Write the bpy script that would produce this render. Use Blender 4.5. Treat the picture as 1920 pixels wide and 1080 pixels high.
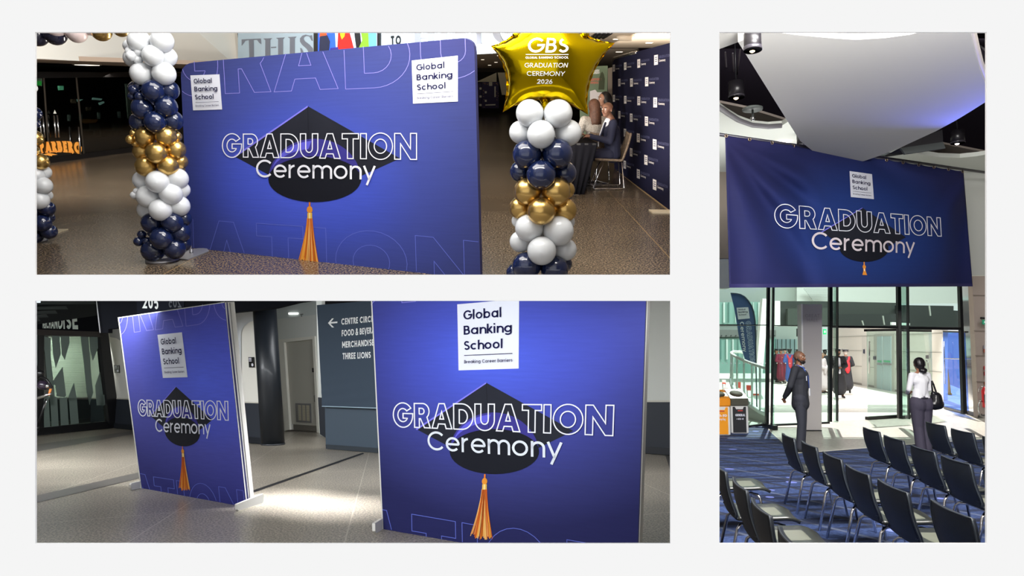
import bpy, math, random
from mathutils import Vector, Matrix, geometry
from math import sin, cos, pi, radians, sqrt, atan2
random.seed(7)
SC = bpy.context.scene
for _o in list(bpy.data.objects): bpy.data.objects.remove(_o)
COL = SC.collection
# ---------------------------------------------------------------- camera
FPX = 1300.0                       # focal length in pixels of the 1920 px wide frame
CAMH = 1.9
PITCH = math.atan((655-540)/FPX)   # camera looks slightly up
cam = bpy.data.cameras.new('camera'); cam.sensor_width = 36; cam.lens = 36*FPX/1920
cam.clip_end = 400; cam.clip_start = .05
camo = bpy.data.objects.new('camera', cam); COL.objects.link(camo)
camo.location = (0, 0, CAMH); camo.rotation_euler = (pi/2+PITCH, 0, 0)
SC.camera = camo
MCAM = Matrix.Translation((0, 0, CAMH)) @ Matrix.Rotation(pi/2+PITCH, 4, 'X')
SC.view_settings.view_transform = 'Standard'; SC.view_settings.look = 'None'
SC.view_settings.exposure = 0; SC.view_settings.gamma = 1; SC.view_settings.use_curve_mapping = False
# ---------------------------------------------------------------- world: an even overcast white
W = bpy.data.worlds.new('world'); SC.world = W; W.use_nodes = True
W.node_tree.nodes['Background'].inputs[0].default_value = (1, 1, 1, 1)
W.node_tree.nodes['Background'].inputs[1].default_value = 1.0
SC.cycles.max_bounces = 8; SC.cycles.transparent_max_bounces = 16
SC.cycles.sample_clamp_indirect = 6
# ---------------------------------------------------------------- frames of the three halls
def make_frame(yh, h):
    """room axes: x right, y forward, z up, origin on the floor under the camera"""
    t = math.atan((540-yh)/FPX)
    u = Vector((0, cos(t), sin(t))); X = Vector((1, 0, 0)); Y = u.cross(X)
    M = Matrix(((X.x, Y.x, u.x, 0), (X.y, Y.y, u.y, 0), (X.z, Y.z, u.z, 0), (0, 0, 0, 1)))
    M.translation = -h*u
    return (X, Y, u, h, MCAM @ M)
FOYER = make_frame(162, 1.8)
CONC = make_frame(700, 1.5)
HALL = make_frame(655, CAMH)
RM = FOYER
def use(r):
    global RM
    RM = r
def ray(px, py):
    r = Vector(((px-960)/FPX, (540-py)/FPX, -1))
    return Vector((r.dot(RM[0]), r.dot(RM[1]), r.dot(RM[2])))
def eye(): return Vector((0, 0, RM[3]))
def atz(px, py, z=0.0):
    d = ray(px, py); return eye()+d*((z-RM[3])/d.z)
def fl(px, py): return atz(px, py, 0)
def aty(px, py, y):
    d = ray(px, py); return eye()+d*(y/d.y)
class Pl:
    """a plane in the room: point, normal (towards the viewer)"""
    def __init__(s, p, n):
        s.p = Vector(p); s.n = Vector(n).normalized()
        if s.n.dot(eye()-s.p) < 0: s.n = -s.n
    def __call__(s, px, py, off=0.0):
        d = ray(px, py); e = eye(); q = s.p+s.n*off
        return e+d*((q-e).dot(s.n)/d.dot(s.n))
def vplane(a, b, up=Vector((0, 0, 1))):
    """upright plane through two points"""
    return Pl(a, (b-a).cross(up))
# ---------------------------------------------------------------- lights
def area(name, fr, loc, size, power, col=(1, 1, 1), aim=(0, 0, -1), sy=None):
    l = bpy.data.lights.new(name, 'AREA'); l.energy = power; l.color = col; l.size = size
    if sy: l.shape = 'RECTANGLE'; l.size_y = sy
    o = bpy.data.objects.new(name, l); COL.objects.link(o)
    q = Vector(aim).to_track_quat('-Z', 'Y').to_matrix().to_4x4()
    o.matrix_world = fr[4] @ Matrix.Translation(loc) @ q
    return o
def spot(name, fr, loc, aim, power, ang, col=(1, 1, 1), r=.05, blend=.3):
    l = bpy.data.lights.new(name, 'SPOT'); l.energy = power; l.color = col; l.spot_size = radians(ang); l.spot_blend = blend
    l.shadow_soft_size = r
    o = bpy.data.objects.new(name, l); COL.objects.link(o)
    q = (Vector(aim)-Vector(loc)).to_track_quat('-Z', 'Y').to_matrix().to_4x4()
    o.matrix_world = fr[4] @ Matrix.Translation(loc) @ q
    return o
WARM = (1, .93, .84); COOL = (.95, .98, 1)
# foyer: added area fills hidden from view
area('foyer_key', FOYER, (-1.0, 6.6, 4.4), 6, 340, (1, .97, .93), (0, .12, -1), 2.5)
area('foyer_front', FOYER, (1.0, 5.0, 3.4), 6, 420, (1, .96, .9), (.1, 1, -.02), .9)
area('foyer_far', FOYER, (2, 26, 6.5), 18, 1500, WARM, (0, .3, -1), 16)
area('foyer_board_fill', FOYER, (-3.8, 12.0, 3.5), 5, 420, (1, 1, 1), (-.15, 1, -.25), .6)  # added to brighten the lettered board, no fitting there
area('foyer_fascia_fill', FOYER, (-8.5, 10.5, 3.3), 5, 420, WARM, (-.1, 1, -.2), .6)  # added to brighten the cream fascia
area('foyer_up_fill', FOYER, (2.95, 13.2, .5), .45, 520, WARM, (0, 0, 1), 3.2)  # added out of sight behind the media wall to lift the ceiling
area('foyer_up_fill', FOYER, (-1.2, 10.6, .25), 4.5, 600, WARM, (0, .25, 1), .8)  # added out of sight behind the backdrop to lift ceiling and board
# concourse: added area fills tucked under the upper slab
area('concourse_front', CONC, (-2.3, 3.64, 1.9), 2.8, 105, COOL, (0, 1, -.2), .09)
area('concourse_near_fill', CONC, (-1.0, 5.0, 2.08), 5, 45, COOL, (.0, .5, -1), .4)
area('concourse_mid', CONC, (-2.6, 9.8, 2.62), 10, 460, COOL, (0, .5, -1), 1.2)
area('concourse_back', CONC, (-1.5, 14.8, 3.1), 6, 190, COOL, (0, .8, -1), 1.2)
area('concourse_left', CONC, (-9.2, 10.8, 2.6), 4.6, 380, COOL, (-.1, .35, -1), 1.0)
bm = area('concourse_beam', CONC, (-2.15, 8.2, 2.45), 2.3, 50, COOL, (0, 0, -1), .2)
bm.data.spread = radians(40); bm.matrix_world = CONC[4] @ Matrix.Translation((-2.15, 8.2, 2.45)) @ Matrix.Rotation(radians(-32), 4, 'Z')
# hall: sun through the atrium; the area lights here are added fills
s_ = bpy.data.lights.new('sun', 'SUN'); s_.energy = 9.0; s_.angle = .01; s_.color = (1, .96, .9)
so = bpy.data.objects.new('sun', s_); COL.objects.link(so); so.rotation_euler = (radians(-42), radians(0), radians(-25))
area('hall_top_fill', HALL, (3.6, 5.0, 6.6), 3.5, 760, (1, .98, .95), (.0, .75, -.9), 2.5)  # added fill above the view, not a real fitting
area('hall_up', HALL, (3.2, 4.1, 4.4), 3, 300, (1, .98, .96), (.3, .8, .4), .5)
area('hall_front', HALL, (3.4, 3.9, 4.4), 3, 330, (1, .98, .96), (.1, 1, -.25), .5)
area('atrium_fill', HALL, (16, 18.5, 13), 22, 12500, (1, 1, 1), (.0, 1, -.55), 8)  # added overhead fill that brightens the faces in the atrium
spot('hall_blue', HALL, (8.3, 11.3, 5.0), (6.95, 10.5, 5.6), 260, 70, (.12, .16, 1), .08, .9)
area('sail_fill', HALL, (5.2, 14.4, 3.7), 4.5, 150, (1, .98, .95), (-.1, -.5, 1), .3)  # added behind the banner to light the sails from below

# ---------------------------------------------------------------- materials
def lin(c):
    c = c/255.0
    return c/12.92 if c <= .04045 else ((c+.055)/1.055)**2.4
def L3(c): return (lin(c[0]), lin(c[1]), lin(c[2]), 1)
MATS = {}
def mat(name, c, rough=.6, metal=0.0, spec=.5, emit=0.0, coat=0.0, bump=None, var=None, trans=0.0, sheen=0.0):
    if name in MATS: return MATS[name]
    m = bpy.data.materials.new(name); m.use_nodes = True; nt = m.node_tree
    b = nt.nodes['Principled BSDF']; m.diffuse_color = L3(c)
    b.inputs['Base Color'].default_value = L3(c); b.inputs['Roughness'].default_value = rough
    b.inputs['Metallic'].default_value = metal; b.inputs['Specular IOR Level'].default_value = spec
    b.inputs['Coat Weight'].default_value = coat
    if trans: b.inputs['Transmission Weight'].default_value = trans
    if sheen: b.inputs['Sheen Weight'].default_value = sheen
    if emit:
        b.inputs['Emission Color'].default_value = L3(c); b.inputs['Emission Strength'].default_value = emit
    tc = None
    if var or bump:
        tc = nt.nodes.new('ShaderNodeTexCoord')
    if var:      # var = (scale, amount): own mottling of the stuff
        n = nt.nodes.new('ShaderNodeTexNoise'); n.inputs['Scale'].default_value = var[0]; n.inputs['Detail'].default_value = 4
        nt.links.new(tc.outputs['Object'], n.inputs['Vector'])
        r = nt.nodes.new('ShaderNodeMapRange'); r.inputs[1].default_value = .3; r.inputs[2].default_value = .7
        r.inputs[3].default_value = 1-var[1]; r.inputs[4].default_value = 1+var[1]
        nt.links.new(n.outputs[0], r.inputs[0])
        x = nt.nodes.new('ShaderNodeVectorMath'); x.operation = 'SCALE'; x.inputs[0].default_value = L3(c)[:3]
        nt.links.new(r.outputs[0], x.inputs['Scale']); nt.links.new(x.outputs[0], b.inputs['Base Color'])
    if bump:     # bump = (scale, strength)
        n = nt.nodes.new('ShaderNodeTexNoise'); n.inputs['Scale'].default_value = bump[0]; n.inputs['Detail'].default_value = 3
        nt.links.new(tc.outputs['Object'], n.inputs['Vector'])
        bp = nt.nodes.new('ShaderNodeBump'); bp.inputs['Strength'].default_value = bump[1]; bp.inputs['Distance'].default_value = .02
        nt.links.new(n.outputs[0], bp.inputs['Height']); nt.links.new(bp.outputs[0], b.inputs['Normal'])
    MATS[name] = m
    return m
def glass(name, tint=(235, 245, 242), refl=.12, rough=0.0, clear=.85):
    if name in MATS: return MATS[name]
    m = bpy.data.materials.new(name); m.use_nodes = True; nt = m.node_tree
    for n in list(nt.nodes): nt.nodes.remove(n)
    out = nt.nodes.new('ShaderNodeOutputMaterial'); t = nt.nodes.new('ShaderNodeBsdfTransparent'); t.inputs[0].default_value = L3(tint)
    g = nt.nodes.new('ShaderNodeBsdfGlossy'); g.inputs['Roughness'].default_value = rough
    mx = nt.nodes.new('ShaderNodeMixShader'); fr = nt.nodes.new('ShaderNodeLayerWeight'); fr.inputs[0].default_value = .3
    mr = nt.nodes.new('ShaderNodeMapRange'); mr.inputs[3].default_value = refl*.5; mr.inputs[4].default_value = min(1, refl*4)
    nt.links.new(fr.outputs['Fresnel'], mr.inputs[0]); nt.links.new(mr.outputs[0], mx.inputs[0])
    nt.links.new(t.outputs[0], mx.inputs[1]); nt.links.new(g.outputs[0], mx.inputs[2]); nt.links.new(mx.outputs[0], out.inputs[0])
    m.diffuse_color = (*L3(tint)[:3], .3)
    MATS[name] = m; return m
def floor_mat(name, c1, c2, scale, families, linec, rough=.25, band=None, bumpy=0, dots=None, contrast=(.4, .6), blend=.3):
    """terrazzo / carpet: speckle of two colours plus families of joint lines (nx, ny, spacing, width, offset)"""
    m = bpy.data.materials.new(name); m.use_nodes = True; nt = m.node_tree; b = nt.nodes['Principled BSDF']
    tc = nt.nodes.new('ShaderNodeTexCoord'); P = tc.outputs['Object']
    n = nt.nodes.new('ShaderNodeTexNoise'); n.inputs['Scale'].default_value = scale; n.inputs['Detail'].default_value = 2.5; n.inputs['Roughness'].default_value = .7
    nt.links.new(P, n.inputs['Vector'])
    r = nt.nodes.new('ShaderNodeMapRange'); r.inputs[1].default_value = contrast[0]; r.inputs[2].default_value = contrast[1]; nt.links.new(n.outputs[0], r.inputs[0])
    mx = nt.nodes.new('ShaderNodeMix'); mx.data_type = 'RGBA'; mx.inputs['A'].default_value = L3(c1); mx.inputs['B'].default_value = L3(c2)
    nt.links.new(r.outputs[0], mx.inputs['Factor']); cur = mx.outputs['Result']
    # broad mottling
    n2 = nt.nodes.new('ShaderNodeTexNoise'); n2.inputs['Scale'].default_value = .8; nt.links.new(P, n2.inputs['Vector'])
    r2 = nt.nodes.new('ShaderNodeMapRange'); r2.inputs[1].default_value = .3; r2.inputs[2].default_value = .7; r2.inputs[3].default_value = 1-blend*.4; r2.inputs[4].default_value = 1+blend*.4
    nt.links.new(n2.outputs[0], r2.inputs[0])
    sc = nt.nodes.new('ShaderNodeVectorMath'); sc.operation = 'SCALE'; nt.links.new(cur, sc.inputs[0]); nt.links.new(r2.outputs[0], sc.inputs['Scale']); cur = sc.outputs[0]
    for k, (nx, ny, sp, w, off) in enumerate(families):
        d = nt.nodes.new('ShaderNodeVectorMath'); d.operation = 'DOT_PRODUCT'; d.inputs[1].default_value = (nx/sp, ny/sp, 0); nt.links.new(P, d.inputs[0])
        a = nt.nodes.new('ShaderNodeMath'); a.operation = 'ADD'; a.inputs[1].default_value = 100+off; nt.links.new(d.outputs['Value'], a.inputs[0])
        f = nt.nodes.new('ShaderNodeMath'); f.operation = 'FRACT'; nt.links.new(a.outputs[0], f.inputs[0])
        l = nt.nodes.new('ShaderNodeMath'); l.operation = 'LESS_THAN'; l.inputs[1].default_value = w/sp; nt.links.new(f.outputs[0], l.inputs[0])
        mm = nt.nodes.new('ShaderNodeMix'); mm.data_type = 'RGBA'; nt.links.new(cur, mm.inputs['A']); mm.inputs['B'].default_value = L3(linec[k] if isinstance(linec, list) else linec)
        am = nt.nodes.new('ShaderNodeMath'); am.operation = 'MULTIPLY'; am.inputs[1].default_value = .7; nt.links.new(l.outputs[0], am.inputs[0])
        nt.links.new(am.outputs[0], mm.inputs['Factor']); cur = mm.outputs['Result']
    if dots:
        v = nt.nodes.new('ShaderNodeTexVoronoi'); v.inputs['Scale'].default_value = dots[0]; nt.links.new(P, v.inputs['Vector'])
        l = nt.nodes.new('ShaderNodeMath'); l.operation = 'LESS_THAN'; l.inputs[1].default_value = dots[1]; nt.links.new(v.outputs['Distance'], l.inputs[0])
        mm = nt.nodes.new('ShaderNodeMix'); mm.data_type = 'RGBA'; nt.links.new(cur, mm.inputs['A']); mm.inputs['B'].default_value = L3(dots[2]); nt.links.new(l.outputs[0], mm.inputs['Factor']); cur = mm.outputs['Result']
    nt.links.new(cur, b.inputs['Base Color']); b.inputs['Roughness'].default_value = rough
    MATS[name] = m; return m
# ---------------------------------------------------------------- mesh building
BASE = {}
class MB:
    def __init__(s): s.v = []; s.f = []; s.m = []; s.sm = []; s.uv = None
    def add(s, vs, fs, smooth=False):
        k = len(s.v); s.v += [Vector(a) for a in vs]
        for f in fs: s.f.append(tuple(i+k for i in f)); s.sm.append(smooth)
        return s
    def box(s, c, size, rot=None):
        x, y, z = (a/2 for a in size); R = rot if rot is not None else Matrix.Identity(3); c = Vector(c)
        vs = [c+R @ Vector((i*x, j*y, k*z)) for k in (-1, 1) for j in (-1, 1) for i in (-1, 1)]
        return s.add(vs, [(0, 2, 3, 1), (4, 5, 7, 6), (0, 1, 5, 4), (2, 6, 7, 3), (0, 4, 6, 2), (1, 3, 7, 5)])
    def bevbox(s, c, size, b=.01, rot=None):
        x, y, z = (a/2 for a in size); R = rot if rot is not None else Matrix.Identity(3); c = Vector(c); b = min(b, x*.9, y*.9, z*.9)
        pts = []
        for (zz, d) in ((-z, b), (-z+b, 0), (z-b, 0), (z, b)):
            X, Y = x-d, y-d
            ring = [(-X, -Y+b), (-X+b, -Y), (X-b, -Y), (X, -Y+b), (X, Y-b), (X-b, Y), (-X+b, Y), (-X, Y-b)]
            pts += [c+R @ Vector((p[0], p[1], zz)) for p in ring]
        fs = [tuple(range(7, -1, -1)), tuple(range(24, 32))]
        for k in range(3):
            for i in range(8):
                fs.append((k*8+i, k*8+(i+1) % 8, (k+1)*8+(i+1) % 8, (k+1)*8+i))
        return s.add(pts, fs)
    def prism(s, pts, off):
        """closed slab from a ring of 3-D points pushed by vector off (ring may be concave)"""
        n = len(pts); off = Vector(off); a = [Vector(p) for p in pts]; b = [p+off for p in a]
        tri = geometry.tessellate_polygon([a])
        fs = [t for t in tri]+[tuple(n+i for i in reversed(t)) for t in tri]
        fs += [(i, (i+1) % n, n+(i+1) % n, n+i) for i in range(n)]
        return s.add(a+b, fs)
    def poly(s, rings):
        allp = [p for r in rings for p in r]
        tri = geometry.tessellate_polygon([[Vector(p) for p in r] for r in rings])
        return s.add(allp, list(tri))
    def quad(s, a, b, c, d): return s.add([a, b, c, d], [(0, 1, 2, 3)])
    def tube(s, path, r, n=8, cap=True, closed=False):
        path = [Vector(p) for p in path]; m = len(path); rs = r if isinstance(r, (list, tuple)) else [r]*m
        up = None; vs = []
        for i, p in enumerate(path):
            if closed: t = path[(i+1) % m]-path[i-1]
            else: t = path[min(i+1, m-1)]-path[max(i-1, 0)]
            t.normalize()
            if up is None: up = t.orthogonal().normalized()
            up = (up-t*up.dot(t)); up = up.normalized() if up.length > 1e-6 else t.orthogonal().normalized()
            w = t.cross(up)
            for k in range(n): a = 2*pi*k/n; vs.append(p+(up*cos(a)+w*sin(a))*rs[i])
        fs = []
        for i in range(m if closed else m-1):
            j = (i+1) % m
            for k in range(n): fs.append((i*n+k, i*n+(k+1) % n, j*n+(k+1) % n, j*n+k))
        if cap and not closed: fs += [tuple(range(n-1, -1, -1)), tuple((m-1)*n+k for k in range(n))]
        return s.add(vs, fs, True)
    def lathe(s, prof, c=(0, 0, 0), n=24, axis=None):
        c = Vector(c); Q = Vector(axis).to_track_quat('Z', 'Y').to_matrix() if axis is not None else Matrix.Identity(3)
        vs = [c+Q @ Vector((r*cos(2*pi*k/n), r*sin(2*pi*k/n), z)) for r, z in prof for k in range(n)]
        fs = [(i*n+k, i*n+(k+1) % n, (i+1)*n+(k+1) % n, (i+1)*n+k) for i in range(len(prof)-1) for k in range(n)]
        if prof[0][0] > 1e-5: fs.append(tuple(range(n-1, -1, -1)))
        if prof[-1][0] > 1e-5: fs.append(tuple((len(prof)-1)*n+k for k in range(n)))
        return s.add(vs, fs, True)
    def ball(s, c, r, n=16, sc=(1, 1, 1)):
        c = Vector(c); vs = []; m = n//2+1
        for i in range(m+1):
            a = pi*i/m
            for k in range(n): b = 2*pi*k/n; vs.append(c+Vector((r*sc[0]*sin(a)*cos(b), r*sc[1]*sin(a)*sin(b), r*sc[2]*cos(a))))
        fs = [(i*n+k, (i+1)*n+k, (i+1)*n+(k+1) % n, i*n+(k+1) % n) for i in range(m) for k in range(n)]
        return s.add(vs, fs, True)
    def grid(s, fn, nu, nv, smooth=True):
        vs = [fn(i/nu, j/nv) for j in range(nv+1) for i in range(nu+1)]
        fs = [(j*(nu+1)+i, j*(nu+1)+i+1, (j+1)*(nu+1)+i+1, (j+1)*(nu+1)+i) for j in range(nv) for i in range(nu)]
        return s.add(vs, fs, smooth)
    def mesh(s, name, m, shift=None):
        me = bpy.data.meshes.new(name)
        sh = shift if shift is not None else Vector((0, 0, 0))
        me.from_pydata([tuple(v-sh) for v in s.v], [], s.f)
        me.polygons.foreach_set('use_smooth', s.sm)
        if m is not None: me.materials.append(m)
        me.validate(); me.update(); return me
    def build(s, name, m, parent=None, label=None, local=False):
        """parent given: vertices are in room axes and are moved to the thing's base (local=True: already there)"""
        sh = None
        if parent is not None and not local: sh = BASE.get(root_of(parent).name)
        o = bpy.data.objects.new(name, s.mesh(name, m, sh)); COL.objects.link(o)
        if parent is not None: o.parent = parent
        elif not local: o.matrix_world = RM[4]
        if label: o['label'] = label
        return o
def root_of(o):
    while o.parent is not None: o = o.parent
    return o
def tag(o, label, cat, group=None, kind=None):
    if label: o['label'] = label
    if cat: o['category'] = cat
    if group: o['group'] = group
    if kind: o['kind'] = kind
    return o
def struct(name, mb, m):
    o = mb.build(name, m); o['kind'] = 'structure'; return o
def thing(name, label, cat, base=(0, 0, 0), rz=0.0, group=None, scale=1.0):
    o = bpy.data.objects.new(name, None); COL.objects.link(o); o.empty_display_size = .1
    base = Vector(base); o.matrix_world = RM[4] @ Matrix.Translation(base) @ Matrix.Rotation(rz, 4, 'Z') @ Matrix.Scale(scale, 4)
    BASE[o.name] = base
    return tag(o, label, cat, group)
def place(o, base, rz=0.0, scale=1.0):
    o.matrix_world = RM[4] @ Matrix.Translation(Vector(base)) @ Matrix.Rotation(rz, 4, 'Z') @ Matrix.Scale(scale, 4)
def dup(root, label=None, group=None):
    r = root.copy(); COL.objects.link(r)
    if label: r['label'] = label
    if group: r['group'] = group
    def rec(a, b):
        for ch in a.children:
            c = ch.copy(); COL.objects.link(c); c.parent = b; rec(ch, c)
    rec(root, r)
    return r
# ---------------------------------------------------------------- plane maps
def homog(src, dst):
    """projective map taking 4 src points to 4 dst points"""
    A = []; B = []
    for (x, y), (u, v) in zip(src, dst):
        A.append([x, y, 1, 0, 0, 0, -u*x, -u*y]); B.append(u)
        A.append([0, 0, 0, x, y, 1, -v*x, -v*y]); B.append(v)
    n = 8
    for i in range(n):
        p = max(range(i, n), key=lambda r: abs(A[r][i])); A[i], A[p] = A[p], A[i]; B[i], B[p] = B[p], B[i]
        for r in range(n):
            if r != i:
                k = A[r][i]/A[i][i]
                if k:
                    for c in range(i, n): A[r][c] -= k*A[i][c]
                    B[r] -= k*B[i]
    h = [B[i]/A[i][i] for i in range(n)]
    def f(x, y):
        w = h[6]*x+h[7]*y+1
        return ((h[0]*x+h[1]*y+h[2])/w, (h[3]*x+h[4]*y+h[5])/w)
    return f
def ribbon(pts, w, closed=False):
    """list of quads along a polyline in 2-D with mitred joints"""
    P = [Vector((p[0], p[1])) for p in pts]; n = len(P); L = []; R = []
    for i in range(n):
        a = P[i-1] if (closed or i > 0) else P[i]; b = P[(i+1) % n] if (closed or i < n-1) else P[i]
        d1 = (P[i]-a); d2 = (b-P[i])
        if d1.length < 1e-9: d1 = d2
        if d2.length < 1e-9: d2 = d1
        d1 = d1.normalized(); d2 = d2.normalized(); t = d1+d2
        if t.length < 1e-6: t = d1.copy()
        t.normalize(); nrm = Vector((-t.y, t.x)); k = max(.35, nrm.dot(Vector((-d1.y, d1.x))))
        L.append(P[i]+nrm*(w/2/k)); R.append(P[i]-nrm*(w/2/k))
    return [(L[i], R[i], R[(i+1) % n], L[(i+1) % n]) for i in range(n if closed else n-1)]
def arc(cx, cy, rx, ry, a0, a1, n=14):
    return [(cx+rx*cos(radians(a0+(a1-a0)*i/n)), cy+ry*sin(radians(a0+(a1-a0)*i/n))) for i in range(n+1)]
# geometric sans: centre lines for a stroke of weight w, cap height 1, x-height .74
XH = .74
def glyph(ch, w):
    h = w/2; x = XH; r = x/2-h; c = x/2
    st = {
     'C': (.94, [arc(.5, .5, .5-h, .5-h, 42, 318, 20)]),
     'G': (1.0, [arc(.5, .5, .5-h, .5-h, 40, 355, 22)+[(1-h, .5), (.55, .5)]]),
     'S': (.66, [arc(.32, .745-h*.3, .3-h, .255-h*.7, 25, 270, 12)+arc(.32, .255+h*.3, .31-h, .255-h*.7, 90, -155, 12)[1:]]),
     'B': (.68, [[(h, 0), (h, 1)], [(h, 1-h), (.34, 1-h)]+arc(.34, .765-h*.5, .24-h, .235-h*.5, 90, -90, 8)+[(h, .53)], [(.34, .53)]+arc(.36, .265+h*.5, .29-h, .265-h*.5, 90, -90, 8)+[(h, h)]]),
     'e': (x+.04, [[(h, c), (x-h, c)]+arc(c, c, r, r, 0, 318, 18)]),
     'c': (x, [arc(c, c, r, r, 48, 312, 16)]),
     'o': (x+.06, [arc(c, c, r, r, 0, 360, 22)]),
     'r': (.42, [[(h, 0), (h, x)], arc(h+.3, x-h-.28, .3, .28, 180, 95, 6)]),
     'm': (1.1, [[(h, 0), (h, x)], [(h, .4)]+arc(h+.24, x-h-.235, .24, .235, 180, 0, 12)+[(h+.48, 0)], [(h+.48, .4)]+arc(h+.72, x-h-.235, .24, .235, 180, 0, 12)+[(h+.96, 0)]]),
     'n': (.66, [[(h, 0), (h, x)], [(h, .4)]+arc(h+.26, x-h-.25, .26, .25, 180, 0, 12)+[(h+.52, 0)]]),
     'h': (.66, [[(h, 0), (h, 1.06)], [(h, .4)]+arc(h+.26, x-h-.25, .26, .25, 180, 0, 12)+[(h+.52, 0)]]),
     'y': (.64, [[(h*.6, x), (.33, 0)], [(.64-h*.6, x), (.18, -.3)]]),
     'l': (w+.08, [[(h, 0), (h, 1.06)]]),
     'i': (w+.08, [[(h, 0), (h, x)], [(h, .9), (h, .9+w)]]),
     'b': (x+.06, [[(h, 0), (h, 1.06)], arc(c, c, r, r, 0, 360, 20)]),
     'a': (x+.08, [[(x-h, 0), (x-h, x)], arc(c, c, r, r, 0, 360, 20)]),
     'g': (x+.08, [[(x-h, x), (x-h, 0)]+arc(c, 0, r, .3-h, 0, -150, 10), arc(c, c, r, r, 0, 360, 20)]),
     'k': (.6, [[(h, 0), (h, 1.06)], [(h, .28), (.5, x)], [(.22, .4), (.54, 0)]]),
     's': (.48, [arc(.22, .55, .2-h, .19-h*.6, 25, 270, 8)+arc(.22, .2, .22-h, .2-h*.6, 90, -155, 8)[1:]]),
     'A': (.9, [[(0+h, 0), (.45, 1)], [(.45, 1), (.9-h, 0)], [(.2, .32), (.7, .32)]]),
     'D': (.86, [[(h, h), (h, 1-h), (.36, 1-h)]+arc(.36, .5, .5-h, .5-h, 90, -90, 12)+[(h, h)]]),
     'E': (.56, [[(.52, 1-h), (h, 1-h), (h, h), (.52, h)], [(h, .5), (.48, .5)]]),
     'F': (.54, [[(.52, 1-h), (h, 1-h), (h, 0)], [(h, .5), (.48, .5)]]),
     'H': (.76, [[(h, 0), (h, 1)], [(.7-h, 0), (.7-h, 1)], [(h, .5), (.7-h, .5)]]),
     'I': (w+.1, [[(h, 0), (h, 1)]]),
     'K': (.7, [[(h, 0), (h, 1)], [(h, .4), (.64, 1)], [(.25, .58), (.68, 0)]]),
     'L': (.5, [[(h, 1), (h, h), (.48, h)]]),
     'M': (.94, [[(h, 0), (h, 1)], [(h, 1-h*.6), (.44, .3)], [(.44, .3), (.88-h, 1-h*.6)], [(.88-h, 1), (.88-h, 0)]]),
     'N': (.8, [[(h, 0), (h, 1)], [(h, 1-h*.6), (.74-h, h*.6)], [(.74-h, 0), (.74-h, 1)]]),
     'O': (1.06, [arc(.5, .5, .5-h, .5-h, 0, 360, 24)]),
     'P': (.62, [[(h, 0), (h, 1-h), (.32, 1-h)]+arc(.32, .73, .26-h, .27-h, 90, -90, 8)+[(h, .46)]]),
     'R': (.66, [[(h, 0), (h, 1-h), (.32, 1-h)]+arc(.32, .73, .26-h, .27-h, 90, -90, 8)+[(h, .46)], [(.3, .46), (.6, 0)]]),
     'T': (.68, [[(0, 1-h), (.64, 1-h)], [(.32, 1-h), (.32, 0)]]),
     'U': (.8, [[(h, 1), (h, .36)]+arc(.37, .36, .37-h, .36-h, 180, 360, 12)+[(.74-h, 1)]]),
     'V': (.8, [[(h*.5, 1), (.38, 0), (.76-h*.5, 1)]]),
     'W': (1.1, [[(h*.5, 1), (.28, 0), (.53, .9), (.78, 0), (1.06-h*.5, 1)]]),
     'Y': (.74, [[(h*.5, 1), (.36, .48), (.72-h*.5, 1)], [(.36, .48), (.36, 0)]]),
     '2': (.62, [arc(.3, .7, .28-h*.5, .3-h, 170, -30, 10)+[(h, h), (.6, h)]]),
     '0': (.68, [arc(.32, .5, .32-h, .5-h, 0, 360, 18)]),
     '5': (.6, [[(.54, 1-h), (.12, 1-h), (.08, .56)]+arc(.28, .32, .28-h, .32-h*.6, 110, -150, 12)]),
     '6': (.64, [arc(.32, .32, .3-h*.6, .32-h, 0, 360, 16), [(.08, .36), (.42, 1)]]),
     '&': (.8, [[(.74, 0), (.2, .72)]+arc(.36, .8, .17, .17, 200, -30, 8)+[(.12, .36)]+arc(.3, .24, .24, .2, 150, 330, 8)+[(.74, .5)]]),
     ' ': (.3, []), '-': (.4, [[(.05, .4), (.35, .4)]]),
    }
    return st.get(ch, (.5, [[(.1, .1), (.1, .6)]]))
def text_quads(s, w, space=.07):
    """quads in a box 1 cap-height tall; returns (quads, total width)"""
    x = 0; q = []
    for ch in s:
        adv, sts = glyph(ch, w)
        for k in sts:
            for (a, b, c, d) in ribbon(k, w): q.append([(p[0]+x, p[1]) for p in (a, b, c, d)])
        x += adv+space
    return q, x-space
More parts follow.
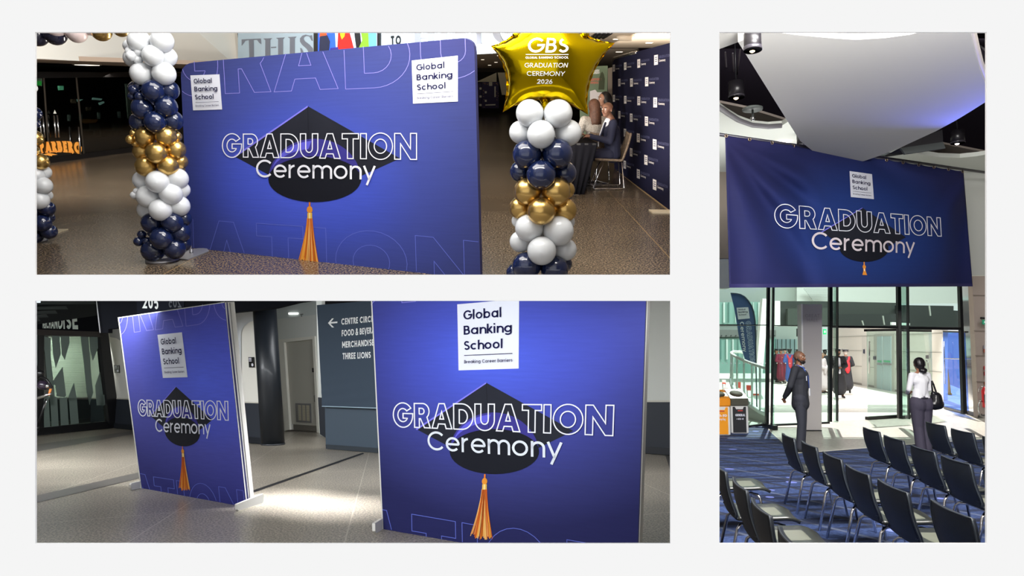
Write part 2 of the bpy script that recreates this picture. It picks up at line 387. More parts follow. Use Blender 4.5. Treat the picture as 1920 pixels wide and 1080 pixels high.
def outline_glyph(ch):
    """contours of the heavy outlined capitals, cap height 1"""
    g = {
     'I': (.26, [[(0, 0), (0, 1), (.26, 1), (.26, 0)]]),
     'T': (.74, [[(0, 1), (.74, 1), (.74, .79), (.5, .79), (.5, 0), (.24, 0), (.24, .79), (0, .79)]]),
     'N': (.92, [[(0, 0), (0, 1), (.25, 1), (.67, .4), (.67, 1), (.92, 1), (.92, 0), (.67, 0), (.25, .6), (.25, 0)]]),
     'A': (.96, [[(0, 0), (.35, 1), (.61, 1), (.96, 0), (.69, 0), (.63, .18), (.32, .18), (.26, 0)], [(.385, .38), (.48, .69), (.57, .38)]]),
     'U': (.84, [[(0, 1), (0, .4)]+arc(.42, .4, .42, .41, 180, 360, 18)+[(.84, 1), (.58, 1), (.58, .4)]+arc(.42, .4, .16, .17, 360, 180, 10)+[(.26, 1)]]),
     'D': (.88, [[(0, 0), (0, 1), (.38, 1)]+arc(.38, .5, .5, .5, 90, -90, 18)+[(0, 0)], [(.26, .23), (.26, .77), (.38, .77)]+arc(.38, .5, .25, .27, 90, -90, 12)+[(.26, .23)]]),
     'O': (1.05, [arc(.525, .5, .525, .52, 0, 360, 30)[:-1], arc(.525, .5, .27, .28, 0, 360, 24)[:-1]]),
     'R': (.8, [[(0, 0), (0, 1), (.42, 1)]+arc(.42, .68, .33, .32, 90, -48, 14)+[(.8, 0), (.51, 0), (.31, .37), (.25, .37), (.25, 0)], [(.25, .56), (.25, .8), (.38, .8)]+arc(.38, .68, .12, .12, 90, -90, 8)+[(.25, .56)]]),
     'G': (1.04, [arc(.52, .5, .52, .52, 35, 352, 26)+[(1.04, .57), (.53, .57), (.53, .37), (.75, .37)]+arc(.52, .5, .27, .28, 330, 40, 20)]),
    }
    return g[ch]
def outline_text(s, space=.09):
    x = 0; cs = []
    for ch in s:
        adv, c = outline_glyph(ch)
        cs += [[(p[0]+x, p[1]) for p in r] for r in c]; x += adv+space
    return cs, x-space
def seg_dense(c, step):
    out = []
    n = len(c)
    for i in range(n):
        a = c[i]; b = c[(i+1) % n]; L = math.hypot(b[0]-a[0], b[1]-a[1]); k = max(1, int(L/step))
        for j in range(k): out.append((a[0]+(b[0]-a[0])*j/k, a[1]+(b[1]-a[1])*j/k))
    return out
def inside(p, poly):
    c = False; n = len(poly)
    for i in range(n):
        a = poly[i]; b = poly[i-1]
        if (a[1] > p[1]) != (b[1] > p[1]) and p[0] < (b[0]-a[0])*(p[1]-a[1])/(b[1]-a[1])+a[0]: c = not c
    return c

# ================================================================= white wall with three openings
WALL_Y = 3.45
use(HALL)
OPEN = [(66, 60, 1257, 515), (66, 564, 1257, 1019), (1349, 60, 1850, 1019)]
M_white = mat('white_wall_paint', (245, 245, 245), .9, spec=0.0)
def wp(px, py, y=WALL_Y): return aty(px, py, y)
mb = MB()
B4 = (-900, -700, 2820, 1780)
# strips around the openings, each a slab 12 mm thick
def slab(x0, y0, x1, y1):
    p = [wp(x0, y1), wp(x1, y1), wp(x1, y0), wp(x0, y0)]
    mb.prism(p, (0, .012, 0))
slab(B4[0], B4[1], B4[2], 60); slab(B4[0], 1019, B4[2], B4[3])
slab(B4[0], 60, 66, 1019); slab(1850, 60, B4[2], 1019); slab(1257, 60, 1349, 1019); slab(66, 515, 1257, 564)
struct('wall_front', mb, M_white)
# building carcass behind the wall: partitions between the three halls (dark, seen by nobody but they keep the light apart)
M_dark = mat('carcass_dark', (38, 38, 42), .9, spec=.1)
M_carc = mat('carcass_grey', (120, 116, 112), .9, spec=.1)
def radial(pxa, pya, pxb, pyb, d0, d1):
    """sheet through two sight lines, from depth d0 to d1"""
    return [wp(pxa, pya, d0), wp(pxb, pyb, d0), wp(pxb, pyb, d1), wp(pxa, pya, d1)]
Y0 = WALL_Y+.014
q = radial(1303, -700, 1303, 1780, Y0, 80); mb = MB().prism(q, (.01, 0, 0)); struct('wall_partition', mb, M_carc)
q = radial(-900, 541, 1303, 541, Y0, 80); mb = MB().prism(q, (0, 0, -.01)); struct('floor_upper', mb, M_carc)
q = radial(-900, -700, -900, 1780, Y0, 80); mb = MB().prism(q, (-.01, 0, 0)); struct('wall_left', mb, M_carc)
q = radial(2400, -1500, 2400, 1780, Y0, 80); mb = MB().prism(q, (.01, 0, 0)); struct('wall_right', mb, M_carc)
q = radial(-900, -700, 1303, -700, Y0, 80); mb = MB().prism(q, (0, 0, .01)); struct('ceiling_upper', mb, M_carc)
q = [wp(-900, -700, 80), wp(1303, -700, 80), wp(1303, 1100, 80), wp(-900, 1100, 80)]; mb = MB().prism(q, (0, .1, 0)); struct('wall_back', mb, M_dark)
# room 3 roof over the seating, from the front wall to the glazing
# ================================================================= printed graduation panels
M_logo = mat('print_white', (226, 229, 240), .75, spec=.1)
M_ink = mat('print_navy_ink', (24, 24, 66), .75, spec=.1)
M_inkg = mat('print_grey_ink', (70, 70, 100), .75, spec=.1)
M_line = mat('print_line_white', (238, 240, 250), .7, spec=.1)
M_line2 = mat('print_line_lilac', (138, 134, 215), .7, spec=.1)
M_line3 = mat('print_line_blue', (104, 118, 215), .7, spec=.1)
M_black = mat('print_black', (36, 38, 48), .7, spec=.15, var=(3, .1))
M_black2 = mat('print_black_deep', (25, 27, 36), .7, spec=.15)
M_rim = mat('print_rim_lilac', (128, 124, 232), .7, spec=.1)
M_fringe = [mat('print_tassel_%d' % i, c, .7, spec=.1) for i, c in enumerate([(232, 150, 52), (250, 176, 72), (222, 122, 40), (244, 190, 110), (206, 98, 40)])]
M_gold = mat('print_tassel_gold', (236, 190, 80), .5)
def grad_mat(name, centre, rx, ry, stops, tex=.04):
    """printed radial glow in the artwork, laid out in panel coordinates (uv)"""
    m = bpy.data.materials.new(name); m.use_nodes = True; nt = m.node_tree; b = nt.nodes['Principled BSDF']
    u = nt.nodes.new('ShaderNodeUVMap'); u.uv_map = 'uv'
    s = nt.nodes.new('ShaderNodeVectorMath'); s.operation = 'SUBTRACT'; s.inputs[1].default_value = (centre[0], centre[1], 0); nt.links.new(u.outputs[0], s.inputs[0])
    d = nt.nodes.new('ShaderNodeVectorMath'); d.operation = 'DIVIDE'; d.inputs[1].default_value = (rx, ry, 1); nt.links.new(s.outputs[0], d.inputs[0])
    l = nt.nodes.new('ShaderNodeVectorMath'); l.operation = 'LENGTH'; nt.links.new(d.outputs[0], l.inputs[0])
    r = nt.nodes.new('ShaderNodeValToRGB'); e = r.color_ramp.elements
    while len(e) < len(stops): e.new(.5)
    for k, (p, c) in enumerate(stops): e[k].position = p; e[k].color = L3(c)
    nt.links.new(l.outputs['Value'], r.inputs[0])
    n = nt.nodes.new('ShaderNodeTexNoise'); n.inputs['Scale'].default_value = 9; mp = nt.nodes.new('ShaderNodeMapping'); mp.inputs['Scale'].default_value = (1, 12, 1)
    nt.links.new(u.outputs[0], mp.inputs[0]); nt.links.new(mp.outputs[0], n.inputs['Vector'])
    mr = nt.nodes.new('ShaderNodeMapRange'); mr.inputs[1].default_value = .3; mr.inputs[2].default_value = .7; mr.inputs[3].default_value = 1-tex; mr.inputs[4].default_value = 1+tex
    nt.links.new(n.outputs[0], mr.inputs[0])
    x = nt.nodes.new('ShaderNodeVectorMath'); x.operation = 'SCALE'; nt.links.new(r.outputs[0], x.inputs[0]); nt.links.new(mr.outputs[0], x.inputs['Scale'])
    nt.links.new(x.outputs[0], b.inputs['Base Color']); b.inputs['Roughness'].default_value = .75; b.inputs['Specular IOR Level'].default_value = .15
    return m
def set_uv(o, fn):
    me = o.data; uv = me.uv_layers.new(name='uv')
    for lp in me.loops: uv.data[lp.index].uv = fn(me.vertices[lp.vertex_index].co)
class Art:
    """draws flat print on a surface: surf(px,py,off) -> point; every element is a thin child of the parent"""
    def __init__(s, surf, parent, clip=None):
        s.s = surf; s.p = parent; s.clip = clip; s.k = 0
    def out(s, name, quads, m, off, label=None):
        mb = MB()
        for q in quads:
            if s.clip:
                cx = sum(p[0] for p in q)/len(q); cy = sum(p[1] for p in q)/len(q)
                if not inside((cx, cy), s.clip): continue
            mb.add([s.s(p[0], p[1], off) for p in q], [tuple(range(len(q)))])
        if mb.f: return mb.build(name, m, s.p, label)
    def text(s, name, string, quad, w, m, off=.004, space=.07, parent=None):
        q, W_ = text_quads(string, w, space)
        H = homog([(0, 1), (W_, 1), (W_, 0), (0, 0)], quad)
        return s.out(name, [[H(*p) for p in k] for k in q], m, off)
    def outline(s, name, string, quad, lw, m, off=.003, space=.09, dense=None):
        cs, W_ = outline_text(string, space)
        H = homog([(0, 1), (W_, 1), (W_, 0), (0, 0)], quad)
        x = 0
        for ch in string:
            adv, gl = outline_glyph(ch); qs = []
            for c in gl:
                px = [H(p[0]+x, p[1]) for p in seg_dense(c, dense or .12)]
                qs += [[tuple(a) for a in r] for r in ribbon(px, lw, True)]
            s.out('title_letter', qs, m, off); x += adv+space
    def shape(s, name, pts, m, off, label=None):
        mb = MB().poly([[s.s(p[0], p[1], off) for p in pts]])
        return mb.build(name, m, s.p, label)
    def logo(s, quad, small=True):
        f = homog([(0, 1), (1, 1), (1, 0), (0, 0)], quad)
        o = s.shape('logo_panel', quad, M_logo, .004)
        par = s.p; s.p = o
        for (t, x1, b, cap) in (('Global', .73, .765, .135), ('Banking', .9, .54, .135), ('School', .75, .31, .135)):
            s.text('logo_lettering', t, [f(.1, b+cap), f(x1, b+cap), f(x1, b), f(.1, b)], .165, M_ink, .012, .07)
        if small:
            s.out('logo_rule', [[f(.1, .222), f(.9, .222), f(.9, .232), f(.1, .232)]], M_ink, .012)
            s.text('logo_lettering', 'Breaking Career Barriers', [f(.1, .155), f(.9, .155), f(.9, .105), f(.1, .105)], .15, M_inkg, .012, .09)
        s.p = par
    def cap(s, pts, tassel):
        """mortarboard print; pts = apex, left corner, right corner, bottom of skull"""
        f = homog([(577, 199), (440, 293.5), (750, 297), (590, 379)], pts)
        F = lambda l: [f(*p) for p in l]
        o = s.shape('printed_cap', F([(577, 199), (440, 293.5), (508, 330), (677, 330), (750, 297)]), M_black, .0012)
        par = s.p; s.p = o
        s.out('board_edge', [[f(577, 198), f(577, 201), f(441, 295), f(438, 293)]], M_rim, .0022)
        band = [(504, 325)]+[(590+87*cos(radians(a)), 338+78*sin(radians(a))) for a in range(190, 351, 8)]+[(677, 330)]
        inner = [(590+88*cos(radians(a)), 337+44*sin(radians(a))) for a in range(350, 189, -8)]
        mb = MB(); n = len(band)
        k = s.shape('cap_band', F(band+inner), mat('print_band', (62, 58, 140), .7, spec=.1), .0022)
        hi = [(506+3, 322)]+[(590+84*cos(radians(a)), 338+74*sin(radians(a))) for a in range(200, 268, 6)]
        lo = [(590+85*cos(radians(a)), 335+56*sin(radians(a))) for a in range(262, 199, -6)]
        s.shape('cap_sheen', F(hi+lo), mat('print_band_light', (98, 96, 214), .7, spec=.1), .0027)
        sk = [(590+87*cos(radians(a)), 336+43*sin(radians(a))) for a in range(0, 360, 9)]
        s.shape('skull_cap', F(sk), M_black2, .0030)
        s.out('board_seam', [[f(576.4, 203), f(577.6, 203), f(580, 290), f(578.8, 290)]], M_black2, .0022)
        s.p = par
        # tassel
        (tx, ty, bx, by, sc) = tassel
        if sc > .3:
            T = lambda x, y: (tx+(bx-tx)*((y)/122.0)+x*sc, ty+(by-ty)*(y/122.0))
            o = s.out('printed_tassel', [[T(-1.5, 0), T(1.5, 0), T(1.5, 8), T(-1.5, 8)]], M_fringe[2], .0040)
            s.p = o if o else par
            s.shape('tassel_knot', [T(5.2*cos(radians(a)), 13.5+6.5*sin(radians(a))) for a in range(0, 360, 30)], M_fringe[0], .0042)
            qs = [[], [], [], [], []]
            N = 34
            for i in range(N):
                u = (i+.5)/N*2-1; x0 = u*4.6; x1 = u*21-2.5+random.uniform(-1, 1); y1 = 120-6*(1-abs(u))*0+random.uniform(-4, 3)-(5 if u < -.6 else 0)
                pts = []
                for j in range(9):
                    t = j/8.0; e = t**1.5
                    pts.append(T(x0*(1+.6*t)+(x1-x0*1.6)*e, 28+(y1-28)*t))
                qs[random.randrange(5)] += [[tuple(a) for a in r] for r in ribbon(pts, (1.75 if abs(u) < .85 else 1.0)*sc)]
            for k in range(5): s.out('tassel_fringe', qs[k], M_fringe[k], .0043+k*.0003)
            s.out('tassel_ferrule', [[T(-4.2, 19), T(-1.2, 19), T(-1.2, 29), T(-4.2, 29)], [T(1.0, 19), T(4.4, 19), T(4.4, 29), T(1.0, 29)]], M_gold, .0062)
            s.out('tassel_ferrule', [[T(-1.2, 19), T(1.0, 19), T(1.0, 29), T(-1.2, 29)]], mat('print_gold_light', (255, 236, 180), .6), .0062)
            s.p = par
def px_plane_panel(quad, base_l, base_r, up=None):
    a = fl(*base_l); b = fl(*base_r)
    return vplane(a, b), a, b

# ================================================================= FOYER (upper left)
use(FOYER)
M_terr = floor_mat('foyer_terrazzo', (26, 22, 18), (132, 116, 96), 48, [(1, .0, 2.6, .018, .34)], (140, 118, 84), rough=.25, blend=.35, contrast=(.42, .60))
def floorpoly(name, pts, m, z=0, th=.05):
    mb = MB().prism([Vector((p[0], p[1], z)) for p in pts], (0, 0, -th)); return struct(name, mb, m)
a = fl(20, 516.5); b = fl(1300, 516.5)
floorpoly('floor_foyer', [(-9.6, a.y), (fl(1300, 516.5).x, a.y), (fl(1300, 222).x, fl(1300, 222).y), (14, 70), (-50, 70), (-20, 16)], M_terr)
# ---- ceiling pieces
M_ceil = mat('foyer_ceiling_taupe', (176, 160, 140), .85)
M_fas = mat('foyer_fascia_cream', (214, 212, 204), .85)
M_fasb = mat('foyer_fascia_blue', (186, 208, 224), .8)
M_dk = mat('foyer_dark', (16, 15, 17), .35)
M_dk2 = mat('foyer_dark_matt', (24, 22, 22), .9, spec=.1)
M_steel = mat('brushed_steel', (200, 200, 200), .25, metal=1)
M_lamp = mat('lamp_warm', (255, 244, 220), .5, emit=2.2)
ZC = 2.75
p = [atz(880, 10, ZC), atz(1302, 10, ZC), atz(1302, 128, ZC), atz(880, 128, ZC)]
struct('ceiling_foyer', MB().prism(p, (0, 0, .1)), M_ceil)
# stepped bulkhead where the ceiling meets the dark back
far = aty(900, 130, 36).y
ys = atz(900, 128, ZC).y
struct('trim_1', MB().box((6, ys, ZC+.5), (26, .3, 1.4)), mat('foyer_bulkhead', (58, 52, 46), .9))
# back wall of the foyer, dark with a pale arch
YB = 52
def fp(px, py, y=YB): return aty(px, py, y)
struct('wall_foyer_back', MB().prism([fp(-300, 100), fp(1302, 100), fp(1302, 215), fp(-300, 215)], (0, .2, 0)), M_dk2)
struct('wall_arch', MB().prism([fp(893, 153.5, YB-.3)]+[fp(893+37, 153.5-17, YB-.3)]+[fp(931, 136, YB-.3), fp(931, 153.5, YB-.3)], (0, .1, 0)), mat('arch_cream', (205, 192, 160), .9))
struct('wall_pale', MB().prism([fp(933, 136, YB-.3), fp(952, 136, YB-.3), fp(952, 178, YB-.3), fp(941, 178, YB-.3)], (0, .1, 0)), mat('arch_cream', (205, 192, 160), .9))
# downlights and vent in the taupe ceiling
for k, (px, py) in enumerate([(1156, 73), (1253, 69), (1217, 80), (1161, 97), (930, 116.5), (905, 111.5), (918, 122), (935, 104)]):
    c = atz(px, py, ZC-.004); w = 14 if k < 4 else 7
    e0 = atz(px-w/2, py, ZC-.004); L = abs(e0.x-c.x)*2
    t = thing('ceiling_light', ['slim ceiling light, nearest the top right corner of the foyer ceiling', 'ceiling light cut by the right edge of the foyer view', 'middle ceiling light above the dark media wall', 'ceiling light just above the top left end of the dark media wall', 'small ceiling light in the strip left of the gold star balloon', 'faint ceiling light beside the far end of the blue backdrop', 'lowest little ceiling light left of the gold star', 'ceiling light close to the star\'s left arm'][k], 'light', c, group='foyer ceiling lights')
    MB().box(c, (L, L*1.1, .01)).build('light_trim', mat('trim_white', (225, 215, 200), .6), t)
    MB().box(c-Vector((0, 0, .008)), (L*.8, L*.85, .008)).build('diffuser', M_lamp, t)
t = thing('ceiling_vent', 'slatted black linear vent in the ceiling above the gold star', 'vent', atz(1125, 68, ZC))
for k in range(4):
    a = atz(1107+k*8, 71-k*.2, ZC-.01); b = atz(1122+k*8, 61, ZC-.01)
    MB().tube([a, b], .035, 6).build('slat', M_dk, t)
t = thing('smoke_detector', 'small round detector on the ceiling between two lights', 'detector', atz(1173, 67, ZC))
MB().lathe([(.0, -.10), (.13, -.09), (.18, -.03), (.18, 0)], atz(1173, 67, ZC), 16).build('detector_body', mat('detector_cream', (190, 175, 155), .6), t)
# ---- left fascia and soffit: cream fascia runs back from upper left to the lettered board
ZF = 2.35
fa = aty(20, 106, 14.0); fa = atz(20, 107.5, ZF); fb = atz(345, 125, ZF); fc = atz(446, 127, ZF)
def up(p, h): return Vector((p.x, p.y, p.z+h))
struct('wall_fascia', MB().prism([fa, fb, fc, up(fc, 4), up(fb, 4), up(fa, 4)], (0, .25, 0)), M_fas)
# soffit behind it, taupe with two small lights
s0 = Vector((fa.x-2, fa.y+.2, ZF+.02)); s1 = Vector((fc.x+6, fc.y+.4, ZF+.02))
sa = atz(20, 133, ZF+.02); sb = atz(350, 138, ZF+.02)
struct('ceiling_soffit', MB().prism([Vector((fa.x-1, fa.y+.1, ZF)), Vector((fc.x+2, fc.y+.1, ZF)), Vector((sb.x+2, sb.y, ZF)), Vector((sa.x-1, sa.y, ZF))], (0, 0, .1)), mat('soffit_taupe', (156, 138, 122), .85))
for k, (px, py) in enumerate([(163.5, 121.5), (185, 131)]):
    c = atz(px, py, ZF-.01); t = thing('ceiling_light', ['oblong soffit light left of the middle balloon column, upper one', 'oblong soffit light left of the middle balloon column, lower one'][k], 'light', c, group='soffit lights above the bar front')
    MB().box(c, (.36, .7, .01)).build('light_trim', mat('trim_white', (225, 215, 200), .6), t)
    MB().box(c-Vector((0, 0, .01)), (.3, .6, .01)).build('diffuser', M_lamp, t)
# ---- shopfront: dark glazed bar front
b0 = fl(20, 315.3); b1 = fl(352, 271); SF = vplane(b0, b1)
M_shopback = mat('bar_interior_dark', (7, 6, 6), .8, spec=.05)
def sp(px, py, off=0): return SF(px, py, off)
t = thing('shopfront', 'dark glazed bar front with tall metal frames and pull handles', 'shopfront', b0)
gl = glass('shop_glass', (170, 176, 174), .06)
MB().prism([sp(20, 316), sp(352, 271.5), sp(352, 137), sp(20, 134)], (.02, .02, 0)).build('glass_pane', gl, t)
M_frame = mat('shop_frame', (20, 18, 18), .4)
MB().prism([sp(20, 316, .05), sp(352, 271.5, .05), sp(352, 262, .05), sp(20, 306, .05)], (.0, .05, 0)).build('bottom_rail', M_frame, t)
MB().prism([sp(20, 134, .05), sp(352, 137, .05), sp(352, 143, .05), sp(20, 147, .05)], (.0, .05, 0)).build('top_rail', M_frame, t)
for (xa, xb, w) in ((80, 91, 1.3), (141, 156, 1.6), (246, 252, 2.4)):
    MB().prism([sp(xa, 141, .04), sp(xa+w, 141, .04), sp(xb+w, 303-(xb-60)*.12, .04), sp(xb, 303-(xb-60)*.12, .04)], (0, .04, 0)).build('mullion', mat('mullion_bronze', (92, 84, 74), .4, metal=.6), t)
for (x, y0, y1) in ((74, 218, 258), (80, 218, 258), (101, 216, 258), (107, 216, 258), (147, 238, 290)):
    MB().tube([sp(x, y0, .14), sp(x+4, y1, .14)], .022, 8).build('pull_handle', M_steel, t)
MB().add([sp(100, 213, .1), sp(106, 213, .1), sp(102.5, 206, .1)], [(0, 1, 2)]).build('sticker', mat('sticker_white', (235, 235, 225), .6), t)
# lettering on the glass
def slab_letters():
    mb_q = []
    s = 'PARBERG'; tops = None
    q, Wd = text_quads(s, .3, .12)
    # slab feet
    x = 0
    for ch in s:
        adv, _ = glyph(ch, .3)
        if ch in 'PRA':
            mb_q.append([(x-.06, 0), (x+.36, 0), (x+.36, .12), (x-.06, .12)])
        if ch in 'RA': mb_q.append([(x+adv-.38, 0), (x+adv+.04, 0), (x+adv+.04, .12), (x+adv-.38, .12)])
        if ch in 'PRBE': mb_q.append([(x-.08, .88), (x+.2, .88), (x+.2, 1), (x-.08, 1)]); mb_q.append([(x-.08, 0), (x+.2, 0), (x+.2, .12), (x-.08, .12)])
        x += adv+.12
    return q+mb_q, Wd
q, Wd = slab_letters()
H = homog([(0, 1), (Wd, 1), (Wd, 0), (0, 0)], [(74, 267), (152.5, 266), (154.5, 288), (77, 287)])
mb = MB()
for k in q:
    pp = []
    for (x, y) in k:
        X, Y = H(x, y); Y += -3.2*(1-((X-108)/46)**2)*0-(2.0 if y > .5 else 2.5)*(((113-X)/40)**2)*0+((X-113)/40)**2*3.2-2; pp.append(sp(X, Y, .045))
    mb.add(pp, [(0, 1, 2, 3)])
mb.build('window_lettering', mat('letter_orange', (226, 150, 60), .6, emit=.35), t)
MB().poly([[sp(x, y, .045) for x, y in [(80, 290), (90, 287), (99, 288), (108, 290), (98, 291), (97, 293), (88, 291)]]]).build('window_emblem', mat('letter_orange', (226, 150, 60), .6, emit=.35), t)
# inside the bar: back wall, counter, chairs, screens
ins = Vector((b1.x-b0.x, b1.y-b0.y, 0)).normalized(); nrm = Vector((-ins.y, ins.x, 0))
struct('wall_bar', MB().prism([b0+nrm*5-ins*3, b1+nrm*5+ins*3, up(b1+nrm*5+ins*3, 3), up(b0+nrm*5-ins*3, 3)], nrm*.1), M_shopback)
struct('ceiling_bar', MB().prism([up(b0, 2.3)-ins*3+nrm*.2, up(b1, 2.3)+ins*3+nrm*.2, up(b1, 2.3)+nrm*5+ins*3, up(b0, 2.3)+nrm*5-ins*3], (0, 0, .05)), M_shopback)
struct('floor_bar', MB().prism([up(b0, .01)-ins*3+nrm*.15, up(b1, .01)+ins*3+nrm*.15, up(b1, .01)+nrm*5+ins*3, up(b0, .01)+nrm*5-ins*3], (0, 0, -.02)), M_shopback)
IN = Pl(b0+nrm*1.6, nrm)
area('bar_glow', FOYER, b0.lerp(b1, .5)+nrm*1.0+Vector((0, 0, 2.1)), 3.0, 22, WARM, (0, .3, -1), .2)  # added light so the bar interior shows
def ip(px, py): return IN(px, py)
def panel_thing(name, label, cat, px, m, group=None, th=.04, plane=None, pname='panel'):
    pl_ = plane or IN
    pts = [pl_(x, y) for x, y in px]; c = sum(pts, Vector())/len(pts)
    t = thing(name, label, cat, c, group=group)
    MB().prism(pts, -pl_.n*th).build(pname, m, t); return t
M_exit = mat('exit_green', (40, 200, 70), .5, emit=1.3)
t = panel_thing('exit_sign', 'bright green exit sign at the left edge above the bar doors', 'sign', [(60, 146), (79, 147), (79, 161), (60, 161)], mat('exit_housing', (190, 205, 190), .6), th=.05)
MB().prism([IN(60, 152, .01), IN(78, 152, .01), IN(78, 160, .01), IN(60, 160, .01)], (0, -.01, 0)).build('sign_face', M_exit, t)
t = panel_thing('exit_sign', 'small pale green running-man exit sign inside the bar', 'sign', [(111, 161), (119, 161), (119.6, 168.5), (111.6, 169)], mat('exit_pale', (120, 215, 170), .5, emit=.8), th=.05)
for k, px in enumerate([[(145.5, 186), (156, 186.5), (147, 191)], [(175, 183), (192, 185), (190, 188), (174, 187)], [(186, 193), (195, 190), (196, 193), (188, 197)]]):
    panel_thing('reflected_lamp', ['leftmost pale lamp reflection painted in the dark bar', 'upper of two painted lamp reflections in the dark bar', 'lower of two painted lamp reflections in the dark bar'][k], 'reflection', px, mat('bar_glow', (150, 190, 178), .5, emit=.9), group='painted lamp reflections in the bar front', pname='diffuser')  # glowing panels stand in for lamps reflected in the bar glass
M_paper = mat('bar_notice', (120, 104, 84), .8, emit=.0)
for k, px in enumerate([[(134, 185.5), (143, 186), (143, 194), (134.5, 193.5)], [(162.5, 200.5), (171, 201), (171, 207.5), (163, 207.5)]]):
    panel_thing('notice', ['brown square notice on the bar glass, upper one', 'brown square notice on the bar glass, lower one'][k], 'notice', px, M_paper, group='square notices on the bar glass')
panel_thing('booth_table', 'orange-brown wooden table top inside the dark bar', 'table', [(152, 228), (155, 223), (184, 224), (180, 230), (160, 232)], mat('bar_wood', (134, 92, 46), .6, emit=.05), pname='table_top')
for k, (x, y) in enumerate([(128, 215), (150, 214), (184, 211), (222, 209)]):
    panel_thing('menu_stand', ['pale menu card standing in the bar, leftmost of four', 'pale menu card by the second door frame of the bar', 'pale menu card in the middle of the bar', 'pale menu card nearest the balloon column'][k], 'menu', [(x, y), (x+4, y), (x+4.5, y+12), (x+.5, y+12)], mat('menu_card', (128, 146, 140), .7, emit=.08), group='menu cards standing in the bar', pname='card')
# dark chairs in the bar
for k, (x, y) in enumerate([(172, 232), (214, 233)]):
    b = IN(x, y+18); t = thing('lounge_chair', ['dim tub chair in the bar beside the wooden table', 'dim tub chair in the bar nearest the balloon column'][k], 'chair', b, group='dim chairs inside the bar')
    m = mat('bar_chair', (58, 62, 58), .7)
    MB().prism([IN(x, y), IN(x+14, y), IN(x+16, y+10), IN(x+2, y+10)], -IN.n*.1).build('backrest', m, t)
    MB().prism([IN(x+2, y+10), IN(x+17, y+10), IN(x+18, y+13), IN(x+3, y+13)], -IN.n*.4).build('seat', m, t)
    for dx in (4, 16): MB().tube([IN(x+dx, y+13), IN(x+dx, y+22)], .02, 6).build('leg', m, t)
# pale sign edge by the column and dark wall behind the backdrop
panel_thing('door_leaf', 'pale green edge of an open bar door beside the balloon column', 'door', [(236, 157), (243, 157), (247, 222), (241, 222)], mat('door_pale', (128, 140, 128), .6, emit=.05), plane=SF, pname='panel')
# ---- lettered board with the screen: hangs above, from x=446 to beyond the star
LA = atz(446, 126, ZF+.01); LB = atz(893, 101, ZF+.01); LC = LB+(LB-LA)*.12
BO = vplane(LA, LB)
t = thing('fascia_board', 'pale blue overhead board with big grey serif lettering and a black framed screen', 'board', LA)
tp = [BO(446, 127), BO(985, 96), BO(985, 10), BO(446, 10)]
MB().prism(tp, -BO.n*.1).build('board_panel', M_fasb, t)
M_gl = mat('letter_grey', (122, 128, 142), .7)
def serif(mb, pts, off=.01): MB().poly([[BO(x, y, off) for x, y in pts]]).build('serif_letter_piece', M_gl, t)
mb = None
def T(x0, x1, yt, yb, sl=-.05):
    w = x1-x0; cx = (x0+x1)/2; k = sl
    Y = lambda x, y: y+(x-x0)*k
    return [(x0, Y(x0, yt)), (x1, Y(x1, yt)), (x1+1, Y(x1, yt+11)), (x1-3, Y(x1, yt+8)), (x1-7, Y(x1, yt+2.5)), (cx+4.5, Y(cx, yt+2)), (cx+5, Y(cx, yb-3)), (cx+8, Y(cx, yb)), (cx-5, Y(cx, yb)), (cx-3.5, Y(cx, yb-3)), (cx-4.5, Y(cx, yt+2)), (x0+7, Y(x0, yt+2.5)), (x0+3, Y(x0, yt+8)), (x0, Y(x0, yt+12))]
def ST(cx, yt, yb, hw=4.6, ser=8.5, sl=-.05):
    Y = lambda x, y: y+(x-cx)*sl
    return [(cx-ser, Y(cx-ser, yt)), (cx+ser, Y(cx+ser, yt)), (cx+hw, Y(cx+hw, yt+3)), (cx+hw, Y(cx+hw, yb-3)), (cx+ser, Y(cx+ser, yb)), (cx-ser, Y(cx-ser, yb)), (cx-hw, Y(cx-hw, yb-3)), (cx-hw, Y(cx-hw, yt+3))]
def SS(x0, x1, yt, yb):
    w = x1-x0; h = yb-yt; f = lambda u, v: (x0+u*w, yt+v*h)
    return [f(.92, .0), f(.98, .3), f(.88, .28), f(.72, .07), f(.5, .04), f(.32, .1), f(.3, .2), f(.4, .32), f(.75, .5), f(.98, .68), f(1, .82), f(.85, .96), f(.55, 1.02), f(.25, .97), f(.1, 1.0), f(.03, .66), f(.14, .68), f(.3, .9), f(.5, .96), f(.62, .92), f(.62, .82), f(.5, .7), f(.18, .5), f(.02, .34), f(.02, .16), f(.2, .02), f(.45, -.03), f(.75, .02)]
serif(mb, T(453, 489, 74, 110)); serif(mb, ST(502, 72, 107)); serif(mb, ST(526, 70.5, 105.5)); serif(mb, [(508, 88), (518, 87.5), (518, 89.5), (508, 90)])
serif(mb, ST(548, 69, 104)); serif(mb, SS(562, 587, 66, 102))
# second word, larger: H I S T O
serif(mb, ST(783, 44, 92, 6, 10)); serif(mb, ST(808, 43, 90, 6, 10)); serif(mb, [(789, 70.5), (801, 70), (801, 72), (789, 72.5)])
serif(mb, ST(832, 42, 89, 6, 10)); serif(mb, SS(846, 882, 38, 86)); serif(mb, T(868, 926, 40, 84)); 
O_ = [(950+27*cos(radians(a)), 58+25*sin(radians(a))) for a in range(0, 360, 12)]; Oi = [(950+13*cos(radians(a)), 57.5+21*sin(radians(a))) for a in range(0, 360, 12)]
MB().poly([[BO(x, y, .01) for x, y in O_], [BO(x, y, .01) for x, y in Oi]]).build('serif_letter_piece', M_gl, t)
A = Art(lambda x, y, o: BO(x, y, o), t)
A.text('small_lettering', 'TO', [(732.5, 67.5), (752.5, 66), (752.5, 84), (733, 85)], .24, mat('letter_black', (20, 26, 32), .6), .012, .2)
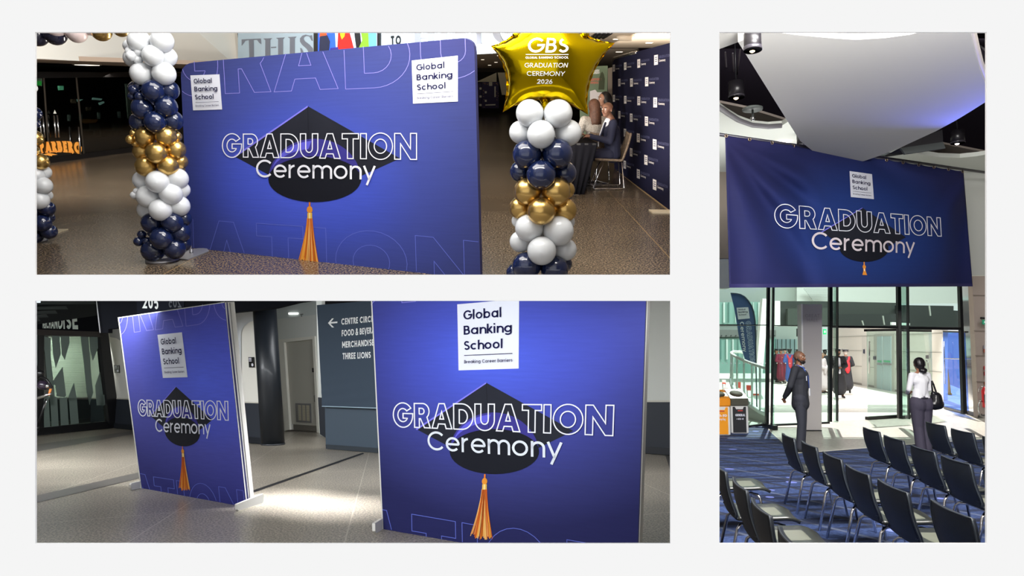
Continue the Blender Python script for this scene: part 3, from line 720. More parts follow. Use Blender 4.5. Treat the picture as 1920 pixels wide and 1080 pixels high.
# LED screen
sc_ = thing('led_screen', 'black framed screen showing a red robed graduate above the backdrop', 'screen', BO(640, 80))
MB().prism([BO(588, 40, .05), BO(711, 34, .05), BO(711, 93, .05), BO(588, 102, .05)], -BO.n*.05).build('screen_frame', M_dk, sc_)
def scr(c, e=.85): return mat('screen_%d_%d_%d' % c, c, .4, emit=e)
def S_(name, pts, c, off): 
    MB().poly([[BO(x, y, off) for x, y in pts]]).build(name, scr(c), sc_)
S_('screen_image', [(596, 40), (707, 35), (707, 91), (596, 100)], (190, 205, 235), .055)
S_('picture_blue', [(596, 45), (627, 45), (630, 96), (596, 99)], (40, 90, 225), .058)
S_('picture_hair', [(601, 45), (611, 45), (613, 68), (599, 70)], (205, 80, 40), .061)
S_('picture_gown', [(600, 68), (614, 66), (619, 78), (617, 96), (598, 99), (599, 80)], (26, 32, 60), .063)
S_('picture_chair', [(619, 90), (634, 88), (635, 95), (619, 97)], (44, 40, 130), .063)
S_('picture_red_robe', [(634, 60), (640, 45), (650, 44), (657, 66), (664, 92), (632, 96)], (226, 30, 26), .061)
S_('picture_yellow_hood', [(636, 50), (649, 48), (646, 68), (641, 74), (638, 66)], (240, 190, 30), .065)
S_('picture_dark', [(664, 60), (674, 48), (678, 90), (668, 92)], (22, 24, 30), .061)
S_('picture_green', [(675, 48), (690, 46), (692, 90), (671, 93), (679, 76)], (110, 160, 40), .063)
S_('picture_sky', [(690, 46), (706, 45), (706, 90), (688, 90), (684, 76)], (90, 160, 225), .06)
# ---- main backdrop
Q1 = [(338, 119.3), (889, 69.5), (901, 524), (354, 464)]
P1, e0, e1 = px_plane_panel(Q1, (354, 464), (901, 524))
t = thing('graduation_backdrop', 'wide blue printed backdrop with a mortarboard between two balloon columns', 'backdrop', P1(620, 494))
def rounded(q, r, n=5):
    """px ring with the two top corners rounded"""
    (x0, y0), (x1, y1), (x2, y2), (x3, y3) = q
    out = []
    def co(c, a, b):
        ca = Vector(a)-Vector(c); cb = Vector(b)-Vector(c); ca = ca.normalized()*r; cb = cb.normalized()*r; c = Vector(c)
        for i in range(n+1):
            s = i/n; p = (c+ca)*(1-s)**2+c*2*s*(1-s)+(c+cb)*s*s; out.append((p.x, p.y))
    co(q[0], q[3], q[1]); co(q[1], q[0], q[2]); out.append(q[2]); out.append(q[3]); return out
ring = rounded(Q1, 26)
H1 = homog(Q1, [(0, 1), (1, 1), (1, 0), (0, 0)])
G1 = grad_mat('print_glow_foyer', (.42, .38), .8, .85, [(0, (78, 98, 226)), (.28, (70, 88, 200)), (.5, (66, 78, 158)), (.75, (60, 68, 126)), (1, (54, 56, 104))])
def front_fabric(ring, Pn, H, m, par, name='fabric', th=.05):
    me = MB().poly([[Pn(x, y) for x, y in ring]])
    o = me.build(name, m, par)
    uv = o.data.uv_layers.new(name='uv')
    for lp in o.data.loops: uv.data[lp.index].uv = H(*ring[lp.vertex_index])
    MB().prism([Pn(x, y, -.003) for x, y in ring], -Pn.n*th).build('frame_edge', mat('edge_navy', (44, 46, 92), .7), par)
    return o
front_fabric(ring, P1, H1, G1, t)
A = Art(lambda x, y, o: P1(x, y, o*1.0), t, ring)
def big(A, ch, bl, br, H_, lean, m, lw=1.1):
    adv, cs = outline_glyph(ch)
    tl = (bl[0]-lean*H_, bl[1]-H_); tr = (br[0]-lean*H_, br[1]-H_)
    f = homog([(0, 1), (adv, 1), (adv, 0), (0, 0)], [tl, tr, br, bl])
    qs = []
    for c in cs:
        qs += [[tuple(a) for a in r] for r in ribbon([f(*p) for p in seg_dense(c, .04)], lw, True)]
    A.out('giant_outline_letter', qs, m, .002)
for ch, bl, br, ln in (('G', (322, 180), (412, 177), .06), ('R', (422.5, 175.5), (508, 172), .06), ('A', (514, 172.4), (634, 166), .05), ('D', (648, 167), (771, 162), .04), ('U', (790, 152), (912, 141), .03)):
    big(A, ch, bl, br, 122, ln, M_line2)
for ch, tl, tr in (('U', (270, 402), (362, 411.5)), ('A', (374, 411), (475, 420)), ('T', (480.8, 418.6), (568, 424.5)), ('I', (583, 426), (611, 428)), ('O', (628, 431), (762, 439)), ('N', (779, 441.5), (903, 454))):
    adv, _ = outline_glyph(ch); big(A, ch, (tl[0]+3, tl[1]+112), (tr[0]+3, tr[1]+112), 112, .03, M_line3, 1.1)
A.cap([(577, 199), (440, 293.5), (750, 297), (590, 379)], (580.5, 379, 581.5, 508, 1.05))
A.outline('printed_title', 'GRADUATION', [(417, 251.5), (781, 250), (781, 299), (417, 294)], 1.9, M_line, .009)
A.text('printed_subtitle', 'Ceremony', [(480, 299), (704, 302), (704, 337), (480, 332.5)], .115, M_line, .009, .06)
A.logo([(356.9, 141.3), (411.5, 139.3), (416.5, 205.2), (362, 207)])
A.logo([(771.9, 113.5), (858.3, 104.3), (858.5, 190.2), (774.4, 194.4)])
# feet of the backdrop
M_alu = mat('alu_plate', (172, 172, 178), .35, metal=.6)
a = [fl(331, 486), fl(352, 488), fl(392, 472), fl(388, 467), fl(372, 467), fl(356, 470)]
MB().prism([p+Vector((0, 0, .012)) for p in a], (0, 0, -.011)).build('foot_plate', M_alu, t)
MB().tube([fl(359, 476)+Vector((0, 0, .012)), fl(359, 476)+Vector((0, 0, .12))], .022, 10).build('foot_post', M_steel, t)
# ---- balloons
def bmat(name, c, rough, metal=0, coat=.6): return mat(name, c, rough, metal, coat=coat)
BM = {'w': bmat('balloon_white', (216, 220, 224), .22, 0, .3), 'b': bmat('balloon_navy', (18, 31, 68), .16, 0, .8), 'g': bmat('balloon_chrome_gold', (212, 176, 104), .27, .92, .2), 'p': bmat('balloon_pink', (226, 208, 206), .3, 0, .2), 'd': bmat('balloon_dark', (30, 32, 52), .16, 0, .8)}
def balloon_mesh(m):
    prof = []
    for i in range(15):
        a = pi*i/14; r = sin(a); z = -cos(a)
        if z < 0: r *= (1-.10*(-z)**2); z *= 1.10
        prof.append((r, z))
    prof[0] = (.0, -1.10)
    b = MB().lathe(prof, n=28)
    b.lathe([(.035, -1.09), (.05, -1.13), (.07, -1.19), (.0, -1.18)], n=8)
    return b.mesh('balloon', m)
BME = {k: balloon_mesh(v) for k, v in BM.items()}
def balloon(parent, px, py, rp, c, y, cy=None, dz=0, axis_to=None):
    """one balloon whose outline sits at (px,py); knot turned to the column core"""
    p = aty(px, py, y); r = rp*(p-eye()).length/FPX*((ray(px, py).normalized()).dot(Vector((0, cos(math.atan((540-162)/FPX)), -sin(math.atan((540-162)/FPX)))))**1)
    o = bpy.data.objects.new('balloon', BME[c]); COL.objects.link(o); o.parent = parent
    core = axis_to if axis_to is not None else p
    d = (p-core); d.z *= .35
    if d.length < 1e-3: d = Vector((0, 0, 1))
    R = d.normalized().to_track_quat('Z', 'Y').to_matrix().to_4x4()
    o.matrix_local = Matrix.Translation(p-BASE[parent.name]) @ R @ Matrix.Scale(r*1.0, 4)
    return o, p, r
def column(label, base_px, Y, L, core_x, group='balloon columns'):
    """L: list of (px,py,r,colour,front) ; front in balloon radii towards the viewer"""
    base = fl(*base_px); Y = base.y
    t = thing('balloon_column', label, 'balloon column', Vector((base.x, Y, 0)), group=group)
    ct = aty(core_x(60), 60, Y)
    for (px, py, r, c, fr) in L:
        core = aty(core_x(py), py, Y)
        balloon(t, px, py, r, c, Y-fr*r*Y/FPX*.9, axis_to=core)
    return t, Y
C1 = [(243, 86, 12, 'w', .2), (261, 77.8, 21, 'w', 1), (303.7, 76.9, 21.3, 'w', 1), (286.9, 104.6, 19.8, 'w', 1.6), (313.5, 106.5, 18, 'w', .3), (249, 109, 17, 'w', .0), (243.3, 96.3, 8.5, 'w', 3), (259, 97.2, 8.5, 'w', 3.2), (246, 104.6, 9.8, 'w', 3.4), (258, 112, 8.8, 'w', 3), (265.6, 138, 21, 'w', 1), (307.6, 138, 21.4, 'w', 1),
 (287.4, 170, 20.6, 'b', 1.5), (317, 169.4, 18.5, 'b', .4), (256, 167, 15, 'b', .4), (250.7, 168.5, 9.5, 'b', 2.6), (258, 161, 9, 'b', 2.2), (247, 180.5, 7.2, 'b', 2.8), (262, 181.5, 9.2, 'b', 3), (268.3, 203.7, 21.2, 'b', 1), (311.5, 200, 20.5, 'b', 1), (262, 229.6, 18.5, 'b', .3), (291, 228.7, 20, 'b', 1.6), (324, 226, 18.8, 'b', .4),
 (272.5, 257, 19, 'g', 1), (311.4, 255.5, 19.2, 'g', 1), (267, 284, 17.5, 'g', .3), (294, 286.7, 20, 'g', 1.6), (330, 280.5, 17.8, 'g', .4), (244, 261.7, 8.2, 'g', 2.6), (250, 250, 6.8, 'g', 2.3), (254, 269.5, 6.5, 'g', 2.3), (331, 256, 10, 'g', .0), (274, 311.7, 19.8, 'g', 1), (315, 310, 19.4, 'g', 1), (338, 303, 14, 'g', -.3),
 (267, 338, 17.5, 'w', .3), (295.5, 341, 21, 'w', 1.6), (332.5, 335, 20, 'w', .4), (251.7, 366, 7.4, 'w', 2.2), (256.7, 359, 6.8, 'w', 2.2), (278, 368.6, 21.4, 'w', 1), (320.5, 363.6, 21, 'w', 1.1), (341, 356, 15, 'w', -.2), (276, 393.6, 17.8, 'w', .3), (301, 393.6, 20.8, 'w', 1.6), (336, 386, 19.5, 'w', .4),
 (285, 417.8, 19.4, 'b', 1), (323, 416.7, 20, 'b', 1.1), (344, 410, 15, 'b', -.3), (265.5, 439.4, 8, 'b', 2.4), (259.4, 453, 8.8, 'b', 2.6), (275, 452, 8, 'b', 2.6), (282, 438, 5.5, 'b', 2.4), (303, 447, 21, 'b', 1.6), (338, 436, 19, 'b', .4), (286.4, 470, 20.8, 'b', .9), (327, 466, 20.2, 'b', .9), (344, 458, 14, 'b', -.2)]
col1, YC1 = column('tall white, navy and gold balloon column standing at the backdrop\'s left end', (305, 488), 0, C1, lambda y: 285+(y-60)*.055)
C2 = [(993, 212, 25.8, 'w', .9), (1046.7, 213, 26.8, 'w', .9), (976, 248, 21.5, 'w', .3), (1014.4, 252, 26.5, 'w', 1.5), (1066, 249, 24.5, 'w', .4), (1032, 236, 18, 'w', -.8),
 (988, 289.7, 27.3, 'b', 1), (1045, 288.5, 28.8, 'b', 1), (976, 322, 20, 'b', .2), (1014.6, 328, 27.8, 'b', 1.7), (1059, 324.4, 22, 'b', .3),
 (988.4, 359, 25.6, 'g', 1), (1042.4, 359, 27.2, 'g', 1), (1062, 356, 16, 'g', -.4), (975, 390, 21, 'g', .3), (1014.6, 396, 26.4, 'g', 1.7), (1059, 393.8, 22.8, 'g', .3),
 (972, 414, 13, 'w', -.2), (992, 427.4, 26.4, 'w', 1), (1047.5, 433, 28.4, 'w', 1), (1064, 416, 14, 'w', -.3), (976, 453, 20.5, 'w', .3), (1015.7, 470, 27.4, 'w', 1.7), (1060, 468, 21.5, 'w', .3),
 (986.8, 499, 26.8, 'b', 1), (1040, 504.8, 26, 'b', 1), (966, 511, 17, 'b', .2), (1058, 495, 15, 'b', -.2)]
col2, YC2 = column('front balloon column of white, navy and gold holding up the gold star', (1012, 534), 0, C2, lambda y: 1022-(y-200)*.02)
C3 = [(62, 165, 8, 'w', 1), (66, 213, 12, 'b', 1), (66, 231, 9.5, 'b', .5), (66, 259, 14.2, 'g', 1), (65, 283, 9, 'g', .2), (62, 287, 13, 'g', 1), (76, 303, 15, 'g', 1), (68, 329.6, 15.4, 'w', 1.2), (84, 323, 12, 'w', .2), (81, 348, 16.2, 'w', 1.2), (89, 366, 9.5, 'w', .2), (74, 375.5, 17.4, 'w', 1.3), (58, 356, 16, 'w', .4), (88, 391, 14.8, 'b', .8), (68, 398, 13, 'b', .2), (79.4, 418.6, 16.4, 'b', 1.3), (92, 408, 10.5, 'b', .1), (92, 434, 14.4, 'b', .8), (67, 442, 13.6, 'b', 1), (56, 420, 14, 'b', .4)]
col3, YC3 = column('partly seen balloon column at the far left edge of the foyer', (60, 452), 0, C3, lambda y: 55+(y-60)*.03)
for t_, y_, cx, py0, py1 in ((col1, YC1, 292, 62, 486), (col2, YC2, 1018, 190, 532), (col3, YC3, 58, 150, 450)):
    MB().tube([aty(cx, py0, y_), aty(cx, py1, y_)], .02, 8).build('pole', M_steel, t_)
    MB().lathe([(.0, .0), (.17, 0), (.17, .02), (.03, .03)], BASE[t_.name], 20).build('base_plate', M_alu, t_)
t = thing('base_plate', 'pale pointed metal base plate sticking out on the floor at far left', 'plate', fl(110, 436))
MB().prism([p+Vector((0, 0, .015)) for p in (fl(104, 431), fl(128, 431), fl(105, 439))], (0, 0, -.014)).build('plate', mat('plate_cream', (176, 164, 140), .5), t)
# garland joining the left columns
g0 = aty(144, 60, YC3-.2)
t = thing('balloon_garland', 'garland of navy, pink and gold balloons arching at the top left', 'balloon garland', g0)
for (px, py, r, c, fr) in [(70, 66, 20, 'd', .6), (104, 64, 20, 'd', 1), (104, 50, 19, 'p', 1.6), (126, 56, 15, 'p', .4), (144, 61, 18.6, 'p', 1), (168, 52, 14, 'p', .5), (190, 58, 18.6, 'g', 1), (190, 44, 17, 'g', 1.8), (227, 52, 16.5, 'g', 1), (250, 40, 18, 'w', .6), (80, 38, 19, 'p', .4), (150, 36, 20, 'w', .4), (215, 30, 19, 'w', .4)]:
    balloon(t, px, py, r, c, YC3-.2-fr*.08, axis_to=aty(px, 30, YC3-.2))
MB().tube([aty(40, 40, YC3-.15), aty(140, 30, YC3-.15), aty(240, 30, YC3-.15)], .015, 6).build('garland_line', M_steel, t)
# gold star
SY = YC2-.05
SP = Pl(aty(1025, 130, SY), Vector((0, -1, 0)))
sc0 = (1026, 128)
tips = [(1030, -6), (1151, 81), (1101, 213.5), (944, 209), (922.5, 87)]
vals = [(1086, 60), (1107, 143), (1022, 184), (951, 141), (974, 60)]
out = []
for i in range(5):
    T_, V_, N_ = tips[i], vals[i], tips[(i+1) % 5]
    for j in range(14):
        s = j/14
        # pull the sides in like an inflated foil star
        p = Vector(T_)*(1-s)**2+Vector(V_)*2*s*(1-s)+Vector(N_)*s*s
        m_ = (Vector(T_)*.25+Vector(V_)*.5+Vector(N_)*.25)
        p = p+(Vector(V_)-m_)*(4*s*(1-s))*.92
        out.append((p.x, p.y))
NS = len(out); THK = .2
def rad_at(px, py):
    a = atan2(py-sc0[1], px-sc0[0]); best = None
    for i in range(NS):
        A0, A1 = out[i], out[(i+1) % NS]
        d = Vector((cos(a), sin(a))); e = Vector(A1)-Vector(A0); w = Vector(A0)-Vector(sc0)
        den = d.x*e.y-d.y*e.x
        if abs(den) < 1e-9: continue
        tt = (w.x*e.y-w.y*e.x)/den; uu = (w.x*d.y-w.y*d.x)/den
        if tt > 0 and -.001 <= uu <= 1.001: best = tt if best is None else max(best, tt)
    return best or 1
GN = 56; gx0, gy0, gsx, gsy = 915, -14, 244/GN, 236/GN
gin = [[inside((gx0+i*gsx, gy0+j*gsy), out) for i in range(GN+1)] for j in range(GN+1)]
gh = [[0.0]*(GN+1) for j in range(GN+1)]
for it_ in range(260):
    for j in range(1, GN):
        r0, r1, r2, gi = gh[j-1], gh[j], gh[j+1], gin[j]
        for i in range(1, GN):
            if gi[i]: r1[i] += 1.8*(.25*(r0[i]+r2[i]+r1[i-1]+r1[i+1]+1)-r1[i])
hmax = max(max(r) for r in gh)
def puff(x, y):
    u = (x-gx0)/gsx; v = (y-gy0)/gsy; i = min(GN-1, max(0, int(u))); j = min(GN-1, max(0, int(v))); u -= i; v -= j
    h = gh[j][i]*(1-u)*(1-v)+gh[j][i+1]*u*(1-v)+gh[j+1][i]*(1-u)*v+gh[j+1][i+1]*u*v
    return THK*min(1, max(0, h/hmax))**.55
star = thing('star_balloon', 'large gold foil star balloon lettered in white on the front column', 'balloon', aty(1022, 200, SY))
NR = 16
def star_half(sgn):
    vs = []; fs = []
    vs.append(SP(*sc0, sgn*puff(*sc0)))
    for r in range(1, NR+1):
        t_ = (r/NR)**.8
        for i, (x, y) in enumerate(out):
            X = sc0[0]+(x-sc0[0])*t_; Y = sc0[1]+(y-sc0[1])*t_
            wr = 0
            if r > NR-5 and r < NR: wr = .010*sin(i*2.6+sgn)*((r-(NR-5))/5)
            vs.append(SP(X, Y, 0)+SP.n*(sgn*(puff(X, Y) if r < NR else 0)+wr))
    for i in range(NS): fs.append((0, 1+i, 1+(i+1) % NS) if sgn < 0 else (0, 1+(i+1) % NS, 1+i))
    for r in range(NR-1):
        for i in range(NS):
            a_, b_, c_, d_ = 1+r*NS+i, 1+r*NS+(i+1) % NS, 1+(r+1)*NS+(i+1) % NS, 1+(r+1)*NS+i
            fs.append((a_, d_, c_, b_) if sgn < 0 else (a_, b_, c_, d_))
    return MB().add(vs, fs, True)
M_foil = mat('gold_foil', (206, 176, 8), .13, metal=1.0, bump=(5, .12))
star_half(1).build('foil_front', M_foil, star); star_half(-1).build('foil_back', M_foil, star)
# crimped seam all round
seam = MB()
ro = []; ri = []
for i, (x, y) in enumerate(out):
    d = (Vector((x, y))-Vector(sc0)).normalized(); k = 3.2 if i % 2 else 2.2
    ri.append(SP(x, y, .0)); ro.append(SP(x+d.x*k, y+d.y*k, .012 if i % 2 else -.012))
for i in range(NS): seam.add([ri[i], ri[(i+1) % NS], ro[(i+1) % NS], ro[i]], [(0, 1, 2, 3)])
seam.build('crimped_seam', M_foil, star)
MB().tube([SP(1022, 188, 0), SP(1021, 206, .02)], [.05, .012], 8).build('filling_neck', M_foil, star)
for (x, y) in ((968, 66), (1098, 62)):
    MB().lathe([(.0, -.03), (.03, -.02), (.035, .01), (.0, .03)], SP(x, y, .05), 10).build('tie_tab', M_foil, star)
def star_surf(x, y, o):
    q = SP(x, y, 0)
    # walk to the front skin along the sight line
    e = eye(); d = (q-e).normalized(); k = (puff(x, y)+o)/max(.2, abs(d.dot(SP.n)))
    return q-d*k
A = Art(star_surf, star)
M_sil = mat('star_lettering', (218, 222, 224), .5)
def it(q, s=.06): return q
A.text('star_lettering', 'GBS', [(992, 70.5), (1068.5, 71.5), (1066, 98.5), (988, 98.5)], .15, M_sil, .006, .08)
A.out('star_rule', [[(986+i*8, 101.6), (994+i*8, 101.6), (994+i*8, 102.8), (986+i*8, 102.8)] for i in range(10)], M_sil, .006)
A.text('star_lettering', 'GLOBAL BANKING SCHOOL', [(985.5, 106), (1066, 105.5), (1066, 109.8), (985.5, 110)], .16, M_sil, .006, .1)
A.text('star_lettering', 'GRADUATION', [(983.5, 118), (1066, 118), (1064, 126.5), (984, 126.5)], .13, M_sil, .006, .08)
A.text('star_lettering', 'CEREMONY', [(987.5, 133.5), (1060, 134), (1058, 142.5), (988, 142)], .13, M_sil, .006, .08)
A.text('star_lettering', '2026', [(1007.5, 148.5), (1036.5, 149), (1035.5, 157.5), (1007, 157)], .17, M_sil, .006, .08)
# ---- media wall on the right
m0 = fl(1161.6, 323); m1 = fl(1258, 396.5); m2 = m1+(m1-m0)*.12
MWp = vplane(m0, m1)
t = thing('media_wall', 'dark navy wall of repeated white logo squares along the right edge', 'backdrop', m0)
Qm = [(1148, 109), (1303, 69), (1303, 431), (1150, 314)]
ringm = [(1148, 118), (1149.5, 111.5), (1155, 107.3), (1296, 70), (1296, 425), (1161, 322.5), (1152, 316)]
MB().prism([MWp(x, y) for x, y in ringm], -MWp.n*.06).build('fabric', mat('media_navy', (25, 26, 50), .85, spec=.1), t)
MB().tube([MWp(1149, 116, .0), MWp(1152, 109, .0), MWp(1180, 101.3, 0), MWp(1193, 98.5, 0)], .03, 8).build('frame_tube', M_steel, t)
A = Art(lambda x, y, o: MWp(x, y, o), t)
M_mg = mat('media_grey_print', (72, 74, 104), .8, spec=.1); M_mw = mat('media_white_print', (214, 210, 208), .8, spec=.1)
LG = []
rows = [[(1149, 128, 4, 13), (1170, 124.5, 4.5, 14), (1195, 119.5, 5.3, 16), (1226.5, 113, 7, 18.5)],
        [(1159, 155, 4.2, 14), (1181.5, 155, 5, 15.5), (1209.5, 153.5, 6, 17)],
        [(1149, 184.5, 4, 13), (1170, 187, 4.5, 14.5), (1195, 189, 5.5, 16.5), (1225, 192, 7, 18.5)],
        [(1159, 215, 4.2, 14), (1181, 220.5, 5, 15.5), (1209, 227, 6, 17.5)],
        [(1169.5, 248.5, 4.6, 15), (1194, 258, 5.6, 16.5), (1224, 270, 7, 19)],
        [(1161, 276, 4, 13), (1181, 285, 4.8, 15.5), (1208, 299, 6, 18)],
        [(1169, 308, 4.6, 15), (1194, 325, 5.6, 17), (1224, 345, 6.6, 19.5)],
        [(1247, 142, 7, 20), (1247, 236, 7, 20), (1247, 320, 7, 20)]]
for r in rows[:7]:
    for (x, y, w, h) in r:
        s = -.22+(y-100)/300*.75
        q = [(x, y-h/2+w*.0), (x+w, y-h/2+w*s), (x+w, y+h/2+w*s), (x, y+h/2)]
        A.shape('printed_logo', q, M_mw, .004)
        f = homog([(0, 1), (1, 1), (1, 0), (0, 0)], q)
        A.out('printed_logo_text', [[f(.2, v+.07), f(.8, v+.07), f(.8, v), f(.2, v)] for v in (.72, .52, .32)], M_ink, .006)
        L = w*3.0
        A.text('printed_ghost_title', 'GRADUATION', [(x+w*1.25, y-h*.38+w*s*1.2), (x+w*1.25+L, y-h*.38+s*(L+w)), (x+w*1.25+L, y-h*.1+s*(L+w)), (x+w*1.25, y-h*.1+w*s*1.2)], .2, M_mg, .004)
        A.text('printed_word', 'Ceremony', [(x+w*1.3, y+h*.0+w*s), (x+w*1.3+w*1.7, y+h*.02+s*w*2.7), (x+w*3.0, y+h*.26+s*w*2.7), (x+w*1.3, y+h*.24+w*s)], .17, M_mw, .004)
# timber edge strip and foot
MB().prism([MWp(1159, 321.5, .01), MWp(1296, 424.5, .01), MWp(1296, 428.5, .01), MWp(1159, 325, .01)], MWp.n*.02).build('base_strip', mat('strip_wood', (150, 126, 92), .6), t)
MB().prism([p+Vector((0, 0, .02)) for p in (fl(1216, 395), fl(1258, 395.5), fl(1262, 401), fl(1224, 400.5))], (0, 0, -.018)).build('foot_plate', mat('foot_cream', (196, 184, 160), .5), t)
# ---- far small banners
FB = Pl(Vector((0, 46, 0)), Vector((0, -1, 0)))
def far_panel(label, px, name='graduation_banner'):
    pts = [FB(*p) for p in px]; t = thing(name, label, 'banner', pts[-1]); 
    MB().prism(pts, (0, .06, 0)).build('fabric', mat('far_navy', (40, 30, 62), .8), t); return t
t = far_panel('small dark purple banner with pale edging far behind the backdrop', [(904, 153.5), (935, 153.5), (935.5, 203), (903, 203)])
A = Art(lambda x, y, o: FB(x, y, o*4), t)
M_fw = mat('far_cream', (188, 180, 160), .8)
for q in ([(917, 154), (923, 154), (923, 161), (917, 161)], [(927, 162), (929.5, 162), (929.5, 182), (927, 182)], [(909, 171), (912.5, 171), (912.5, 175), (909, 175)], [(909, 187), (912.5, 187), (912.5, 191), (909, 191)], [(910, 196), (929, 195), (929, 197.5), (910, 198)]): A.shape('printed_mark', q, M_fw, .01)
random.seed(3)
for k in range(26):
    x, y = random.choice([(905+random.random()*4, 156+random.random()*44), (930+random.random()*4, 156+random.random()*44), (905+random.random()*28, 154+random.random()*4)])
    A.shape('confetti_mark', [(x, y), (x+1.6, y+.8), (x+1.2, y+1.8), (x-.2, y+1)], mat('confetti', (136, 100, 70), .8), .01)
MB().prism([fl(905, 206)+Vector((0, -.4, .02)), fl(936, 206)+Vector((0, -.4, .02)), fl(936, 201.5)+Vector((0, -1, .02)), fl(904, 201.5)+Vector((0, -1, .02))], (0, 0, .2)).build('foot_plate', mat('foot_cream', (196, 184, 160), .5), t)
t = far_panel('far dark banner with little logos half behind the backdrop edge', [(880, 155.5), (903, 155.5), (902, 199), (880, 199)])
A = Art(lambda x, y, o: FB(x, y, o*4), t)
for y in (166, 181, 197): A.shape('printed_mark', [(899, y-2), (903, y-2), (903, y+2), (899, y+2)], M_fw, .01)
# ---- green roller banner behind the seated people
RBp = Pl(Vector((0, 15.5, 0)), Vector((0, -1, 0)))
t = thing('roller_banner', 'tall green roller banner with a figure behind the seated women', 'banner', RBp(1120, 270))
MB().prism([RBp(1086, 126), RBp(1139.5, 123), RBp(1137, 262), RBp(1088, 262)], (0, .03, 0)).build('fabric', mat('roller_green', (104, 120, 96), .8), t)
A = Art(lambda x, y, o: RBp(x, y, o), t)
A.shape('printed_figure', [(1124, 145), (1126, 138), (1129, 134), (1132, 139), (1134, 148), (1133, 168), (1122, 168)], mat('roller_figure', (58, 66, 44), .8), .006)
A.text('printed_heading', 'CAREERS', [(1112, 131), (1124, 130), (1124, 138), (1112, 139)], .25, mat('roller_white', (225, 225, 220), .8), .006)
A.text('printed_heading', 'SUPPORT', [(1107, 147), (1128, 146), (1128, 151), (1107, 152)], .3, mat('roller_red', (190, 110, 90), .8), .006)
A.text('printed_heading', 'ADVICE', [(1107, 153), (1122, 153), (1122, 157), (1107, 157)], .3, mat('roller_red', (190, 110, 90), .8), .006)
A.shape('printed_panel', [(1106, 171), (1116, 168), (1120, 173), (1138, 173), (1137, 262), (1106, 262)], mat('roller_pale', (210, 204, 206), .8), .006)
MB().bevbox(RBp(1112, 262)+Vector((0, 0, .0)), (.75, .25, .08), .02).build('roller_base', M_steel, t)
t = thing('spindle', 'grey vertical pipe and drape edge between roller banner and media wall', 'post', aty(1143, 240, 15))
MB().prism([aty(1140, 128, 15), aty(1148, 126, 15), aty(1148, 300, 15), aty(1141, 300, 15)], (0, .05, 0)).build('post', mat('post_grey', (104, 94, 82), .6), t)

# ================================================================= people
V = Vector
def cone_caps(mb, p0, r0, p1, r1, n=12):
    p0 = V(p0); p1 = V(p1); d = p1-p0; L = d.length
    if L < 1e-5: mb.ball(p0, r0, n); return
    ax = d.normalized(); prof = []
    for i in range(5): a = pi/2*i/4; prof.append((r0*sin(a)+1e-6*(i == 0), -r0*cos(a)))
    for i in range(5): a = pi/2*i/4; prof.append((r1*cos(a), L+r1*sin(a)))
    prof[0] = (0, -r0); prof[-1] = (0, L+r1)
    mb.lathe(prof, p0, n, ax)
def blob(name, caps, m, parent, voxel=.014, sm=3, label=None):
    mb = MB()
    for c in caps:
        if c[0] == 'e': mb.ball(c[1], 1, 16, c[2])
        elif c[0] == 'b': mb.box(c[1], c[2])
        else: cone_caps(mb, *c)
    me = mb.mesh(name+'_src', m)
    o = bpy.data.objects.new(name, me); COL.objects.link(o)
    r = o.modifiers.new('r', 'REMESH'); r.mode = 'VOXEL'; r.voxel_size = voxel; r.use_smooth_shade = True
    s = o.modifiers.new('s', 'SMOOTH'); s.iterations = sm; s.factor = .6
    bpy.context.view_layer.update()
    dg = bpy.context.evaluated_depsgraph_get()
    me2 = bpy.data.meshes.new_from_object(o.evaluated_get(dg)); me2.name = name
    o.modifiers.clear(); o.data = me2; bpy.data.meshes.remove(me)
    if not me2.materials: me2.materials.append(m)
    o.parent = parent
    if label: o['label'] = label
    return o
def hand_caps(w, d, side, curl=.5):
    """palm, four bent fingers of different length and a thumb from the side of the palm"""
    w = V(w); d = V(d).normalized(); side = V(side); side = (side-d*side.dot(d)).normalized(); nrm = d.cross(side)
    out = [(w, .024, w+d*.035+side*.012, .022), (w, .022, w+d*.05-side*.014, .020), (w+d*.03, .024, w+d*.07, .024)]
    for k, (L, off) in enumerate([(.066, .027), (.076, .009), (.070, -.009), (.054, -.026)]):
        a = w+d*.075+side*off; b = a+(d*cos(curl*.5)+nrm*sin(curl*.5))*L*.5; c = b+(d*cos(curl*1.6)+nrm*sin(curl*1.6))*L*.5
        out += [(a, .0095, b, .0088), (b, .0088, c, .0075)]
    a = w+d*.022+side*.026; b = a+(d*.7+side*.75).normalized()*.034; c = b+(d*.95+side*.1+nrm*.25).normalized()*.030
    out += [(a, .012, b, .0105), (b, .0105, c, .009)]
    return out
def head_caps(h, f, up, neck, s=1.0):
    h = V(h); f = V(f).normalized(); up = V(up).normalized(); sd = f.cross(up)
    o = [(h-f*.018*s+up*.028*s, .083*s, h+f*.012*s+up*.022*s, .080*s), (h+f*.018*s-up*.015*s, .066*s, h+f*.028*s-up*.062*s, .050*s),
         (h+f*.045*s-up*.078*s, .032*s, h+f*.052*s-up*.082*s, .030*s),
         (h+f*.088*s+up*.012*s, .009*s, h+f*.104*s-up*.026*s, .0135*s)]
    for k in (-1, 1):
        o += [(h+sd*k*.078*s-f*.012*s+up*.006*s, .015*s, h+sd*k*.080*s-f*.008*s-up*.024*s, .011*s)]
        o += [(h+sd*k*.018*s+f*.083*s+up*.028*s, .010*s, h+sd*k*.045*s+f*.070*s+up*.028*s, .010*s)]
        o += [(h+sd*k*.035*s+f*.055*s-up*.022*s, .024*s, h+sd*k*.030*s+f*.060*s-up*.03*s, .022*s)]
    o += [(V(neck), .055*s, h-up*.05*s-f*.01*s, .052*s), (h+f*.085*s-up*.050*s+sd*.018*s, .008*s, h+f*.085*s-up*.050*s-sd*.018*s, .008*s)]
    return o
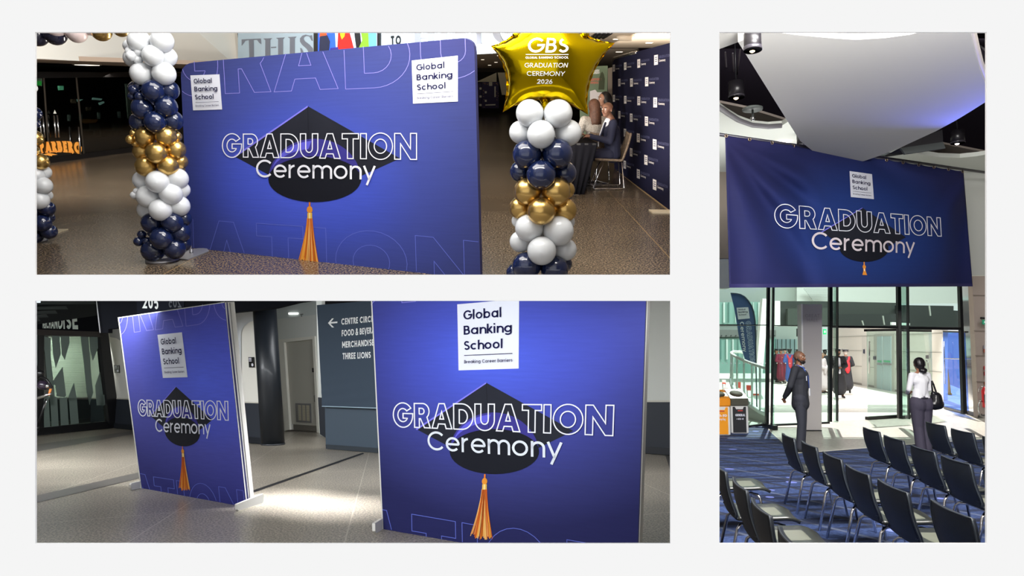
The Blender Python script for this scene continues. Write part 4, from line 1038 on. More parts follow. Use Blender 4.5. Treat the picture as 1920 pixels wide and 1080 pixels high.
def face_bits(par, h, f, up, s=1.0, beard=False, hairc=(20, 16, 14)):
    h = V(h); f = V(f).normalized(); up = V(up).normalized(); sd = f.cross(up)
    hm = mat('hair_%d_%d_%d' % hairc, hairc, .55)
    for k in (-1, 1):
        c = h+sd*k*.031*s+f*.080*s+up*.012*s
        MB().ball(c, .0115*s, 10).build('eye', mat('eye_white', (225, 220, 214), .3), par, local=True)
        MB().ball(c+f*.0065*s, .0068*s, 8).build('iris', mat('eye_dark', (25, 18, 14), .2), par, local=True)
        MB().tube([h+sd*k*.014*s+f*.094*s+up*.031*s, h+sd*k*.034*s+f*.090*s+up*.037*s, h+sd*k*.052*s+f*.076*s+up*.031*s], [.004*s, .005*s, .003*s], 6).build('eyebrow', hm, par, local=True)
    MB().tube([h+sd*.022*s+f*.089*s-up*.050*s, h+f*.096*s-up*.049*s, h-sd*.022*s+f*.089*s-up*.050*s], [.003*s, .0055*s, .003*s], 6).build('lips', mat('lips', (140, 84, 74), .5), par, local=True)
    if beard:
        blob('beard', [(h+f*.060*s-up*.075*s+sd*.035*s, .028*s, h+f*.060*s-up*.075*s-sd*.035*s, .028*s), (h+f*.072*s-up*.068*s, .026*s, h+f*.06*s-up*.088*s, .03*s),
              (h+f*.03*s-up*.05*s+sd*.062*s, .016*s, h+f*.0*s-up*.01*s+sd*.074*s, .012*s), (h+f*.03*s-up*.05*s-sd*.062*s, .016*s, h+f*.0*s-up*.01*s-sd*.074*s, .012*s),
              (h+f*.090*s-up*.038*s+sd*.022*s, .008*s, h+f*.090*s-up*.038*s-sd*.022*s, .008*s)], hm, par, .008, 2)
def stand_joints(arms='down', lean=0):
    J = dict(head=V((0, -.015, 1.625)), neck=V((0, .01, 1.47)), chest=V((0, .0, 1.30)), waist=V((0, .0, 1.10)), pelvis=V((0, 0, .96)), f=V((0, -1, 0)), up=V((0, 0, 1)))
    for k, n in ((1, 'L'), (-1, 'R')):
        J['sh'+n] = V((k*.175, .01, 1.425)); J['hip'+n] = V((k*.085, 0, .92)); J['kn'+n] = V((k*.10, -.015, .50)); J['an'+n] = V((k*.10, .02, .085)); J['toe'+n] = V((k*.125, -.13, .045))
        J['el'+n] = V((k*.235, .04, 1.13)); J['wr'+n] = V((k*.24, -.03, .88)); J['hd'+n] = V((0, -.15, -1))
    if arms == 'back':
        for k, n in ((1, 'L'), (-1, 'R')): J['el'+n] = V((k*.25, .12, 1.14)); J['wr'+n] = V((k*.075, .20, .93)); J['hd'+n] = V((-k*.8, .1, -.5))
    if arms == 'front':
        for k, n in ((1, 'L'), (-1, 'R')): J['el'+n] = V((k*.25, .02, 1.14)); J['wr'+n] = V((k*.08, -.24, 1.06)); J['hd'+n] = V((-k*.6, -.5, .1))
    return J
def body_caps(J, fine=True):
    c = head_caps(J['head'], J['f'], J['up'], J['neck'])
    c += [(J['neck'], .045, J['chest'], .08), (J['chest'], .09, J['waist'], .078), (J['waist'], .08, J['pelvis'], .085)]
    for n in 'LR':
        c += [(J['neck'], .04, J['sh'+n], .036), (J['chest']+V((0, 0, .03)), .07, J['sh'+n], .036), (J['sh'+n], .038, J['el'+n], .032), (J['el'+n], .031, J['wr'+n], .024),
              (J['pelvis'], .08, J['hip'+n], .07), (J['hip'+n], .07, J['kn'+n], .046), (J['kn'+n], .045, J['an'+n], .03), (J['an'+n], .036, J['toe'+n], .03), (J['an'+n]+V((0, .03, -.04)), .035, J['toe'+n], .03)]
        side = V((-1 if n == 'L' else 1, -.4, 0))
        c += hand_caps(J['wr'+n], J['hd'+n], side, .55)
    return c
def limb(J, a, b, ra, rb): return (J[a], ra, J[b], rb)
def jacket_caps(J, hem=None, w=1.0, sleeve=.93):
    c = [(J['chest']+V((.055, 0, .02)), .105*w, J['chest']-V((.055, 0, -.02)), .105*w), (J['chest'], .135*w, J['waist'], .125*w), (J['neck']-V((0, 0, .03)), .07, J['chest'], .12*w)]
    h = hem if hem is not None else J['pelvis']-V((0, 0, .08))
    c += [(J['waist']+V((.04, 0, 0)), .105*w, h+V((.045, 0, 0)), .125*w), (J['waist']-V((.04, 0, 0)), .105*w, h-V((.045, 0, 0)), .125*w)]
    for n in 'LR':
        wr = J['el'+n].lerp(J['wr'+n], sleeve)
        c += [(J['neck']-V((0, 0, .045)), .05, J['sh'+n], .066), (J['sh'+n], .068, J['el'+n], .055), (J['el'+n], .054, wr, .042), (J['sh'+n], .062, J['chest'], .1)]
    return c
def trouser_caps(J, flare=.055, w=1.0):
    c = [(J['pelvis']+V((0, 0, .06)), .115*w, J['pelvis'], .12*w)]
    for n in 'LR':
        c += [(J['pelvis'], .11*w, J['hip'+n], .105*w), (J['hip'+n], .10*w, J['kn'+n], .072), (J['kn'+n], .070, J['an'+n]+V((0, 0, .01)), flare)]
    return c
def shoe_caps(J):
    c = []
    for n in 'LR':
        a = J['an'+n]; t = J['toe'+n]
        c.append([(a+V((0, .035, -.045)), .04, a+(t-a)*.5+V((0, 0, -.018)), .042), (a+(t-a)*.5+V((0, 0, -.018)), .042, t+(t-a)*.15+V((0, 0, -.008)), .036), (a, .045, a+V((0, 0, -.03)), .042)])
    return c
def cap_square(par, h, s=1.0, tassel=True, col=(24, 24, 30), tilt=0.0):
    m = mat('cap_%d_%d_%d' % col, col, .7); h = V(h)
    MB().lathe([(.088*s, .02), (.09*s, .07), (.08*s, .10), (.0, .105)], h, 14).build('skull_cap', m, par, local=True)
    R = Matrix.Rotation(.6, 3, 'Z') @ Matrix.Rotation(.12+tilt, 3, 'X')
    MB().box(h+V((0, 0, .112)), (.235*s, .235*s, .010), R).build('mortarboard', m, par, local=True)
def cap_round(par, h, s=1.0, col=(24, 24, 30)):
    m = mat('cap_%d_%d_%d' % col, col, .7); h = V(h)
    MB().lathe([(.088*s, .03), (.14*s, .035), (.145*s, .045), (.09*s, .05), (.10*s, .07), (.13*s, .095), (.11*s, .125), (.0, .135)], h, 16).build('bonnet', m, par, local=True)
def gown_person(label, base, rz, H, gown, hood=None, cap='square', skin=(150, 108, 84), hairc=(30, 24, 20), long_hair=False, trim=None, beard=False, inner=None, group='people in academic gowns beyond the glass', body_voxel=.016, closed=True):
    t = thing('person', label, 'person', base, rz, group, H/1.75)
    J = stand_joints('front')
    if not closed: J = stand_joints('down')
    blob('body', body_caps(J), mat('skin_%d_%d_%d' % skin, skin, .55), t, body_voxel, 2)
    face_bits(t, J['head'], J['f'], J['up'], beard=beard, hairc=hairc)
    g = [(J['chest'], .15, V((0, .01, .95)), .185), (V((0, .01, .95)), .185, V((0, .01, .33)), .25), (J['neck']-V((0, 0, .05)), .08, J['chest'], .14)]
    for n in 'LR':
        k = 1 if n == 'L' else -1
        g += [(J['neck']-V((0, 0, .05)), .06, J['sh'+n], .075), (J['sh'+n], .075, J['el'+n], .08), (J['el'+n], .08, J['wr'+n], .075), (J['wr'+n], .075, J['wr'+n]+V((k*.03, .03, -.20)), .05)]
    gm = mat('gown_%d_%d_%d' % gown, gown, .75)
    blob('gown', g, gm, t, .02, 3)
    for n in 'LR':
        blob('shoe', shoe_caps(J)[0 if n == 'L' else 1], mat('shoe_black', (20, 20, 22), .35), t, .014, 2)
        a = J['an'+n]; blob('trouser_leg', [(a+V((0, 0, .0)), .045, J['kn'+n], .06)], mat('cloth_dark', (32, 32, 40), .8), t, .016, 2)
    if inner:
        blob('shirt_front', [(V((0, -.11, 1.38)), .05, V((0, -.15, 1.1)), .055), (V((0, -.15, 1.1)), .055, V((0, -.165, .9)), .05)], mat('inner_%d_%d_%d' % inner, inner, .7), t, .016, 2)
    if hood:
        blob('hood', [(V((-.12, .02, 1.43)), .05, V((0, -.12, 1.30)), .035), (V((.12, .02, 1.43)), .05, V((0, -.12, 1.30)), .035), (V((-.12, .03, 1.43)), .055, V((0, .16, 1.18)), .06), (V((.12, .03, 1.43)), .055, V((0, .16, 1.18)), .06), (V((0, .17, 1.2)), .07, V((0, .22, .85)), .06), (V((-.05, .18, 1.2)), .06, V((-.03, .22, .92)), .06), (V((.05, .18, 1.2)), .06, V((.03, .22, .92)), .06)], mat('hood_%d_%d_%d' % hood, hood, .7), t, .016, 3)
    if trim:
        tm = mat('trim_%d_%d_%d' % trim, trim, .7)
        for k in (-1, 1): blob('facing', [(V((k*.075, -.13, 1.38)), .03, V((k*.085, -.185, 1.0)), .035), (V((k*.085, -.185, 1.0)), .035, V((k*.10, -.235, .35)), .04)], tm, t, .016, 2)
    hc = mat('hair_%d_%d_%d' % hairc, hairc, .55); h = J['head']
    hcaps = [(h+V((0, .025, .02)), .088, h+V((0, .015, .035)), .088), (h+V((0, .05, -.01)), .07, h+V((0, .05, -.05)), .055)]
    if long_hair: hcaps += [(h+V((.06, .03, -.02)), .045, h+V((.07, .04, -.16)), .04), (h+V((-.06, .03, -.02)), .045, h+V((-.07, .04, -.16)), .04), (h+V((0, .07, -.05)), .06, h+V((0, .08, -.18)), .05)]
    blob('hair', hcaps, hc, t, .012, 2)
    if cap == 'square': cap_square(t, h)
    elif cap == 'round': cap_round(t, h)
    return t

# ================================================================= seated people, table and chairs of the foyer
use(FOYER)
YT = fl(1100, 363).y
M_cloth = mat('table_black', (11, 11, 15), .9, spec=.05, bump=(3, .3))
# table: black cloth to the floor; corner toward the viewer
tb = fl(1095, 364)
t = thing('clothed_table', 'registration table under a floor length black cloth behind the front balloon column', 'table', tb)
A0 = fl(1070, 366.5); A1 = fl(1094, 365.5); 
top_r = aty(1123, 263, A1.y); zt = .74
# top outline (z=.74)
pt = [atz(1062, 272, zt), atz(1121, 272, zt), atz(1117, 256, zt), atz(1068, 254, zt)]
pb = [Vector((fl(1064, 366).x, fl(1064, 366).y, .01)), Vector((fl(1094, 366).x, fl(1094, 366).y, .01)), Vector((pt[2].x-.5, pt[2].y, .01)), Vector((pt[3].x, pt[3].y, .01))]
ztop = pt[0].y
pt = [Vector((p.x, p.y, zt)) for p in pt]
# rebuild from real places: front edge of the cloth stands at A0-A1
fy = A1.y
P_ = [aty(1060, 268, fy), aty(1121, 268, fy)]
zt = P_[0].z
top = [P_[0], P_[1], P_[1]+V((-.05, 1.6, 0)), P_[0]+V((0, 1.6, 0))]
bot = [V((fl(1060, 365).x, fy, .01)), V((aty(1093, 365, fy).x, fy, .01)), V((aty(1093, 365, fy).x, fy+1.6, .01)), V((fl(1060, 365).x, fy+1.6, .01))]
mb = MB()
def cloth(u, v):
    # u round three sides, v down
    k = u*2.0
    if k < 1: a = top[0].lerp(top[1], k); b = bot[0].lerp(bot[1], k)
    else: a = top[1].lerp(top[2], k-1); b = bot[1].lerp(bot[2], k-1)
    p = a.lerp(b, v**1.25); w = .03*v*sin(k*26); return p+V((w*(k >= 1), -w*(k < 1), 0))
mb.grid(cloth, 60, 12); mb.add(top, [(0, 1, 2, 3)]); mb.build('tablecloth_skirt', M_cloth, t)
MB().prism([p-V((0, 0, .005)) for p in top], (0, 0, -.03)).build('table_top', M_dk, t)
SITY = fy+.9
def seat_joints(k=1.0, facing=-1):
    J = dict(head=V((0, -.02, 1.20)), neck=V((0, .03, 1.04)), chest=V((0, .03, .86)), waist=V((0, .04, .66)), pelvis=V((0, .04, .54)), f=V((0, -1, 0)), up=V((0, 0, 1)))
    for s, n in ((1, 'L'), (-1, 'R')):
        J['sh'+n] = V((s*.18, .03, 1.0)); J['hip'+n] = V((s*.09, .0, .52)); J['kn'+n] = V((s*.12, -.42, .50)); J['an'+n] = V((s*.12, -.40, .085)); J['toe'+n] = V((s*.13, -.55, .045))
        J['el'+n] = V((s*.25, -.02, .74)); J['wr'+n] = V((s*.12, -.30, .80)); J['hd'+n] = V((-s*.5, -.8, 0))
    return J
def lounge_shell(t, base_m, col=(108, 96, 84)):
    pass
# ---- man in navy suit, seated side-on facing left, head turned to the viewer
mb_base = fl(1134, 352); mb_base = V((mb_base.x, SITY, 0))
hd = aty(1138, 205.5, SITY); sc = hd.z/1.20
t = thing('person', 'bald man in a navy suit seated at the black table, looking round at us', 'person', V((hd.x+.06, SITY, 0)), -pi/2, None, sc)
J = seat_joints(); J['f'] = V((-.92, .25, 0)).normalized()   # looks towards the viewer
J['f'] = V((.72, -.68, -.03)).normalized()
SK = (122, 86, 68)
J['head'] = V((0, -.05, 1.20)); J['waist'] = V((0, .06, .66)); J['chest'] = V((0, .03, .86))
body = blob('body', body_caps(J), mat('skin_%d_%d_%d' % SK, SK, .45), t, .009, 3)
face_bits(t, J['head'], J['f'], J['up'], hairc=(46, 34, 28))
M_suit = mat('suit_navy', (26, 30, 56), .8)
blob('jacket', jacket_caps(J, J['pelvis']+V((0, .02, -.02)), 1.05), M_suit, t, .012, 3)
blob('shirt', [(V((0, -.02, 1.03)), .060, V((0, -.04, .97)), .066), (V((0, -.08, .97)), .028, V((0, -.135, .82)), .022)], mat('shirt_white', (222, 226, 236), .7), t, .01, 2)
for s in (-1, 1): blob('lapel', [(V((s*.05, -.075, 1.0)), .018, V((s*.035, -.145, .78)), .016)], M_suit, t, .008, 1)
blob('lanyard_card', [('b', V((0, -.165, .70)), (.07, .012, .12))], mat('lanyard_white', (232, 232, 240), .6), t, .008, 0)
blob('trousers', trouser_caps(J, .055), M_suit, t, .014, 3)
for s in shoe_caps(J): blob('shoe', s, mat('shoe_black', (20, 20, 22), .35), t, .012, 2)
# his chair: woven shell on chrome sled frame
def foyer_chair(label, base, rz, sc=1.0):
    t = thing('sled_chair', label, 'chair', base, rz, 'woven shell chairs at the black table', sc)
    M_w = mat('chair_woven', (122, 106, 90), .85, var=(30, .35), bump=(60, .5))
    def sh(u, v):
        x = (u-.5)*.46; e = (2*u-1)**2*.03
        if v < .5: s = v/.5; return V((x, -.24+.46*s, .46+e+.0*s+.02*(1-s)))
        s = (v-.5)/.5; return V((x*(1-.1*s), .22+.03*sin(s*1.5)*2+.06*s-e, .46+.42*s+e))
    mb = MB().grid(sh, 12, 20); me = mb.build('shell', M_w, t, local=True); md = me.modifiers.new('th', 'SOLIDIFY'); md.thickness = .03
    M_ch = mat('chrome', (225, 225, 228), .08, metal=1)
    for k in (-1, 1):
        MB().tube([(k*.2, .20, .44), (k*.22, .25, .03), (k*.22, .22, .012), (k*.22, -.22, .012), (k*.22, -.26, .03), (k*.17, -.10, .43)], .011, 8).build('sled_leg', M_ch, t, local=True)
    MB().tube([(-.22, -.2, .012), (.22, -.2, .012)], .011, 8).build('cross_bar', M_ch, t, local=True)
    MB().tube([(-.22, .18, .012), (.22, .18, .012)], .011, 8).build('cross_bar', M_ch, t, local=True)
    return t
cb = fl(1140, 362)
ch1 = foyer_chair('brown woven chair on a chrome sled base under the suited man', V((hd.x+.05, SITY-.02, 0)), -pi/2, sc*.95)
# ---- woman with long brown hair, back to us, in a speckled grey top
YW = fy+1.2
hw = aty(1109, 200, YW+.2); sw = max(.8, hw.z/1.2)
t = thing('person', 'woman with long brown hair and a speckled grey top leaning over the table', 'person', V((hw.x+.05, YW+.2, 0)), radians(200), None, sw)
J = seat_joints()
SK2 = (164, 120, 96)
blob('body', body_caps(J), mat('skin_%d_%d_%d' % SK2, SK2, .5), t, .012, 3)
face_bits(t, J['head'], J['f'], J['up'])
blob('top', jacket_caps(J, J['pelvis'], .98, .95), mat('top_speckled', (176, 170, 162), .9, var=(60, .35)), t, .012, 3)
blob('trousers', trouser_caps(J, .055), mat('jeans_grey', (98, 104, 112), .9, var=(50, .3)), t, .014, 3)
for s in shoe_caps(J): blob('shoe', s, mat('shoe_black', (20, 20, 22), .35), t, .012, 2)
h = J['head']; HB = mat('hair_brown', (84, 54, 38), .6, var=(40, .3))
blob('hair', [(h+V((0, .02, .03)), .094, h+V((0, .03, .0)), .095), (h+V((0, .06, -.03)), .085, h+V((0, .10, -.22)), .075), (h+V((.05, .06, -.1)), .05, h+V((.06, .10, -.30)), .045), (h+V((-.05, .06, -.1)), .05, h+V((-.06, .10, -.30)), .045)], HB, t, .012, 3)
foyer_chair('brown woven chair mostly hidden behind the gold star\'s lower corner', V((hw.x+.05, YW+.26, 0)), radians(200), sw*.92)
# ---- woman with black hair further back
YK = fy+2.9
hk = aty(1133, 186, YK); sk = hk.z/1.2
t = thing('person', 'dark haired woman in black bending forward behind the suited man', 'person', V((hk.x+.02, YK, 0)), radians(-70), None, sk)
J = seat_joints()
blob('body', body_caps(J), mat('skin_%d_%d_%d' % SK2, SK2, .5), t, .012, 3)
face_bits(t, J['head'], J['f'], J['up'])
blob('top', jacket_caps(J, J['pelvis'], 1, .6), mat('cloth_black', (24, 24, 30), .85), t, .012, 3)
blob('trousers', trouser_caps(J, .055), mat('cloth_black', (24, 24, 30), .85), t, .014, 3)
for s in shoe_caps(J): blob('shoe', s, mat('shoe_black', (20, 20, 22), .35), t, .012, 2)
blob('hair', [(h+V((0, .02, .03)), .095, h+V((0, .03, .0)), .098), (h+V((0, .06, -.03)), .085, h+V((0, .07, -.20)), .075), (h+V((.06, .02, -.04)), .04, h+V((.07, .03, -.16)), .035), (h+V((-.06, .02, -.04)), .04, h+V((-.07, .03, -.16)), .035)], mat('hair_black', (24, 20, 20), .5), t, .012, 3)

# ================================================================= CONCOURSE (lower left)
use(CONC)
M_terr2 = floor_mat('concourse_terrazzo', (92, 85, 76), (190, 180, 164), 46, [(.98, .17, 1.9, .014, .2), (-.45, .9, 2.4, .018, .4)], (196, 190, 176), rough=.28, blend=.3, contrast=(.42, .62))
ya = fl(600, 1021).y
floorpoly('floor_concourse', [(-12, 3.9), (fl(1301, 1021).x, 3.9), (fl(1301, 1021).x*1.0, ya), (fl(1301, 780).x, fl(1301, 780).y), (12, 45), (-40, 45), (-30, 20)], M_terr2)
def fq(*px, z=0.004): return [V((fl(*p).x, fl(*p).y, z)) for p in px]
struct('trim_2', MB().add(fq((40, 936), (40, 950), (262, 897), (262, 885.5)), [(0, 1, 2, 3)]), mat('floor_band', (98, 94, 90), .3, var=(40, .2)))
struct('trim_3', MB().add(fq((40, 838), (40, 852), (262, 812), (262, 806)), [(0, 1, 2, 3)]), mat('floor_band', (98, 94, 90), .3, var=(40, .2)))
t = thing('drain_channel', 'long straight black slot drain running across the floor to the dark sign wall', 'drain', fl(577, 887))
MB().add(fq((474, 920), (474, 924.5), (683, 850.8), (680, 849)), [(0, 1, 2, 3)]).build('drain_slot', mat('drain_black', (20, 20, 24), .5), t)
# ---- white wall with dark dado running from the shop to behind the pillar
M_ww = mat('wall_warm_white', (222, 220, 212), .85); M_dado = mat('dado_slate', (40, 45, 54), .6); M_dado2 = mat('sign_slate', (62, 76, 90), .65)
wa = fl(196, 800.5); wb = fl(500, 834); WA = vplane(wa, wb)
struct('wall_concourse', MB().prism([WA(170, 799), WA(500, 835), WA(500, 545), WA(170, 545)], -WA.n*.1), M_ww)
struct('wall_dado', MB().prism([WA(170, 797.5, .02), WA(500, 834, .02), WA(500, 757, .02), WA(170, 747.5, .02)], -WA.n*.015), M_dado)
struct('baseboard_concourse', MB().prism([WA(170, 797.5, .05), WA(500, 834, .05), WA(500, 823, .05), WA(170, 789, .05)], -WA.n*.028), mat('skirting_dark', (28, 31, 38), .5))
struct('trim_4', MB().prism([WA(170, 747, .03), WA(500, 756.7, .03), WA(500, 754.5, .03), WA(170, 745, .03)], -WA.n*.028), mat('dado_rail', (196, 192, 180), .6))
arch = [(438, 700), (438, 588), (478, 579), (478, 602)]+[(478-6*0-30*(1-cos(radians(a)))*1.0, 602+30*sin(radians(a))) for a in (20, 40, 60, 80)]+[(450, 700)]
MBa = MB().poly([[WA(x, y, .02) for x, y in [(203, 616), (228, 612), (228, 640), (218, 634), (206, 632)]]]); struct('trim_5', MBa, mat('arch_shade', (172, 172, 174), .85))
MBa = MB().poly([[WA(x, y, .02) for x, y in [(436, 588), (480, 578), (480, 600), (468, 604), (457, 612), (452, 624), (452, 700), (436, 700)]]]); struct('trim_6', MBa, mat('arch_shade2', (198, 202, 206), .85))
def wall_sign(label, q, g=None):
    t = thing('wall_sign', label, 'sign', WA(*q[3]), group=g)
    MB().prism([WA(x, y, .04) for x, y in q], -WA.n*.018).build('sign_plate', mat('sign_black', (18, 18, 22), .5), t)
    A = Art(lambda x, y, o: WA(x, y, .042+o), t); f = homog([(0, 1), (1, 1), (1, 0), (0, 0)], q)
    for v in (.86, .74, .6): A.out('sign_text_line', [[f(.08, v+.06), f(.6, v+.06), f(.6, v), f(.08, v)]], M_line, .004)
    A.shape('sign_symbol', [f(.72+.2*cos(radians(a)), .26+.15*sin(radians(a))) for a in range(0, 360, 30)], M_line, .004)
    A.out('sign_symbol_bar', [[f(.68, .34), f(.74, .34), f(.74, .18), f(.68, .18)]], mat('sign_black', (18, 18, 22), .5), .007)
wall_sign('small black washroom sign on the white wall left of the left blue panel', [(213.5, 684.5), (222.5, 684.5), (223.3, 699), (214.5, 699)])
wall_sign('small black washroom sign beside the black pillar', [(465.5, 669.5), (475, 669.5), (476, 689), (466.8, 689)])
# ---- dark header above with the gate number
HD = Pl(Vector((0, wb.y*.93, 0)), Vector((0, -1, 0)))
hp = [(182, 545), (600, 545), (600, 561.5), (560, 567), (517, 577.5), (440, 586), (203, 617), (203, 624), (188, 624)]
t = thing('header_board', 'black overhead board carrying the white gate number 205', 'board', HD(300, 600))
MB().prism([HD(x, y) for x, y in hp], (0, .15, 0)).build('board_panel', mat('header_black', (10, 12, 18), .8, spec=.1), t)
MB().prism([HD(256, 545, .02), HD(345, 545, .02), HD(345, 595, .02), HD(257, 595, .02)], (0, .015, 0)).build('number_plate', mat('number_plate', (20, 23, 32), .8, spec=.1), t)
A = Art(lambda x, y, o: HD(x, y, o+.02), t)
A.text('gate_number', '205', [(267, 556), (297, 557), (297.5, 579), (268, 578)], .2, mat('number_white', (222, 226, 226), .6), .01, .16)
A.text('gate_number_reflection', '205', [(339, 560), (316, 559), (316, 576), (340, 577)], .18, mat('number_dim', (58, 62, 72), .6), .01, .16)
for x in (186.5, 184):
    pass
MB().tube([HD(181, 564, .05), HD(188, 624, .05)], .012, 6).build('cable', mat('cable_grey', (150, 152, 156), .4), t)
# ---- shopfront with frosted film
s0 = fl(40, 820.5); s1 = fl(206, 803); SH = vplane(s0, s1)
t = thing('shopfront', 'dark framed merchandise shop window with jagged frosted film and blinds', 'shopfront', s0)
M_fr = mat('frame_black', (20, 20, 22), .4)
def shp(pts, off=0): return [SH(x, y, off) for x, y in pts]
MB().prism(shp([(40, 616), (192, 622), (192, 632), (40, 627)], .1), -SH.n*.12).build('header_rail', mat('frame_brown', (44, 38, 36), .4), t)
MB().prism(shp([(40, 806), (200, 790), (207, 803), (40, 820)], .1), -SH.n*.12).build('bottom_rail', M_fr, t)
MB().prism(shp([(187, 622), (203, 622), (226, 801), (206, 803)], .1), -SH.n*.14).build('corner_post', M_fr, t)
MB().prism(shp([(72, 627), (83, 627), (82, 805), (72, 806)], .06), -SH.n*.1).build('mullion', M_fr, t)
MB().prism(shp([(40, 627), (190, 631), (202, 792), (40, 808)], .03), -SH.n*.02).build('glass_pane', glass('shop_glass2', (196, 208, 200), .05), t)
M_film = mat('frosted_film', (104, 118, 112), .6, spec=.3)
c1 = lambda x, y: (x/5.4+60, y/5.4+560)
c2 = lambda x, y: (x/3.803+60, y/3.803+740)
films = [[c1(*p) for p in l] for l in [
 [(40, 350), (80, 352), (98, 600), (60, 700), (40, 640)], [(105, 380), (190, 400), (188, 560), (240, 1080), (190, 1080), (150, 800), (130, 560)],
 [(200, 366), (278, 368), (292, 560), (240, 705), (212, 560)], [(290, 366), (378, 370), (380, 450), (332, 620), (300, 560)],
 [(490, 372), (570, 374), (602, 800), (620, 950), (582, 1075), (556, 950), (525, 650)], [(580, 376), (664, 378), (668, 500), (616, 630), (590, 520)],
 [(195, 860), (310, 690), (346, 980), (330, 1000), (250, 985), (235, 880)], [(372, 985), (425, 850), (450, 985), (455, 1040), (372, 1040)], [(640, 880), (688, 740), (735, 1080), (655, 1080)]]]
films += [[c2(*p) for p in l] for l in [[(80, 10), (118, 10), (130, 230), (86, 235)], [(128, 0), (180, 20), (190, 222), (140, 228)], [(196, 20), (250, 22), (262, 215), (206, 220)], [(262, 20), (320, 30), (334, 205), (276, 212)], [(395, 0), (425, 0), (412, 75)], [(470, 0), (520, 0), (530, 70), (480, 75)]]]
for f in films: MB().poly([shp(f, .036)]).build('frosted_film', M_film, t)
# sign board above the window
MB().prism(shp([(40, 607), (165, 561), (182, 561), (190, 622), (40, 616)], .14), -SH.n*.1).build('sign_board', mat('header_black', (10, 12, 18), .8, spec=.1), t)
A = Art(lambda x, y, o: SH(x, y, .14+o), t)
A.text('sign_lettering', 'MERCHANDISE', [(80, 603), (145, 580.5), (147.5, 617.5), (80, 615.5)], .21, mat('merch_letter', (214, 226, 218), .7), .01, .1)
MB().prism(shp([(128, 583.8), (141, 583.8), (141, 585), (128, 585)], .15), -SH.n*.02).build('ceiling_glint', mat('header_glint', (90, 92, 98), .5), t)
# blinds inside
INB = Pl(s0-SH.n*1.7, SH.n)
lm_ = s0.lerp(s1, .45)-SH.n*.45+V((0, 0, 2.25)); area('shop_fill', CONC, lm_, 3.4, 130, (.97, 1, .97), tuple(-SH.n+V((0, 0, -.6))), .12)  # the area light is added behind the film to brighten the blinds
bl = thing('window_blind', 'pale slatted blind hanging inside the merchandise shop', 'blind', INB(130, 745))
M_bl = mat('blind_slat', (206, 210, 198), .7)
for k in range(34):
    y = 632+k*3.35
    MB().prism([INB(92, y), INB(192, y-1.0+k*.03), INB(192, y+1.9+k*.03), INB(92, y+2.6)], -INB.n*.03+V((0, 0, .02))).build('slat', M_bl, bl)
struct('wall_shop_inner', MB().prism([INB(-60, 830, -2.2), INB(230, 830, -2.2), INB(230, 545, -2.2), INB(-60, 545, -2.2)], -INB.n*.05), mat('shop_inner', (66, 74, 68), .9))
struct('floor_shop', MB().prism([s0+V((-4, 0, .012)), s1+V((0, .1, .012)), s1-SH.n*3+V((0, 0, .012)), s0-SH.n*3+V((-4, 0, .012))], (0, 0, -.01)), mat('shop_floor', (90, 92, 86), .5))
# dark ceiling with pale baffles above the shop
CP = Pl(s0+SH.n*.6, SH.n)
t = thing('baffle_ceiling', 'dark slatted ceiling strips in the top left corner of the concourse', 'ceiling baffles', CP(66, 575))
for k, (x0, x1, y) in enumerate([(60, 176, 562), (60, 124, 572), (60, 104, 580), (60, 87, 587), (60, 72, 594)]):
    MB().prism([CP(x0, y+4), CP(x1, y-2+4), CP(x1+4, y+8), CP(x0, y+9)], -CP.n*.3).build('baffle', mat('baffle_dark', (26, 30, 30) if k % 2 else (52, 58, 58), .7), t)
MB().prism([CP(40, 563.5, .1), CP(75, 563, .1), CP(75, 567.5, .1), CP(40, 568.5, .1)], (0, .02, 0)).build('lit_panel', mat('baffle_light', (215, 225, 230), .5, emit=1), t)
MB().prism([CP(40, 545, -.4), CP(186, 545, -.4), CP(188, 590, -.4), CP(40, 612, -.4)], (0, .05, 0)).build('ceiling_void', mat('void_green', (14, 20, 22), .8), t)
# ---- pillar
pc = fl(512, 836); yb = pc.y+.25
cx = lambda y, xx: aty(xx, y, yb).x
t = thing('round_pillar', 'glossy black round pillar between the left panel and the door', 'pillar', V((aty(512, 834, yb).x, yb, 0)))
rb = abs(aty(533, 830, yb).x-aty(491, 830, yb).x)/2
top = aty(496, 578, yb); bot = V((aty(512, 834, yb).x, yb, 0))
MB().tube([bot, top], [rb, rb*1.03], 40).build('shaft', mat('pillar_black', (24, 29, 36), .42, coat=.1), t)
MB().tube([bot+V((0, 0, .001)), bot+V((0, 0, .03))], rb*1.03, 40).build('base_ring', mat('pillar_ring', (60, 62, 66), .4), t)
MB().tube([top, aty(483, 545, yb)], [rb*.55, rb*.55], 24).build('upper_stub', mat('pillar_black2', (10, 11, 14), .6), t)
# ---- corridor with the door
dl = fl(533, 808); dr = fl(598, 811.5); DP = vplane(dl, dr)
def dp(pts, off=0): return [DP(x, y, off) for x, y in pts]
M_wall2 = mat('corridor_white', (214, 217, 212), .85)
def wall_with_hole():
    mb = MB()
    mb.prism(dp([(505, 808), (535, 808), (524, 640), (505, 642)]), -DP.n*.1)
    mb.prism(dp([(505, 642), (524, 640), (590, 633), (604, 630), (604, 545), (505, 545)]), -DP.n*.1)
    mb.prism(dp([(590, 633), (604, 630), (612, 813), (598, 812)]), -DP.n*.1)
    return mb
struct('wall_corridor', wall_with_hole(), M_wall2)
struct('trim_7', MB().poly([dp([(505, 600), (593, 590), (593, 545), (505, 560)], .03)]), mat('corridor_ceiling', (198, 206, 204), .8))
t = thing('corridor_door', 'pale grey service door with a metal grille at the corridor end', 'door', DP(568, 808))
M_fr2 = mat('door_frame_white', (226, 224, 214), .6)
